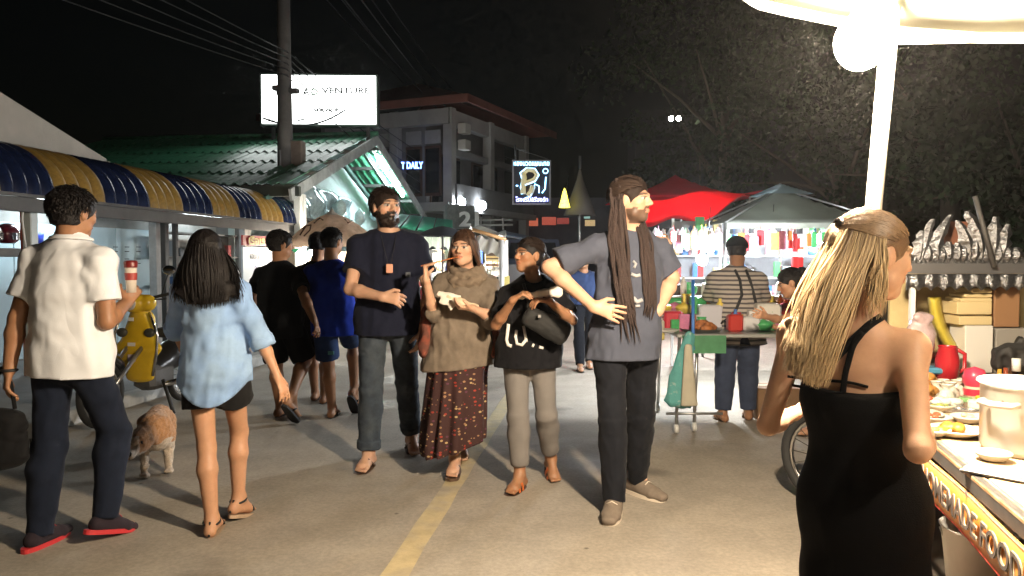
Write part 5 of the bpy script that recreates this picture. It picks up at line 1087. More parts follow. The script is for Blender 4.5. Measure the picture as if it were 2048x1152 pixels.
# --- man in black T-shirt and shorts
f = Fig('man in black T-shirt and black shorts walking away beside the shop awning', P(560, 532, 6.45), P(558, 655, 6.45), 1.69, 18, P(562, 490, 6.42), 55, -4, skin='tan', h=.0085, girth=1.08)
f.arm(-1, (506, 585), (512, 650), 1, -1, .5); f.arm(1, (608, 592), (628, 640), -1, -1, .5)
f.leg(-1, G(560, 832), 15); f.leg(1, P(575, 812, 6.2) * V(1, 1, 0), 20, .05, .12)
f.body(); f.top(mat('black t-shirt', (.007, .008, .010), rough=.85, bump=.1, bscale=300, spec=.15, crease=.4), .72, .022, .68, .062, .007, .02, sleeve_w=.02)
f.legs(mat('black shorts', (.006, .006, .007), rough=.9, spec=.15, crease=.4), 0, .022, 'shorts', knee_frac=.95, thigh=.03); f.cap_hair(HAIRB, .014, .052, -.06, 5, .003, 150); f.short_strands(HAIRB, 700, .03, .45, .012, r=.003)
for q in (1, -1): f.sandal(q, RUBBER, RUBBER)

# --- man in royal blue T-shirt
f = Fig('man in royal blue T-shirt and navy shorts walking away', P(662, 526, 6.4), P(668, 648, 6.4), 1.71, 0, P(665, 484, 6.4), 25, -3, skin='tan', h=.0085)
f.arm(-1, (624, 592), (628, 652), 1, -1, .5, palm=V(.6, .5, 0)); f.arm(1, (716, 590), (712, 640), 1, -1, .5)
f.leg(-1, G(664, 834), 0); f.leg(1, P(704, 820, 6.65) * V(1, 1, 0), 8, .03, .13)
f.body(); f.top(cloth('royal blue cotton', (.014, .045, .42), .12), .74, .02, .66, .062, .007, .014, sleeve_w=.02)
f.legs(cloth('navy shorts', (.022, .045, .12), .1), 0, .02, 'shorts', knee_frac=.88, thigh=.03); f.cap_hair(HAIRB, .010, .05, -.055, 6, .003, 150); f.short_strands(HAIRB, 700, .016, .5, .009, r=.003)
for q in (1, -1): f.sandal(q, RUBBER, RUBBER)
MB().box(P(662, 706, 6.26), (.05, .008, .03)).build('pocket_logo', mat('teal print', (.08, .30, .34)), f.root)

# --- someone half hidden behind the blue shirt
f = Fig('person with short black hair half hidden behind the man in royal blue', P(634, 528, 7.2), P(634, 645, 7.2), 1.68, 5, P(638, 490, 7.2), 15, -3, skin='tan', h=.010)
f.arm(-1, (604, 590), (606, 640), 1, -1, .5); f.arm(1, (668, 590), (668, 640), 1, -1, .5)
f.leg(-1, G(630, 800), 0); f.leg(1, G(648, 806), 4); f.body(toes=False)
f.top(MATS['black t-shirt'], .75, .02, .66, .062, .006, .01); f.legs(MATS['black shorts'], 0, .02, 'shorts', knee_frac=.95, thigh=.03); f.cap_hair(HAIRB, .016, .05, -.05, 8, .005, 80)
for q in (1, -1): f.sandal(q, RUBBER, RUBBER)

# --- tall smiling man with a beard
f = Fig('tall bearded smiling man in dark navy T-shirt and jeans walking towards the camera', P(778, 464, 5.02), P(776, 664, 5.05), 1.88, 172, P(772, 416, 4.99), 146, 4, skin='fair', h=.0066, pel_yaw=176)
f.arm(1, (700, 578), (766, 594), -1, -1, 1.0, palm=V(.5, .5, -.3), hdir=V(.95, -.15, -.1)); f.arm(-1, (858, 586), (843, 672), -1, -1, .6, palm=V(-.6, .3, 0))
f.leg(1, G(738, 932), 188); f.leg(-1, G(822, 900), 160, 0, .03)
def beard(w, c, f=f):
    x, y, z = f.hl(w); ax = np.abs(x); m = (z < -.028 - .5 * np.maximum(0, .055 - y) * 0) & (z > -.125) & (y > -.005) & (ax < .085) & ~((z > -.036) & (ax < .02)) & ~((z > -.045) & (y > .055) & (ax > .032))
    m |= (y > .08) & (np.abs(z + .040) < .007) & (ax < .028)
    c[m] = (.018, .011, .008)
    t = (y > .08) & (np.abs(z + .053) < .0045) & (ax < .016); c[t] = (.30, .20, .17)
f.body(beard)
Fd = Field(f.L(f.headc) - .14, f.L(f.headc) + .14, .005); hh = lambda x, y, z: f.L(f.H_(x, y, z)); axs = (f.hx, f.hy, f.hz)
Fd.ball(hh(0, .040, -.088), (.056, .052, .042), .01, 'u', axs)
for g in (1, -1): Fd.cone(hh(.064 * g, .004, -.03), hh(.045 * g, .05, -.085), .014, .022, .02)
Fd.ball(hh(0, .10, -.050), (.034, .04, .018), .008, 's', axs); Fd.ripple(.004, 120, 3); v, q = Fd.net(); link('beard', np_mesh('beard', v, q), HAIRD, f.root)
f.cap_hair(HAIRD, .011, .056, -.05, 9, .002, 80); f.short_strands(HAIRD, 1100, .032, .4, .011, down=.5)
f.top(cloth('dark navy cotton', (.010, .012, .026), .1), .885, .018, .60, .078, .007, .014, sleeve_w=.022)
JEAN = cloth('worn blue jeans', (.040, .052, .070), .25, vscale=7, col2=(.075, .090, .105), mask=(.45, .75))
f.legs(JEAN, .035, .012, folds=.006, thigh=.008, cuff=.006)
for q in (1, -1): f.sandal(q, BROWNR, BROWNR, 'thong')
pb = P(779, 537, 4.83); MB().box(pb, (.044, .012, .058), bev=.004).build('pendant', mat('pale orange badge', (.75, .36, .24), rough=.5), f.root)
MB().tube([f.neck + f.f * .09 + f.r * .05 - f.up * .02, pb + V(-.01, 0, .03)], .002, 4).tube([f.neck + f.f * .09 - f.r * .05 - f.up * .02, pb + V(.01, 0, .03)], .002, 4).build('neck_cord', RUBBER, f.root)
MB().box(P(816, 549, 4.86), (.03, .006, .03)).build('chest_logo', mat('dull print', (.10, .11, .13)), f.root)

# --- woman in a taupe shawl and floral skirt
f = Fig('woman in taupe shawl and long dark floral skirt eating from a stick', P(934, 548, 4.80), P(918, 690, 4.82), 1.66, 176, P(928, 498, 4.74), 196, 2, sex='f', skin='fair', h=.006, hair_col=(.03, .016, .01))
f.arm(1, (866, 626, 4.66), (852, 558, 4.52), 1, -1, 1.15, hdir=V(-.05, .1, 1), palm=V(.8, -.1, .1)); f.arm(-1, (984, 634, 4.62), (944, 616, 4.50), 1, -1, .8, hdir=V(-.9, -.3, .05), palm=V(0, .3, 1))
f.leg(1, G(910, 948), 184, .02); f.leg(-1, G(925, 912), 176, 0, .03)
f.body()
HBR = mat('brown hair strands', attr='Col', rough=.45)
f.cap_hair(mat('brown hair', (.045, .022, .013), rough=.6, bump=.25, bscale=200, spec=.2), .006, .058, -.07, 4, 0, 90)
f.comb(mat('brown hair drawn back', (.050, .026, .016), rough=.55, var=.4, vscale=80, spec=.3), 320, .0026, 1.13, (0, -1, -.1)); long_hair(f, HBR, 560, 21, lambda rng, u: f.neck + f.r * (u * .15) - f.f * (.02 - abs(u) * .07) - f.up * (.02 + rng.uniform(-.02, .05)), .013, rad=.0028, lo=-.76, hi=.76, cols=lambda rng, n: np.array((.05, .024, .014)) * rng.uniform(.5, 1.9), wav=.006)
TAUPE = cloth('taupe knit', (.175, .14, .108), .18, vscale=16); f.top(TAUPE, .70, .035, .95, .05, .011, .02, 'shawl_tunic', .030, .012, waist=1.5, sleeve_fore=.12, hem_tilt=(.10, 0), freq=8)
Fd = Field(f.L(f.neck) - .17, f.L(f.neck) + .17, .006)
for j in range(26):
    a0, a1 = [2 * math.pi * i / 26 for i in (j, j + 1)]
    for rr, zz, tk in ((.088, .030, .030), (.100, -.018, .036), (.092, -.055, .028)):
        g = lambda a: f.L(f.neck + f.r * math.sin(a) * rr + f.f * (math.cos(a) * rr * .92 + .022) + V(0, 0, zz - .028 * math.cos(a) + .012 * math.sin(2 * a + rr * 40)))
        Fd.cone(g(a0), g(a1), tk, tk, .008)
Fd.ripple(.008, 26, 6); Fd.ripple(.004, 60, 9); v, q = Fd.net(); link('scarf', np_mesh('scarf', v, q), cloth('grey brown scarf', (.19, .145, .105), .2, vscale=25), f.root)
# long skirt
Fd = Field(f.L(f.pel) - V(.34, .36, .8), f.L(f.pel) + V(.34, .3, .14), .009); pz = f.pel[2]
cA, cB = f.L(f.pel), f.L(V(*(P(905, 880, 4.82)[:2]), .30)); Fd.ell(cA + V(0, 0, .05), cA + V(0, 0, -.1), (.16, .12), (.19, .15), V(1, 0, 0), .03); Fd.ell(cA + V(0, 0, -.08), cB - V(0, 0, .1), (.185, .16), (.20, .21), V(1, 0, 0), .05)
ix = np.nonzero(np.abs(Fd.F) < .06); xx = Fd.ax[0][ix[0]] - cA[0]; yy = Fd.ax[1][ix[1]] - cA[1]; zz = (cA[2] - Fd.ax[2][ix[2]]); an = np.arctan2(yy, xx)
Fd.F[ix] += (.016 * np.clip(zz * 2, 0, 1.2) * np.sin(an * 11 + 2 * np.sin(an * 3) + zz * 2)).astype(np.float32); Fd.plane((0, 0, .19), V(.30, .0, -1)); v, q = Fd.net()
sk = mat('dark floral print', (.045, .014, .012), rough=.85)
nt = sk.node_tree; b = nt.nodes['Principled BSDF']; tc = nt.nodes.new('ShaderNodeTexCoord')
mp = nt.nodes.new('ShaderNodeMapping'); mp.inputs['Scale'].default_value = (34, 34, 52); nt.links.new(tc.outputs['Object'], mp.inputs[0])
vo = nt.nodes.new('ShaderNodeTexVoronoi'); vo.inputs['Scale'].default_value = 1.0; nt.links.new(mp.outputs[0], vo.inputs['Vector'])
r1 = nt.nodes.new('ShaderNodeValToRGB'); r1.color_ramp.interpolation = 'CONSTANT'; e = r1.color_ramp.elements; e[0].position = 0; e[0].color = (1, 1, 1, 1); e[1].position = .34; e[1].color = (0, 0, 0, 1); nt.links.new(vo.outputs['Distance'], r1.inputs[0])
r2 = nt.nodes.new('ShaderNodeValToRGB'); r2.color_ramp.interpolation = 'CONSTANT'; e = r2.color_ramp.elements; e[0].position = 0; e[0].color = (.045, .016, .014, 1); e[1].position = .42; e[1].color = (.30, .17, .09, 1)
for ps, cl in ((.6, (.30, .035, .02, 1)), (.78, (.42, .30, .14, 1)), (.9, (.10, .03, .06, 1))): n_ = e.new(ps); n_.color = cl
sp = nt.nodes.new('ShaderNodeSeparateColor'); nt.links.new(vo.outputs['Color'], sp.inputs[0]); nt.links.new(sp.outputs[0], r2.inputs[0])
mx = nt.nodes.new('ShaderNodeMix'); mx.data_type = 'RGBA'; mx.inputs[6].default_value = (.04, .013, .012, 1); nt.links.new(r1.outputs[0], mx.inputs[0]); nt.links.new(r2.outputs[0], mx.inputs[7]); nt.links.new(mx.outputs[2], b.inputs['Base Color'])
link('skirt', np_mesh('skirt', v, q), sk, f.root)
# hanging ends of a dark red shawl at her sides
for sg in (1, -1):
    Fd = Field(f.L(f.sh[sg]) - V(.16, .16, .95), f.L(f.sh[sg]) + V(.16, .16, .12), .008); a0 = f.L(f.sh[sg] + f.r * sg * .03); a1 = f.L(f.pel + f.pr * sg * .215 + f.pf * .03)
    Fd.ell(a0 + V(0, 0, -.02), a0 * .5 + a1 * .5 + V(.02 * -sg, 0, 0), (.05, .055), (.045, .08), V(1, 0, 0), .03); Fd.ell(a0 * .5 + a1 * .5 + V(.02 * -sg, 0, 0), a1 + V(0, 0, -.10), (.04, .08), (.035, .075), V(1, 0, 0), .03); Fd.ripple(.012, 16, 12 + sg)
    v, q = Fd.net(); link('red_shawl_end', np_mesh('red_shawl_end', v, q), mat('dark red woven shawl', (.13, .045, .03), rough=.9, col2=(.24, .06, .035), vscale=22), f.root)
for q in (1, -1): f.sandal(q, BROWNR, BROWNR, 'band')
shawl = f
h1 = f.wr[1] + f.hand[1][0] * .09 * f.k; mo = f.H_(0, .10, -.054)
MB().tube([h1 + nrm(h1 - mo) * .03, mo], .004, 6).build('food_stick', mat('orange glazed stick', (.50, .16, .05), rough=.4)); tag(bpy.data.objects['food_stick'], 'thin orange food stick between the hand and mouth of the woman in shawl', 'food stick')
c = P(922, 606, 4.55); br = empty('bread_wrap', c, 'pale flat bread in paper held by the woman in shawl', 'food')
Fd = Field((-.17, -.1, -.09), (.17, .1, .09), .006); Fd.ell((-.08, 0, .035), (.0, -.01, .0), (.016, .014), (.028, .018), V(0, .4, 1), .02); Fd.ell((0, -.01, .0), (.10, 0, -.02), (.028, .018), (.012, .010), V(0, .4, 1), .02); Fd.ripple(.003, 40, 3); v, q = Fd.net()
link('bread', np_mesh('bread', v, q), mat('pale bread', (.66, .52, .36), rough=.8, var=.15, vscale=40), br)
Fd = Field((-.2, -.1, -.1), (.2, .1, .1), .006); Fd.ell((-.14, .01, .06), (-.03, -.015, .0), (.03, .008), (.05, .012), V(0, .5, 1), .01); Fd.ripple(.006, 30, 5); v, q = Fd.net(); link('paper', np_mesh('paper', v, q), mat('white paper', (.74, .68, .6), rough=.8), br)

# --- woman in black T-shirt with white print
f = Fig('woman in black T-shirt with white lettering and grey trousers, dark hair tied back', P(1068, 566, 4.60), P(1058, 702, 4.60), 1.58, 184, P(1058, 512, 4.54), 232, 6, sex='f', skin='tan', h=.006, girth=1.06)
f.arm(1, (992, 650, 4.46), (1026, 600, 4.30), 1, -1, .9, hdir=V(.5, -.1, .35), palm=V(.2, .2, -.9)); f.arm(-1, (1144, 640, 4.48), (1098, 602, 4.32), 1, -1, .9, hdir=V(-.9, -.2, .1), palm=V(0, .2, -1))
f.leg(1, G(1040, 976), 205); f.leg(-1, G(1100, 952), 168, 0, .045)
f.body(); f.cap_hair(HAIRB, .006, .056, -.06, 10, 0, 90)
f.comb(HAIRD, 380, .0028, 1.14)
Fd = Field(f.L(f.headc) - .16, f.L(f.headc) + .16, .006); Fd.ball(hh0 := f.L(f.H_(0, -.125, .0)), .035, .01); Fd.cone(hh0, f.L(f.H_(.01, -.13, -.09)), .028, .012, .02); Fd.ripple(.004, 90, 4); v, q = Fd.net(); link('hair_knot', np_mesh('hair_knot', v, q), HAIRB, f.root)
BT = cloth('black printed cotton', (.008, .008, .010), .1); f.top(BT, .735, .022, .74, .066, .007, .02, sleeve_w=.022, waist=1.5, flare=.01)
f.legs(cloth('grey stretch cotton', (.19, .175, .165), .08), .07, .010, folds=.0035, thigh=.004, taper=.95)
ORS = mat('orange leather', (.55, .13, .03), rough=.45)
for q in (1, -1): f.sandal(q, mat('dark brown sole', (.09, .045, .03), rough=.7), ORS, 'band')
blk = f
WP = mat('white print', (.72, .70, .66), rough=.7)
def on_front(f, px, py, d0=None):
    """point on the front of a shirt seen at a pixel"""
    deps = bpy.context.evaluated_depsgraph_get(); D = ray(px, py); Dn = nrm(D)
    ok, loc, no, *_ = f.shirt.ray_cast(Vector(tuple(CAMP - f.base)), Vector(tuple(Dn)))
    return np.array(loc) + f.base if ok else P(px, py, d0 or 4.4)
bpy.context.view_layer.update()
def print_stroke(b, f, pix, w):
    pts = [on_front(f, *q) for q in pix]; pts = [p - nrm(p - CAMP) * .004 for p in pts]
    b.tube(pts, w, 6)
b = MB(); print_stroke(b, f, [(1017, 648), (1015, 664), (1013, 680), (1016, 690), (1023, 692)], .011); print_stroke(b, f, [(1033, 660), (1031, 674), (1034, 688), (1044, 690), (1052, 680)], .010); print_stroke(b, f, [(1047, 652), (1050, 668), (1053, 684)], .009)
print_stroke(b, f, [(1064, 690), (1068, 692)], .012); print_stroke(b, f, [(1078, 694), (1086, 696)], .010); b.build('shirt_lettering', WP, f.root)
# her bag
c = P(1092, 648, 4.32); xb = empty('crossbody_bag', c - V(0, 0, .12), 'black crossbody bag on the chest of the woman in black T-shirt', 'bag')
Fd = Field((-.2, -.12, -.06), (.2, .12, .3), .006); Fd.ell((-.10, 0, .17), (.10, .02, .06), (.060, .030), (.075, .036), V(0, .1, 1), .02); Fd.ripple(.003, 20, 4); v, q = Fd.net(); link('bag_body', np_mesh('bag_body', v, q), cloth('black nylon', (.016, .016, .016), rough=.6), xb)
MB().tube([f.neck + f.f * .1 + f.r * .06, f.neck + f.f * .135 + f.r * .02 - f.up * .1, c + V(-.1, .02, .10)], .011, 6).tube([f.neck - f.r * .11 + f.f * .03 + f.up * .0, f.neck + f.f * .11 - f.r * .10 - f.up * .12, c + V(.08, .05, .02)], .011, 6).build('strap', MATS['black nylon'], xb)
MB().box(c + V(-.04, -.058, .05), (.022, .012, .022), bev=.003).build('buckle', mat('silver buckle', (.6, .6, .6), .3, 1.0), xb)
c = P(1072, 588, 4.34); fb = empty('food_bag', c - V(0, 0, .05), 'crumpled white paper food bag held up by the woman in black T-shirt', 'food bag')
Fd = Field((-.22, -.1, -.08), (.24, .1, .16), .006); Fd.ell((-.10, 0, .035), (.02, -.01, .05), (.012, .010), (.022, .016), V(0, 0, 1), .02); Fd.ell((.02, -.01, .05), (.14, .01, .07), (.022, .016), (.042, .022), V(0, 0, 1), .02); Fd.ripple(.006, 34, 7); v, q = Fd.net(); link('paper', np_mesh('paper', v, q), MATS['white paper'], fb)

# --- man with dreadlocks
f = Fig('tall man with long dreadlocks in grey T-shirt and dark jeans, hands on hips', P(1262, 462, 4.14), P(1250, 682, 4.14), 1.84, 166, P(1262, 402, 4.08), 122, 2, skin='fair', h=.0066, pel_yaw=172)
f.arm(1, (1098, 534, 4.06), (1188, 614, 3.93), 1, -1, .25, hdir=V(.95, -.25, -.25), palm=V(.1, .9, -.15), spread=1.5); f.arm(-1, (1345, 556, 4.22), (1316, 622, 4.08), 1, -1, .5, hdir=V(-.7, -.1, -.6), palm=V(-.3, .7, 0))
f.leg(1, G(1228, 1028), 196); f.leg(-1, G(1276, 988), 140, 0, .0)
def stub(w, c, f=f):
    x, y, z = f.hl(w); ax = np.abs(x); m = (z < -.040) & (z > -.118) & (y > .0) & ~((ax < .019) & (z > -.066) & (z < -.046)) & ~((z > -.05) & (y > .06) & (ax > .03)); m |= (y > .08) & (np.abs(z + .040) < .006) & (ax < .026)
    c[m] = c[m] * .16 + np.array((.03, .018, .012)) * .84
f.body(stub, toes=False)
f.cap_hair(HAIRD, .010, .06, -.06, 12, .001, 60); f.comb(mat('dark lock hair', (.030, .018, .013), rough=.75, var=.3, vscale=60, spec=.2), 170, .0062, 1.19, (0, -1, -.25), jit=.02)
GT = cloth('grey blue jersey', (.064, .071, .098), .10); f.top(GT, .845, .016, .78, .078, .008, .010, sleeve_w=.021)
f.legs(cloth('black denim', (.009, .010, .014), .2), -.015, .012, folds=.006, thigh=.006)
for q in (1, -1): f.shoe(q, mat('tan canvas', (.17, .135, .105), rough=.9, var=.15, vscale=40, bump=.2, bscale=300), mat('off white rubber', (.66, .58, .48), rough=.6))
bpy.context.view_layer.update()
rng = np.random.RandomState(5); paths = []; rad = []
def dread(start, pix, w):
    ph = rng.rand() * 6; pts = [start] + [p - nrm(p - CAMP) * (w + .010) for p in [on_front(f, x + rng.uniform(-5, 5), y) for x, y in pix]]
    pts = np.array(pts); t = np.linspace(0, len(pts) - 1, 28); q = np.stack([np.interp(t, range(len(pts)), pts[:, i]) for i in range(3)], 1)
    for _ in range(3): q[1:-1] = (q[:-2] + q[1:-1] * 2 + q[2:]) / 4
    q += np.stack([np.sin(t * 5 + ph), np.cos(t * 4 + ph), 0 * t], 1) * .003; paths.append(q); rad.append(w * rng.uniform(.8, 1.15))
for i in range(15):
    x0 = 1218 + i * 3.0; dread(f.H_(.082 + rng.uniform(-.01, .008), -.045 + rng.uniform(-.04, .04), .05 + rng.uniform(-.05, .03)), [(1216 + i * 2.4, 470), (1226 + i * 2.2, 540), (1238 + i * 2, 610), (1246 + i * 2.2, rng.uniform(630, 690))], .0095)
for i in range(9):
    dread(f.H_(-.080 + rng.uniform(-.005, .01), -.03 + rng.uniform(-.03, .03), .03 + rng.uniform(-.05, .03)), [(1286 + i * 2.0, 486), (1290 + i * 2, 540), (1292 + i * 2.0, 600), (1290 + i * 2, rng.uniform(615, 650))], .0095)
for i in range(16):
    a = (i + .5) / 16 * 2 - 1; st = f.H_(math.sin(a * 1.3) * .088, -math.cos(a * 1.3) * .1, .02); paths.append(np.array([f.H_(math.sin(a) * .05, -.06, .115), st, f.neck - f.f * .10 + f.r * a * .09 - f.up * .05, f.neck - f.f * .155 + f.r * a * .08 - f.up * .35])); rad.append(.012)
strands('dreadlocks', paths, rad, mat('dreadlock hair', (.028, .015, .012), rough=.8, bump=.6, bscale=120, var=.3, vscale=60), f.root, None, 6, f.base)
b = MB()
for pix, w in (([(1266, 522), (1272, 528), (1268, 536)], .008), ([(1262, 548), (1272, 552), (1280, 550)], .010), ([(1236, 592), (1240, 606), (1246, 616)], .009), ([(1266, 596), (1274, 604), (1284, 600)], .013), ([(1270, 612), (1280, 612)], .008)): print_stroke(b, f, pix, w)
b.build('shirt_print', mat('faded white print', (.34, .34, .35), rough=.8), f.root)
b = MB(); c = f.wr[1] + f.hand[1][0] * .1; b.tube([c + V(0, math.cos(a), math.sin(a)) * .011 for a in np.linspace(0, 2 * math.pi, 11)[:-1]], .002, 5, closed=True); b.build('ring', mat('gold ring', (.8, .55, .2), .25, 1.0), f.root)
dread_man = f

# --- customer in a striped shirt at the lit stall
f = Fig('man in grey striped shirt, jeans and black cap standing at the bright stall', P(1474, 540, 6.45), P(1476, 682, 6.42), 1.62, 10, P(1474, 502, 6.42), 20, -8, skin='tan', h=.0085, girth=1.12)
f.arm(-1, (1420, 612), (1432, 650), 1, 1, .7); f.arm(1, (1528, 610), (1520, 660), 1, 1, .7)
f.leg(-1, G(1446, 842), -8); f.leg(1, G(1496, 838), 12); f.body(); f.cap_hair(HAIRB, .012, .05, -.05, 3, .003, 150)
st = cloth('striped cotton', (.40, .37, .34), .06); nt = st.node_tree; b = nt.nodes['Principled BSDF']; tc = nt.nodes.new('ShaderNodeTexCoord'); wv = nt.nodes.new('ShaderNodeTexWave'); wv.bands_direction = 'Z'; wv.inputs['Scale'].default_value = 8.2; wv.inputs['Distortion'].default_value = .6; wv.inputs['Detail Scale'].default_value = 1.5
nt.links.new(tc.outputs['Object'], wv.inputs[0]); rp = nt.nodes.new('ShaderNodeValToRGB'); rp.color_ramp.interpolation = 'CONSTANT'; e = rp.color_ramp.elements; e[0].color = (.46, .41, .36, 1); e[1].position = .62; e[1].color = (.11, .10, .105, 1); nt.links.new(wv.outputs[1], rp.inputs[0]); nt.links.new(rp.outputs[0], b.inputs['Base Color'])
f.top(st, .665, .024, .72, .066, .007, .02, sleeve_w=.024); f.legs(cloth('faded navy jeans', (.045, .058, .10), .25), .02, .016, thigh=.015)
for q in (1, -1): f.sandal(q, BROWNR, BROWNR)
Fd = Field(f.L(f.headc) - .18, f.L(f.headc) + .18, .006); hh = lambda x, y, z: f.L(f.H_(x, y, z)); axs = (f.hx, f.hy, f.hz)
Fd.ball(hh(0, -.014, .045), (.096, .115, .088), 0, 'u', axs); Fd.plane(hh(0, 0, .028), -f.hz); Fd.ell(hh(0, .07, .035), hh(0, .165, .022), (.075, .008), (.055, .006), f.hx, .01); v, q = Fd.net(); link('cap', np_mesh('cap', v, q), cloth('black cap cloth', (.012, .013, .016)), f.root)
bpy.context.view_layer.update()
for pix in ([(1470, 540), (1480, 560), (1484, 590), (1470, 625), (1440, 648)], [(1492, 540), (1500, 560), (1508, 590), (1516, 625)]):
    b = MB(); print_stroke(b, f, pix, .013); b.build('bag_strap', RUBBER, f.root)

# --- vendor with a hair bun bending over the stall
f = Fig('vendor with black hair in a bun and black top bending over the stall table', P(1606, 600, 5.75), P(1640, 720, 5.85), 1.56, -75, P(1580, 566, 5.7), -80, -22, sex='f', skin='warm', h=.008)
f.arm(-1, (1560, 640), (1530, 632), -1, -1, .6); f.arm(1, (1590, 668), (1540, 650), 1, 1, .6)
f.leg(-1, G(1632, 872), -80); f.leg(1, G(1648, 850), -70); f.body(); f.cap_hair(HAIRB, .008, .05, -.06, 13, 0, 90); f.comb(HAIRB, 260, .003, 1.14, (0, -.9, .3))
Fd = Field(f.L(f.headc) - .2, f.L(f.headc) + .2, .006); Fd.ball(f.L(f.H_(0, -.12, .05)), .042, .01); Fd.ripple(.004, 90, 3); v, q = Fd.net(); link('hair_bun', np_mesh('hair_bun', v, q), HAIRB, f.root)
f.top(cloth('black vest cotton', (.012, .012, .014)), .70, .018, .3, .07, .005, .01, sleeve_w=.012); f.legs(cloth('grey work shorts', (.05, .05, .055)), 0, .02, 'shorts', knee_frac=.95, thigh=.02)
for q in (1, -1): f.sandal(q, RUBBER, RUBBER)
for sg in (1, -1):
    MB().tube([f.neck + f.r * sg * .07 + f.f * .06 + f.up * .0, f.neck + f.r * sg * .085 - f.f * .02 + f.up * .015, f.neck + f.r * sg * .08 - f.f * .10 - f.up * .12], .013, 6).build('apron_strap', cloth('beige apron', (.42, .35, .28)), f.root)

# --- far figure in dark blue between the group
f = Fig('distant person in dark blue jacket behind the elbow of the man with dreadlocks', P(1168, 548, 9.6), P(1168, 640, 9.6), 1.62, 175, P(1166, 520, 9.55), 175, -3, skin='tan', h=.012)
f.arm(1, (1146, 600), (1146, 640), 1, -1, .5); f.arm(-1, (1192, 600), (1192, 640), 1, -1, .5); f.leg(1, G(1160, 742), 180); f.leg(-1, G(1178, 736), 180); f.body(toes=False)
f.top(cloth('dark blue jacket', (.03, .05, .12)), .8, .03, .95, .06, .008, .02, 'jacket', .03, sleeve_fore=.9); f.legs(MATS['black denim'], 0, .015); f.cap_hair(HAIRB, .014, .05, -.06, 13, .003, 90)
for q in (1, -1): f.sandal(q, RUBBER, RUBBER)

# --- blonde woman in a black strappy dress, nearest
f = Fig('blonde woman in black strappy dress ordering at the food cart', P(1716, 652, 1.86), P(1722, 1010, 1.90), 1.60, 24, P(1744, 514, 1.87), 82, -6, sex='f', skin='fair', h=.0058, head_roll=0, hair_col=(.12, .07, .035), girth=.92, pz=.80)
f.sh[1] = P(1822, 700, 1.80); f.sh[-1] = P(1590, 672, 1.92)
f.arm(-1, (1536, 850), (1590, 826), 1, 1, .7, hdir=V(.7, .6, .25), palm=V(.3, -.2, -.9)); f.arm(1, (1836, 900), (1850, 870), -1, 1, .7, hdir=V(.3, .9, .1))
f.leg(-1, G(1650, 1370), 20); f.leg(1, G(1770, 1390), 26); f.body(toes=False)
DR = mat('black jersey dress', (.004, .004, .005), rough=.85, bump=.15, bscale=300, spec=.1, crease=.35)
def dress_cuts(Fd, f=f):
    Fd.plane(f.L(P(1720, 776, 1.80)), nrm(f.up + f.f * -.25))
L = f.L; p0, p1 = L(f.pel), L(f.neck); A = lambda t: p0 + (p1 - p0) * t; Fd = Field(p0 - V(.32, .3, .92), p1 + V(.3, .3, .0), .008)
Fd.loft([A(t) for t in (-.95, -.5, -.12, .02, .28, .56, .72)], [(.138, .13), (.142, .135), (.148, .130), (.145, .122), (.115, .094), (.134, .106), (.130, .096)], nrm(f.r + f.pr), .04)
for q in (1, -1): Fd.ball(L(f.neck + (f.pel - f.neck) * .38 + f.f * .07 + f.r * q * .065), .064, .04)
Fd.ripple(.006, 9, 5, (1, 1, .4)); Fd.plane(L(P(1716, 800, 1.76)), nrm(f.up - f.f * .12)); v, q = Fd.net(); f.shirt = link('dress', np_mesh('dress', v, q), DR, f.root)
bpy.context.view_layer.update()
bo = bpy.data.objects[[c.name for c in f.root.children if c.name.startswith('body')][0]]
def on_body(px, py):
    D = nrm(ray(px, py)); ok, loc, no, *_ = bo.ray_cast(Vector(tuple(CAMP - f.base)), Vector(tuple(D))); return (np.array(loc) + f.base + np.array(no) * .002) if ok else P(px, py, 1.8)
def strap(pix, w, name='dress_strap'):
    pts = [on_body(*q) for q in pix]; t = np.linspace(0, len(pts) - 1, 18); pts = np.array(pts); q = np.stack([np.interp(t, range(len(pts)), pts[:, i]) for i in range(3)], 1)
    for _ in range(2): q[1:-1] = (q[:-2] + 2 * q[1:-1] + q[2:]) / 4
    d = np.gradient(q, axis=0); vw = q - CAMP; sd = np.cross(d, vw); sd /= np.linalg.norm(sd, axis=1)[:, None]
    b = MB(); b.sheet(lambda u, v: q[round(u * 17)] + sd[round(u * 17)] * (v - .5) * w - nrm(vw[round(u * 17)]) * .004, 17, 2); return b.build(name, DR, f.root, solid=.004)
strap([(1762, 634), (1740, 648), (1706, 680), (1676, 712), (1654, 736)], .019); strap([(1726, 664), (1706, 690), (1698, 720), (1690, 750), (1686, 790)], .014)
strap([(1576, 752), (1600, 756), (1640, 760), (1700, 764), (1736, 774)], .007); strap([(1584, 770), (1620, 776), (1680, 786), (1730, 792)], .007)
rngB = np.random.RandomState(3)
def bl(rng, n):
    t = np.linspace(0, 1, n)[:, None]; lt = rng.uniform(.88, 1.1); top_ = np.array((.17, .108, .066)) * lt; bot = np.array((.62, .46, .27)) * lt; m = np.clip((t - .18 - rng.uniform(-.12, .2)) * 2.2, 0, 1)
    if rng.rand() < .28: m = np.clip(m + .5, 0, 1)
    return top_ * (1 - m) + bot * m
BLM = mat('blonde strands', attr='Col', rough=.40, spec=.55)
f.cap_hair(mat('light brown hair', (.13, .075, .04), rough=.45, bump=.3, bscale=250), .008, .058, -.085, 14, .002, 90)
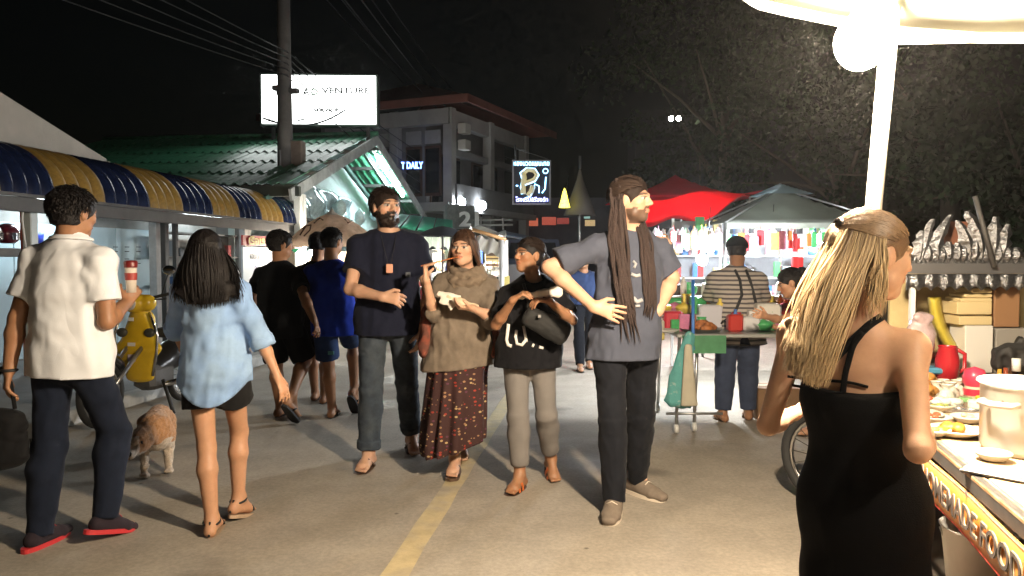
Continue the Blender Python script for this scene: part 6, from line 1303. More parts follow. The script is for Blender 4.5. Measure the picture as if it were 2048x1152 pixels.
def bend(rng, u):
    if u > .40: return P(1740 + (u - .40) * 260 + rng.uniform(-14, 14), 628 + rng.uniform(-75, 14), 1.775 + rng.uniform(-.01, .02))
    x = 1614 + u * 80 + rng.uniform(-16, 16); return P(x, 764 + rng.uniform(-60, 14) - .55 * max(0, 1625 - x) - .25 * max(0, x - 1650), 1.745 + rng.uniform(-.012, .015) + .06 * max(0, -u))
hair_mass(f, [f.H_(0, -.055, .03), P(1660, 590, 1.82), P(1624, 660, 1.79), P(1608, 725, 1.775)], [(.070, .060), (.050, .028), (.040, .014), (.026, .008)], V(1, -.2, 0), mat('blonde hair mass', (.30, .20, .115), rough=.6, bump=.4, bscale=200, stretch=(1, 1, .1)), 6, rip=.006, fq=60)
long_hair(f, BLM, 2500, 31, bend, .009, ell=(.076, .096), cols=bl, rad=.0017, wav=.005, lo=-.45, hi=.48, sag=.012)
long_hair(f, BLM, 80, 32, lambda rng, u: P(1596 + rng.uniform(-30, 30), 706 + rng.uniform(-50, 20), 1.77 + rng.uniform(0, .03)), .014, ell=(.076, .096), cols=bl, rad=.0026, wav=.009, lo=-.4, hi=.2, sag=.02)
# top and sides drawn back to a tie at the crown
f.comb(mat('golden brown strands', (.24, .155, .088), rough=.42, spec=.5, var=.25, vscale=90), 900, .0019, 1.135, (0, -.93, .36), 8, 'gathered_hair', .010)
MB().tube([f.H_(math.cos(a) * .019, -.108, .072 + math.sin(a) * .019) for a in np.linspace(0, 2 * math.pi, 13)[:-1]], .006, 6, closed=True).build('hair_tie', HAIRD, f.root)
blonde = f
# ------------------------------------------------------------------ the homemade food cart, nearest on the right
KA = nrm(V(.254, .967, 0)); KB_ = V(KA[1], -KA[0], 0); K0 = V(1.24, 1.82, 0); KAX = (KB_, KA, Z3); KZ = .80
def K(a, b, z): return K0 + KA * a + KB_ * b + V(0, 0, z)
def onk(px, py, z=KZ): return G(px, py, z)
cart = empty('food_cart', K(.3, .4, 0), 'wooden food cart with an orange HOMEMADE FOOD banner', 'food cart')
WD = mat('worn plywood', (.52, .36, .20), rough=.6, col2=(.62, .50, .34), vscale=7, mask=(.4, .7), var=.18, stretch=(1, 1, 1), bump=.15, bscale=60)
for i in range(5): MB().box(K(.35, .005 + .085 + i * .172, KZ - .014), (.168, 2.7, .028), KAX, .004).build('plank', WD, cart)
MB().box(K(.35, -.016, KZ - .028), (.024, 2.72, .052), KAX, .003).build('edge_rail', mat('grey angle iron', (.11, .105, .10), .5, .4, var=.25, vscale=12), cart)
MB().box(K(.35, -.012, KZ - .010), (.034, 2.72, .014), KAX, .003).build('edge_strip', mat('worn wood strip', (.36, .20, .10), rough=.7, col2=(.55, .40, .22), vscale=14), cart)
ORG = mat('orange vinyl banner', (.78, .30, .055), rough=.42, col2=(.82, .38, .09), vscale=6, mask=(.35, .7))
MB().sheet(lambda u, v: K(1.7 - 2.7 * u, -.034 - .004 * math.sin(u * 21), KZ - .056 - .128 * v), 40, 3).build('banner', ORG, cart, solid=.003)
MB().sheet(lambda u, v: K(1.7 - 2.7 * u, -.037 - .004 * math.sin(u * 21), KZ - .058 - .005 * v), 40, 1).build('banner_border', mat('pale banner border', (.85, .72, .55)), cart); MB().sheet(lambda u, v: K(1.7 - 2.7 * u, -.037 - .004 * math.sin(u * 21), KZ - .178 - .006 * v), 40, 1).build('banner_border', mat('red banner border', (.45, .05, .03)), cart)
e0 = onk(1856, 935, KZ - .12); e1 = onk(2046, 1098, KZ - .13)
aa = lambda p: (p - K0).dot(KA)
def bpos(px, py, z):   # where the ray meets the banner plane
    r = ray(px, py); t = (K0 - KB_ * .04 - CAMP).dot(KB_) / r.dot(KB_); return CAMP + r * t
h0, h1 = bpos(1846, 950, 0), bpos(2046, 1115, 0); fitw = np.linalg.norm(h0[:2] - h1[:2])
for nm, m_, off, bold in (('lettering_outline', mat('cream lettering edge', (.80, .66, .48), rough=.5), -.0415, .0024), ('lettering', mat('grey brown lettering', (.13, .11, .10), rough=.5), -.0445, .0009)):
    pc = K((aa(h0) + aa(h1)) / 2, off, KZ - .152); text(nm, 'HOMEMADE FOOD', m_, pc, -KA, Z3, .092, cart, fit=fitw * (1.012 if bold > .001 else 1.0), bold=bold, extrude=.0008)
    text(nm, 'B', m_, K(aa(h1) - .06, off, KZ - .152), -KA, Z3, .092, cart, fit=.045, bold=bold, extrude=.0008)
for a, b in ((-.9, .04), (1.62, .04), (-.9, .82), (1.62, .82)): MB().tube([K(a, b, 0), K(a, b, KZ - .03)], .022, 8).build('leg', STL, cart)
for z in (.30,): MB().box(K(.35, .42, z), (.8, 2.5, .02), KAX).build('lower_shelf', mat('dark shelf board', (.10, .085, .07), rough=.8), cart)
# things under the counter
def sack(c, r, h, m_, name, label, cat, seed, sy=.8):
    Fd = Field((-r * 1.4, -r * 1.4, -.02), (r * 1.4, r * 1.4, h * 1.2), .007); Fd.ell((0, 0, r * .6), (0, 0, h - r * .5), (r, r * sy), (r * .8, r * sy * .7), V(1, .3, 0), .03); Fd.ripple(.014, 15, seed); Fd.ripple(.006, 40, seed + 1); Fd.plane((0, 0, 0), -Z3); v, q = Fd.net(); o = link(name, np_mesh(name, v, q), m_); o.location = tuple(c); tag(o, label, cat); return o
sack(onk(1930, 1090, .38) * V(1, 1, 0) + V(0, .0, .31) + KB_ * .1, .13, .30, mat('white woven sack', (.66, .64, .60), rough=.7, var=.12, vscale=14, bump=.3, bscale=90), 'sack', 'rumpled white sack under the orange banner', 'sack', 4)
sack(onk(2010, 1150, .40) * V(1, 1, 0) + V(0, 0, .31) + KB_ * .12, .12, .27, mat('black printed bag', (.03, .03, .03), rough=.5), 'bag', 'black printed bag under the near end of the banner', 'bag', 7)
bk = empty('bucket', K(.62, .12, .31), 'white plastic bucket under the counter near the blonde woman', 'bucket'); MB().lathe([(0, 0), (.09, 0), (.115, .22), (.12, .22), (.112, .21), (.088, .01), (0, .01)], K(.62, .12, .31), 20).build('pail', mat('white bucket plastic', (.70, .69, .66), rough=.4, var=.08), bk); MB().tube([K(.62, .12, .52) + KB_ * .118, K(.62, .02, .47), K(.62, .12, .52) - KB_ * .118], .004, 5).build('handle', STL, bk)
# post, lamp and tarpaulin
pb_ = P(1746, 424, 2.22); pt_ = P(1780, 60, 2.16)
pl = empty('lamp_post', V(pb_[0], pb_[1], 0), 'white painted stall post rising behind the blonde woman to the bare lamp', 'post')
MB().tube([pb_ + (pb_ - pt_) * (pb_[2] / (pt_[2] - pb_[2])), pt_, pt_ + (pt_ - pb_) * .12], .024, 10).build('shaft', mat('white glossy post paint', (.80, .78, .72), rough=.35), pl)
a, b = P(1800, 80, 2.16), P(2060, 74, 2.1); MB().tube([pt_ + V(0, 0, -.02), a, b, b + (b - a)], .013, 8).build('arm', MATS['white glossy post paint'], pl)
MAINP = 320
def stall_lamp(lc, label, power, r=.068):
    lm = empty('stall_lamp', lc, label, 'lamp')
    MB().sphere(lc, r, 18, 12, (1, 1, 1.1)).build('bulb', emitter('stall lamp glow %d' % power, (1, .82, .60), lampstr(power, 4 * math.pi * r * r * 1.05)), lm)
    MB().lathe([(0, .09), (.02, .09), (.02, .03), (.034, .0)], lc + V(0, 0, r * .95), 12).build('socket', MATS['white socket'], lm); MB().tube([lc + V(0, 0, r + .07), lc + V(.005, 0, r + .2)], .005, 6).build('cord', CABM, lm); return lm
lc = P(1722, 84, 2.02); stall_lamp(lc, 'glaring bare warm white lamp at the top of the stall post', MAINP)
stall_lamp(V(1.42, .62, 2.02), 'second warm lamp under the near end of the stall canopy', 40, .05)
cn = empty('stall_canopy', K(.2, .5, 2.2), 'cream tarpaulin canopy lit from below over the food cart', 'canopy')
TARP = mat('cream tarpaulin', (.60, .60, .48), rough=.6, var=.08, vscale=3, transl=.2)
hemp = [P(1430, -60, 2.5), P(1510, -4, 2.45), P(1650, 26, 2.40), P(1800, 52, 2.36), P(1960, 64, 2.34), P(2120, 64, 2.32), P(2300, 60, 2.3)]
def tarp(u, v):
    s_ = u * (len(hemp) - 1); i_ = min(int(s_), len(hemp) - 2); p = hemp[i_] * (1 - s_ + i_) + hemp[i_ + 1] * (s_ - i_); far = V(p[0] * .9 + .25, -.6, 2.42 - .10 * u)
    q_ = p * (1 - v) + far * v; return q_ + V(0, 0, .012 * math.sin(u * 9 + v * 5) * min(1, v * 4) - .05 * math.sin(math.pi * v))
MB().sheet(tarp, 36, 14).build('tarpaulin', TARP, cn, solid=.004)
MB().sheet(lambda u, v: tarp(u, 0) - V(0, 0, .035 * v) + V(0, .003 * math.sin(u * 33) * v, 0), 40, 2).build('hem', mat('white hem tape', (.75, .74, .68), rough=.6), cn, solid=.004)
# ---- on the counter
pc = onk(2052, 905); pot = empty('cooking_pot', V(pc[0], pc[1], KZ), 'large white enamel cooking pot with side handle at the right edge', 'pot'); PR = .125
MB().lathe([(0, .004), (PR - .01, .004), (PR, .02), (PR, .205), (PR + .012, .215), (PR + .008, .222), (PR - .006, .214), (PR - .008, .03), (0, .02)], V(pc[0], pc[1], KZ), 36).build('pot_body', mat('chipped enamel', (.70, .67, .62), rough=.28, col2=(.30, .26, .22), vscale=26, mask=(.68, .74), coat=.3), pot)
hc = V(pc[0], pc[1], KZ + .165) + nrm(V(-.9, -.45, 0)) * (PR + .01); hx = nrm(V(.45, -.9, 0)); hy = nrm(V(-.9, -.45, 0))
MB().tube([hc - hx * .05, hc - hx * .045 + hy * .03, hc + hy * .045, hc + hx * .045 + hy * .03, hc + hx * .05], .010, 8).build('handle', MATS['chipped enamel'], pot)
MB().lathe([(0, 0), (PR - .012, 0)], V(pc[0], pc[1], KZ + .16), 24).build('soup', mat('brown soup', (.16, .10, .05), rough=.2), pot)
CUR = mat('yellow curry', (.55, .25, .04), rough=.4, var=.3, vscale=50, bump=.4, bscale=90)
plate(onk(1910, 872), .085, mat('cream bowl glaze', (.78, .70, .58), rough=.3), 'cream plate of yellow curry pieces on the counter', 12, CUR); plate(onk(1992, 880), .080, MATS['cream bowl glaze'], 'plate of pale greens touching the cooking pot', 5, mat('pale greens', (.5, .5, .25), rough=.6)); plate(onk(1838, 838), .085, MATS['cream bowl glaze'], 'plate of food half hidden behind the arm of the blonde woman', 9, mat('orange food', (.6, .2, .05), rough=.5, var=.2))
plate(onk(1986, 922), .05, WPL, 'small white saucer at the foot of the cooking pot')
tray = empty('steel_tray', onk(1905, 818), 'shallow foil tray across the middle of the counter', 'tray'); c = onk(1905, 820); MB().box(c + V(0, 0, .012), (.36, .16, .024), (nrm(V(1, -.6, 0)), nrm(V(.6, 1, 0)), Z3), .006).build('tray_body', mat('crumpled foil', (.6, .6, .6), .25, .9, bump=.8, bscale=35), tray)
for i in range(9): q = c + nrm(V(1, -.6, 0)) * rg.uniform(-.14, .14) + nrm(V(.6, 1, 0)) * rg.uniform(-.05, .05); MB().sphere(q + V(0, 0, .03), rg.uniform(.018, .03), 8, 6, (1.3, 1, .6)).build('rice_parcel', mat('rice white', (.70, .68, .60), rough=.6, bump=.5, bscale=200), tray)
tp = empty('flat_tray', onk(1992, 950), 'white flat board with dark rim lying on the near edge of the counter', 'tray'); c = onk(1994, 952); ax = (nrm(V(1, -1.1, 0)), nrm(V(1.1, 1, 0)), Z3); MB().box(c + V(0, 0, .006), (.17, .075, .012), ax, .004).build('rim', mat('dark rim', (.03, .03, .03), rough=.4), tp); MB().box(c + V(0, 0, .013), (.15, .058, .004), ax).build('face', mat('white face', (.75, .74, .72), rough=.25), tp)
for i, (px, py, s_, cl, lb_) in enumerate(((1950, 826, (.05, .04, .05), (.70, .74, .60), 'small white carton beside the yellow box'), (1976, 822, (.085, .06, .055), (.66, .64, .06), 'bright yellow box next to the cooking pot'), (1932, 812, (.05, .04, .035), (.20, .38, .16), 'green box left of the white carton'))):
    c = onk(px, py); tag(MB().box(c + V(0, 0, s_[2] / 2), s_, (nrm(V(1, -.5, 0)), nrm(V(.5, 1, 0)), Z3), .005).build('carton', mat('carton %d' % i, cl, rough=.4)), lb_, 'box')
pk = onk(1948, 800); pkb = empty('sauce_bottle', pk, 'squat sauce bottle with rounded pink cap on the counter', 'bottle'); MB().lathe([(0, 0), (.036, 0), (.04, .03), (.036, .07), (.03, .085)], pk, 16).build('bottle_body', mat('cream bottle', (.62, .55, .40), rough=.3), pkb); MB().lathe([(.032, .05), (.045, .075), (.047, .10), (.036, .13), (0, .142)], pk, 16).build('cap', mat('pink cap', (.62, .05, .10), rough=.3), pkb); MB().lathe([(.041, .022), (.0415, .05)], pk, 16).build('label_band', mat('crimson band', (.5, .03, .06), rough=.4), pkb)
fp = empty('fried_snack_pile', onk(1848, 795), 'heap of golden fried snacks behind the arm of the blonde woman', 'food')
for i in range(14): c = onk(1850 + rg.uniform(-16, 18), 800 + rg.uniform(-16, 6)); MB().sphere(c + V(0, 0, .02 + rg.uniform(0, .07)), rg.uniform(.025, .035), 8, 6, (1.2, 1, .8)).build('fried_piece', mat('golden batter', (.50, .24, .06), rough=.5, var=.3, vscale=40, bump=.6, bscale=120), fp)
ot = onk(1905, 778); tag(MB().box(ot + V(0, 0, .014), (.22, .14, .028), bev=.01).build('orange_tray', mat('orange red plastic', (.62, .10, .04), rough=.35)), 'orange red plastic tray at the back of the counter', 'tray'); bt = onk(1888, 764); tag(MB().box(bt + V(0, .06, .05), (.17, .10, .03), bev=.008).build('blue_tray', mat('sky blue plastic', (.10, .32, .48), rough=.35)), 'sky blue plastic tray behind the orange one', 'tray')
c = onk(1918, 768); rj = empty('red_jug', c + V(0, .1, 0), 'red plastic jug with a looped handle at the back of the counter', 'jug'); MB().lathe([(0, 0), (.05, 0), (.055, .10), (.04, .16), (.044, .17)], c + V(-.0, .1, 0), 16).build('jug_body', mat('red jug plastic', (.50, .025, .035), rough=.25, coat=.4), rj); MB().tube([c + V(.045, .1, .03), c + V(.085, .1, .06), c + V(.085, .1, .13), c + V(.042, .1, .155)], .010, 8).build('handle', MATS['red jug plastic'], rj)
c = onk(1876, 762); gj = empty('sauce_jar', c + V(0, .12, 0), 'grey jar with dark red lid at the back of the counter', 'jar'); MB().lathe([(0, 0), (.05, 0), (.05, .10), (.045, .11)], c + V(0, .12, 0), 16).build('jar_body', mat('smoky jar', (.16, .14, .14), rough=.2), gj); MB().lathe([(.052, .10), (.052, .128), (0, .132)], c + V(0, .12, 0), 16).build('lid', mat('maroon lid', (.25, .03, .03), rough=.35), gj)
c = onk(1843, 770); bw = empty('white_bowl', c + V(0, .12, .10), 'white bowl on a stand beside the cheek of the blonde woman', 'bowl'); MB().lathe([(0, 0), (.03, 0), (.055, .04), (.06, .045), (.05, .038), (.0, .01)], c + V(0, .12, .10), 18).build('bowl', WPL, bw); MB().lathe([(.04, -.1), (.03, -.02), (.03, 0), (0, 0)], c + V(0, .12, .10), 12).build('stand', mat('dull stand', (.18, .16, .14)), bw)
for i, (px, py, r_, n_, cl, lb_) in enumerate(((1868, 846, .06, 7, (.55, .12, .05), 'small plate of red stew left of the curry plate'), (1880, 822, .055, 6, (.30, .36, .08), 'small plate of chopped greens behind the curry plate'), (1934, 846, .055, 6, (.60, .50, .30), 'small plate of noodles right of the curry plate'), (1968, 846, .05, 5, (.5, .2, .05), 'small plate of brown sauce by the yellow box'), (1862, 872, .06, 6, (.62, .42, .1), 'plate of fritters at the counter edge by the elbow'), (1860, 812, .05, 6, (.45, .09, .04), 'small plate of chilli beside the fried snacks'))):
    plate(onk(px, py), r_, MATS['cream bowl glaze'] if i % 2 else WPL, lb_, n_, mat('dish %d' % i, cl, rough=.45, var=.3, vscale=60, bump=.4, bscale=120))
for i, (px, py) in enumerate(((1872, 800), (1886, 796), (1900, 802), (1914, 797), (1926, 794), (1892, 808))):
    c = onk(px, py); b = MB(); b.lathe([(0, 0), (.03, .004), (.036, .03), (.02, .055), (.012, .06), (.026, .08)], c, 9, sx=1.1, sy=.8); tag(b.build('snack_bag', mat('clear snack bag', (.62, .60, .52), rough=.15, coat=.5, var=.3, vscale=40)), 'knotted clear bag of snacks on the middle of the counter', 'bag', 'snack bags on the counter')
for i, (px, py, hh_) in enumerate(((2010, 790, .12), (2024, 786, .15), (1998, 782, .10))):
    c = onk(px, py); b = MB().lathe([(0, 0), (.022, 0), (.022, hh_ * .6), (.009, hh_ * .8), (.009, hh_), (0, hh_)], c, 12); tag(b.build('sauce_bottle', mat('sauce %d' % i, [(.25, .05, .02), (.06, .03, .015), (.5, .3, .05)][i], rough=.15, coat=.5)), ['red brown sauce bottle nearest the cooking pot rim', 'tall dark sauce bottle behind the cooking pot', 'short amber sauce bottle left of the dark ones'][i], 'bottle')
# ------------------------------------------------------------------ silver trimmed display cart behind it
SD = 3.7
sc2 = empty('silver_cart', P(1930, 900, SD) * V(1, 1, 0), 'display cart with ornate silver tin roof trim behind the food counter', 'food cart'); TIN = mat('stamped silver tin', (.22, .225, .24), .34, .9, bump=1.0, bscale=60, var=.3, vscale=30)
MB().box(P(1945, 537, SD), (.70, .05, .05)).build('roof_beam', mat('dull steel beam', (.28, .28, .29), .4, .7), sc2)
MB().sheet(lambda u, v: P(1812 + u * 240, 548 + v * 34 * (1 - .25 * abs(math.sin(u * 30))), SD - .03 + .008 * math.sin(u * 50)), 80, 3).build('valance', TIN, sc2, solid=.003)
def flame(px, py, w, h, lean=0.0):
    b = MB(); n = 9; base = P(px, py, SD - .01); L_ = h * SD / 1500; W = w * SD / 1500; left, right = [], []
    for i in range(n):
        t = i / (n - 1); ww = W * (max(0, math.sin(math.pi * (t * .8 + .16))) ** .7) * (1 + .30 * math.sin(t * 21 + px)) * .62 + .003; cx = lean * L_ * t * t
        left.append(base + V(cx - ww, 0, L_ * t)); right.append(base + V(cx + ww, 0, L_ * t))
    k = n; b.add(left + right + [p + V(0, -.02 * math.sin(math.pi * i / (n - 1)) - .004, 0) for i, p in enumerate([(l + r) / 2 for l, r in zip(left, right)])], [(i, i + 1, 2 * k + i + 1, 2 * k + i) for i in range(k - 1)] + [(2 * k + i, 2 * k + i + 1, k + i + 1, k + i) for i in range(k - 1)], False); return b.build('tin_finial', TIN, sc2, solid=.004)
for px, h_, w_, ln in ((1836, 70, 20, .1), (1842, 95, 18, .25), (1866, 104, 20, .35), (1872, 56, 22, -.1), (1896, 46, 24, 0), (1914, 44, 24, 0), (1938, 92, 22, -.3), (1948, 60, 24, 0), (1962, 112, 26, -.3), (1984, 100, 24, .05), (2002, 84, 22, .15), (1855, 40, 22, 0), (1884, 34, 20, 0), (1926, 40, 20, 0), (1972, 46, 22, 0), (1996, 40, 22, 0), (2014, 36, 24, 0), (2032, 34, 24, 0)): flame(px, 526, w_, h_ * .92, ln)
MB().box(P(1930, 521, SD - .01), (.62, .02, .03)).build('cresting', TIN, sc2); MB().box(P(1911, 468, SD + .1), (.125, .02, .125)).build('brown_panel', mat('brown plaque', (.22, .09, .05), rough=.6, var=.2), sc2)
MB().tube([P(1950, 392, SD - .06), P(1988, 534, SD - .06)], .012, 6).build('diagonal_strut', DGR, sc2)
for px in (1825, 2085): p = P(px, 560, SD - .01); MB().box(V(p[0], p[1], (p[2]) * .5 + .42), (.022, .022, p[2] - .8)).build('post', WHP, sc2)
MB().box(P(1950, 650, SD + .42), (.95, .02, .66)).build('back_board', mat('warm yellow board', (.56, .44, .22), rough=.7, var=.1), sc2); MB().box(P(1950, 748, SD + .2), (.80, .50, .03)).build('deck', mat('cart deck', (.30, .24, .18), rough=.7), sc2); MB().box(P(1950, 860, SD + .2), (.80, .48, .5)).build('cabinet', mat('dark cart cabinet', (.08, .07, .065), rough=.7), sc2)
cap = empty('stepped_stack', P(1948, 745, SD + .1), 'stepped cream boxes on a white carton inside the display cart', 'box stack')
for k, (x0, x1, y0, y1) in enumerate(((1912, 1982, 603, 629), (1916, 1982, 632, 650), (1920, 1982, 596, 604), (1928, 1982, 588, 595), (1940, 1982, 576, 586))): a, b = P(x0, y0, SD + .05), P(x1, y1, SD + .05); MB().box((a + b) / 2 + V(0, .06, 0), (b[0] - a[0], .14 + .002 * k, a[2] - b[2]), bev=.004).build('cream_box', mat('cream card', (.66, .53, .28), rough=.7), cap)
a, b = P(1928, 651, SD + .05), P(1984, 746, SD + .05); MB().box((a + b) / 2 + V(0, .06, 0), (b[0] - a[0], .138, a[2] - b[2]), bev=.004).build('white_carton', mat('white carton card', (.74, .72, .66), rough=.7), cap)
a, b = P(1985, 572, SD + .08), P(2036, 654, SD + .08); tag(MB().box((a + b) / 2 + V(0, .05, 0), (b[0] - a[0], .13, a[2] - b[2]), bev=.004).build('brown_carton', mat('brown carton card', (.30, .16, .075), rough=.8)), 'brown carton right of the cream boxes in the display cart', 'box')
a, b = P(1988, 656, SD + .08), P(2060, 746, SD + .08); tag(MB().box((a + b) / 2 + V(0, .05, 0), (b[0] - a[0], .13, a[2] - b[2]), bev=.004).build('grey_carton', mat('grey carton card', (.30, .28, .25), rough=.8)), 'grey carton under the brown one in the display cart', 'box')
yc = MB().sheet(lambda u, v: P(1856 + u * 26 + v * v * 40, 594 + v * 108, SD + .12 - .05 * math.sin(u * 3.14)), 6, 10).build('yellow_sheet', mat('yellow plastic sheet', (.56, .45, .06), rough=.35), solid=.004); tag(yc, 'curved yellow plastic sheet inside the display cart', 'sheet')
sack(P(1842, 700, SD - .05) - V(0, 0, .02), .075, .19, mat('pinkish clear bag', (.48, .36, .36), rough=.2, coat=.4, var=.2, vscale=30), 'plastic_bag', 'pinkish plastic bag beside the display cart post', 'bag', 9)
bl_ = empty('black_bundle', P(2030, 752, SD - .3), 'black bundle of straps with a white cylinder at the right edge', 'bundle'); Fd = Field((-.16, -.1, -.02), (.16, .1, .2), .008); Fd.ball((0, 0, .05), (.10, .06, .06)); Fd.ball((-.04, 0, .1), (.05, .05, .05), .03); Fd.ball((.05, 0, .11), (.06, .05, .05), .03); Fd.ripple(.02, 30, 3); v, q = Fd.net(); link('straps', np_mesh('straps', v, q), RUBBER if 'RUBBER' in globals() else CABM, bl_)
MB().lathe([(0, 0), (.018, 0), (.018, .055), (0, .055)], P(2032, 742, SD - .42), 12).build('white_cylinder', WHP, bl_)
def spoke_wheel(c, ax, r, name, label, parent=None):
    t = empty(name, c - V(0, 0, r), label, 'wheel') if parent is None else empty(name, np.array(c) - np.array(parent.location))
    if parent is not None: t.parent = parent
    e1 = nrm(np.cross(ax, Z3)); e2 = np.cross(ax, e1); ring = lambda rr: [c + (e1 * math.cos(a) + e2 * math.sin(a)) * rr for a in np.linspace(0, 2 * math.pi, 33)[:-1]]
    MB().tube(ring(r - .028), .028, 8, closed=True).build('tyre', mat('tyre rubber', (.02, .02, .02), rough=.8), t); MB().tube(ring(r - .062), .014, 6, closed=True).build('rim', mat('chrome rim', (.6, .6, .6), .2, 1.0), t)
    b = MB(); 
    for k in range(18): a = k * math.pi / 9; b.tube([c + ax * .02 * (-1) ** k, c + (e1 * math.cos(a) + e2 * math.sin(a)) * (r - .065)], .0025, 4)
    b.build('spokes', MATS['chrome rim'], t); MB().tube([c - ax * .04, c + ax * .04], .03, 8).build('hub', MATS['chrome rim'], t); return t
spoke_wheel(V(*(P(1652, 930, 4.2)[:2]), .28), nrm(V(.80, .6, 0)), .28, 'cart_wheel', 'spoked cart wheel showing behind the blonde woman')
# ------------------------------------------------------------------ yellow moped parked by the shop
mo = empty('moped', V(-3.36, 6.5, 0), 'yellow moped parked facing the camera behind the man in polo shirt', 'moped'); YM = mat('yellow moped paint', (.62, .40, .02), rough=.25, coat=.5, var=.06, vscale=12); MD = nrm(V(-.12, -.9, 0)); MS = V(-MD[1], MD[0], 0); MS = -MS if MS[0] < 0 else MS
MC = V(-3.30, 6.62, 0); mp_ = lambda f_, s_, z: MC + MD * f_ + MS * s_ + V(0, 0, z)
Fd = Field((-.5, -.6, .1), (.5, .6, 1.3), .008); mo_b = np.array(mo.location); ll = lambda p: np.array(p) - mo_b
Fd.ell(ll(mp_(0, 0, .34)), ll(mp_(.02, 0, .60)), (.13, .05), (.19, .06), MS, .03); Fd.ell(ll(mp_(.02, 0, .60)), ll(mp_(-.04, 0, .86)), (.19, .06), (.12, .07), MS, .04); Fd.ell(ll(mp_(-.04, 0, .86)), ll(mp_(.02, 0, .98)), (.09, .07), (.08, .06), MS, .03)
v, q = Fd.net(); link('leg_shield', np_mesh('leg_shield', v, q), YM, mo)
Fd = Field((-.5, -.6, .5), (.5, .6, 1.3), .008); Fd.ell(ll(mp_(.02, -.10, 1.00)), ll(mp_(.02, .10, 1.00)), (.07, .075), (.07, .075), MD, .03); Fd.ball(ll(mp_(.07, 0, 1.0)), .085, .03); v, q = Fd.net(); link('headset_cowl', np_mesh('headset_cowl', v, q), YM, mo)
MB().sphere(mp_(.135, 0, 1.0), .06, 14, 9).build('headlight', mat('headlight glass', (.5, .5, .5), rough=.1), mo)
for s_ in (-1, 1):
    MB().tube([mp_(0, s_ * .1, 1.04), mp_(-.06, s_ * .26, 1.08), mp_(-.12, s_ * .34, 1.06)], .014, 8).build('handlebar', RUBBER, mo); MB().tube([mp_(-.03, s_ * .2, 1.07), mp_(-.02, s_ * .27, 1.25)], .006, 6).build('mirror_stem', RUBBER, mo)
    MB().sphere(mp_(-.02, s_ * .28, 1.29), .055, 12, 8, (1.1, .25, .75)).build('mirror', mat('mirror glass', (.7, .75, .8), .05, 1.0), mo); MB().tube([mp_(.0, s_ * .12, 1.03), mp_(.06, s_ * .3, 1.04)], .007, 6).build('brake_lever', RUBBER, mo)
    MB().sphere(mp_(.05, s_ * .13, .74), .042, 12, 8, (1.2, .7, 1)).build('turn_signal', mat('smoked lens', (.05, .05, .04), rough=.15), mo); MB().tube([mp_(.05, s_ * .13, .92), mp_(.05, s_ * .205, .72), mp_(.05, s_ * .19, .55), mp_(.03, s_ * .14, .36)], .012, 6).build('chrome_trim', MATS['chrome rim'], mo)
for z_, w_, c_ in ((.86, .05, (.7, .68, .6)), (.64, .07, (.72, .7, .66)), (.52, .07, (.55, .45, .5))): MB().box(mp_(.085, -.02, z_), (w_, .006, .03 if z_ > .6 else .06), (MS, MD, Z3)).build('sticker', mat('sticker %d' % int(z_ * 100), c_, rough=.3), mo)
Fd = Field((-.5, -.2, .3), (.6, 1.5, 1.1), .010); Fd.ell(ll(mp_(-.2, 0, .40)), ll(mp_(-.45, 0, .46)), (.10, .08), (.11, .12), MS, .04); Fd.ell(ll(mp_(-.45, 0, .5)), ll(mp_(-.95, 0, .66)), (.11, .12), (.08, .08), MS, .05); v, q = Fd.net(); link('rear_body', np_mesh('rear_body', v, q), mat('dark plastic fairing', (.02, .02, .022), rough=.3), mo)
Fd = Field((-.5, -.2, .5), (.6, 1.5, 1.1), .010); Fd.ell(ll(mp_(-.38, 0, .70)), ll(mp_(-.95, 0, .76)), (.12, .05), (.10, .05), MS, .04); v, q = Fd.net(); link('seat', np_mesh('seat', v, q), RUBBER, mo)
fwc = mp_(.52, 0, .28); spoke_wheel(fwc, MS, .28, 'front_wheel', None, mo); spoke_wheel(mp_(-.68, 0, .28), MS, .28, 'rear_wheel', None, mo)
for s_ in (-1, 1): MB().tube([mp_(.06, s_ * .07, .62), fwc + MS * s_ * .07], .018, 8).build('fork', mat('fork alloy', (.4, .4, .4), .3, .8), mo)
MB().tube([fwc + (MD * math.cos(a) + Z3 * math.sin(a)) * .315 for a in np.linspace(.5, 2.7, 10)], .045, 8).build('front_mudguard', mat('black mudguard', (.012, .012, .014), rough=.2, coat=.5), mo)
MB().box(mp_(-.2, 0, .32), (.22, .35, .22), (MS, MD, Z3), .04).build('engine', DGR, mo); MB().tube([mp_(-.1, .16, .26), mp_(-.5, .18, .26), mp_(-.9, .18, .34)], [.02, .04, .045], 10).build('exhaust', MATS['chrome rim'], mo); MB().tube([mp_(-.12, .14, .30), mp_(-.02, .30, .02)], .016, 6).build('side_stand', RUBBER, mo)
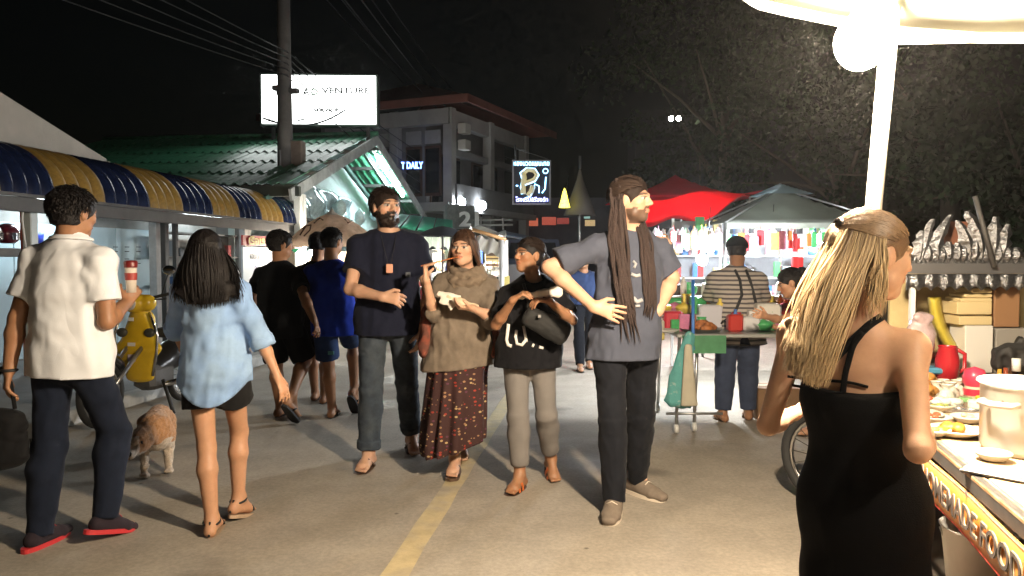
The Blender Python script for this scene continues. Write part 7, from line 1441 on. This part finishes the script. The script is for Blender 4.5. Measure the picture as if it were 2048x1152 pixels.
# ------------------------------------------------------------------ dog
dg = G(314, 946); DB = V(dg[0], dg[1], 0); dog = empty('dog', DB, 'tan and white dog with lowered head walking towards the camera', 'dog'); k = .92
dq = nrm(V(.42, -.9, 0)); ds = V(-dq[1], dq[0], 0); ds = ds if ds[0] > 0 else -ds; D_ = lambda f_, s_, z: (dq * f_ + ds * s_ + V(0, 0, z)) * k
Fd = Field((-.3, -.45, -.01), (.3, .75, .5), .006)
Fd.ell(D_(0, 0, .285), D_(-.25, 0, .295), (.105, .115), (.088, .098), ds, .03); Fd.ell(D_(-.25, 0, .295), D_(-.48, .02, .30), (.085, .09), (.085, .09), ds, .03)
Fd.cone(D_(.0, -.01, .33), D_(.16, -.09, .285), .082, .068, .04); hc_ = D_(.20, -.11, .265); Fd.ball(hc_, (.066, .07, .062), .03)
mz = D_(.30, -.155, .215); Fd.cone(hc_ + D_(.02, -.01, -.015), mz, .040, .026, .02); Fd.ball(mz + D_(.014, -.005, .012), .013, .005)
for s_ in (-1, 1):
    Fd.cone(hc_ + D_(-.03, s_ * .045, .045), hc_ + D_(-.005, s_ * .085, .015), .022, .012, .012)
    up_, el, wr_, pw = D_(-.01, s_ * .075, .26), D_(-.04, s_ * .078, .17), D_(.015 if s_ > 0 else .07, s_ * .075, .075), D_(.03 if s_ > 0 else .09, s_ * .078, .022)
    Fd.cone(up_, el, .046, .034, .03); Fd.cone(el, wr_, .033, .023, .015); Fd.cone(wr_, pw, .023, .022, .01); Fd.ell(pw - V(0, 0, .003), pw + D_(.035, 0, -.004), (.028, .018), (.026, .014), ds, .01)
    hp_, kn_, hk, hpaw = D_(-.46, s_ * .07, .27), D_(-.38, s_ * .085, .19), D_(-.52 - (.04 if s_ > 0 else 0), s_ * .08, .115), D_(-.47 - (.04 if s_ > 0 else 0), s_ * .08, .022)
    Fd.cone(hp_, kn_, .062, .042, .03); Fd.cone(kn_, hk, .036, .022, .02); Fd.cone(hk, hpaw, .022, .021, .01); Fd.ell(hpaw, hpaw + D_(.035, 0, -.003), (.026, .017), (.024, .013), ds, .01)
Fd.cone(D_(-.53, .02, .32), D_(-.66, .04, .30), .024, .016, .02); Fd.cone(D_(-.66, .04, .30), D_(-.74, .05, .22), .016, .008, .01); Fd.ripple(.004, 60, 8); Fd.ripple(.0022, 140, 9); Fd.plane((0, 0, 0), -Z3); v, q = Fd.net()
cl = np.tile(np.array((.44, .21, .08)), (len(v), 1)); fz = (v @ dq) / k; fs_ = (v @ ds) / k; z_ = v[:, 2] / k
wv_ = np.sin(v @ V(31, 17, 23)) * .02; wh = ((z_ < .20 + wv_) & (fz > -.2)) | ((z_ < .08)) | ((fz > .04) & (z_ < .245 + wv_) & (fz < .2)) | ((fz > .24) & (np.abs(fs_ + .13) < .03)); cl[wh] = (.56, .46, .36)
cl[np.linalg.norm(v - (mz + D_(.018, -.006, .012)), axis=1) < .017] = (.012, .01, .01)
for s_ in (-1, 1): cl[np.linalg.norm(v - (hc_ + D_(.055, s_ * .035 - .012, .018)), axis=1) < .012] = (.01, .008, .006); cl[(np.linalg.norm(v - (hc_ + D_(-.01, s_ * .07, .03)), axis=1) < .03)] *= .6
link('body', np_mesh('body', v, q, True, cl), mat('dog fur', attr='Col', rough=.9, var=.2, vscale=60, bump=.7, bscale=220, sheen=.3), dog)
# ------------------------------------------------------------------ trees behind the stalls on the right
def tree(px, py, d, rx, rz, n, label, seed, group='trees behind the stalls', leaf=(.020, .034, .013), lean=0):
    c = P(px, py, d); t = empty('tree', V(c[0], c[1], 0), label, 'tree', group); rgn = np.random.RandomState(seed); B = np.array(t.location)
    tr_ = [V(c[0], c[1], 0), V(c[0] + .1, c[1], c[2] * .4), V(c[0] - .05, c[1], c[2] * .8)]; b = MB().tube(tr_, [.34, .26, .18], 9)
    for i in range(7):
        a = rgn.rand() * 6.28; e = c + V(math.cos(a) * rx * .7, math.sin(a) * rx * .6, rgn.uniform(-.5, .6) * rz); s0 = tr_[1] + (tr_[2] - tr_[1]) * rgn.rand(); b.tube([s0, s0 * .5 + e * .5 + V(0, 0, .15), e], [.09, .05, .02], 6)
    b.build('trunk', mat('dark bark', (.07, .055, .04), rough=.95, bump=.6, bscale=20), t)
    m = 46; cc = rgn.randn(m, 3); cc /= np.linalg.norm(cc, axis=1)[:, None]; cc *= (rgn.rand(m, 1) ** .45); cc = cc * V(rx, rx * .8, rz) + c; cr = rgn.uniform(.18, .42, m) * rx * .75
    k = rgn.randint(0, m, n); off = rgn.randn(n, 3); off /= np.linalg.norm(off, axis=1)[:, None]; off *= (rgn.rand(n, 1) ** .4); p = cc[k] + off * cr[k][:, None]
    ln = rgn.uniform(.12, .26, n); d1 = rgn.randn(n, 3); d1[:, 2] -= .5; d1 /= np.linalg.norm(d1, axis=1)[:, None]; d2 = np.cross(d1, rgn.randn(n, 3)); d2 /= np.linalg.norm(d2, axis=1)[:, None]
    vv = np.stack([p, p + d1 * ln[:, None] * .5 + d2 * ln[:, None] * .28, p + d1 * ln[:, None], p + d1 * ln[:, None] * .5 - d2 * ln[:, None] * .28], 1).reshape(-1, 3) - B
    cols = np.repeat(np.array(leaf) * rgn.uniform(.55, 1.5, (m, 1))[k] * rgn.uniform(.7, 1.3, (n, 1)), 4, 0)
    link('crown', np_mesh('crown', vv, np.arange(4 * n).reshape(-1, 4), False, cols), mat('leaf', attr='Col', rough=.7, spec=.1), t); return t
tree(1450, 130, 27, 5.0, 4.1, 9000, 'leafy tree leftmost behind the red awnings', 1); tree(1680, 250, 24, 4.4, 3.7, 6000, 'leafy tree behind the gazebo peak and the lamp post', 2); tree(1900, 200, 20, 4.2, 4.0, 6000, 'leafy tree behind the silver trimmed cart', 3); tree(1400, 330, 30, 3.4, 2.4, 6000, 'low leafy tree far behind the upper red awning', 4); tree(2060, 300, 16, 2.8, 3.1, 5000, 'leafy tree at the right edge behind the display cart', 5)
yb = empty('house', P(1500, 500, 30) * V(1, 1, 0), 'dark far house behind the trees with two small lights', 'house')
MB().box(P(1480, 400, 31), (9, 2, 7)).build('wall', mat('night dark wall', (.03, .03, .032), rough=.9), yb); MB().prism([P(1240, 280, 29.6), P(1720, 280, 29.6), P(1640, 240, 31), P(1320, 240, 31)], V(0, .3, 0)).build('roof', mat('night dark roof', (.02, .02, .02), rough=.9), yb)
for i, px in enumerate((1342, 1357)): o = MB().sphere(P(px, 237, 24), .075, 10, 7).build('far_lamp', emitter('far lamp glow', (1, .95, .85), lampstr(14, .07))); tag(o, ['left one of the two small far lamps among the trees', 'right one of the two small far lamps among the trees'][i], 'lamp')
# evening air with cooking smoke
hz = MB().box(V(0, 40, 7.5), (140, 120, 17)); hz = hz.build('haze', None, org=(0, 0, 0)); hm = bpy.data.materials.new('evening haze'); hm.use_nodes = True; hn = hm.node_tree; hn.nodes.remove(hn.nodes['Principled BSDF']); pvv = hn.nodes.new('ShaderNodeVolumePrincipled'); pvv.inputs['Color'].default_value = (.86, .84, .82, 1); pvv.inputs['Density'].default_value = .0007; pvv.inputs['Anisotropy'].default_value = .78
hn.links.new(pvv.outputs[0], hn.nodes['Material Output'].inputs['Volume']); hz.data.materials.clear(); hz.data.materials.append(hm); tag(hz, 'thin smoky evening air over the whole street', 'haze', kind='stuff')
print('script seconds', time.time() - T0, 'tris', sum(len(o.data.loops) - 2 * len(o.data.polygons) for o in SC.objects if o.type == 'MESH'))
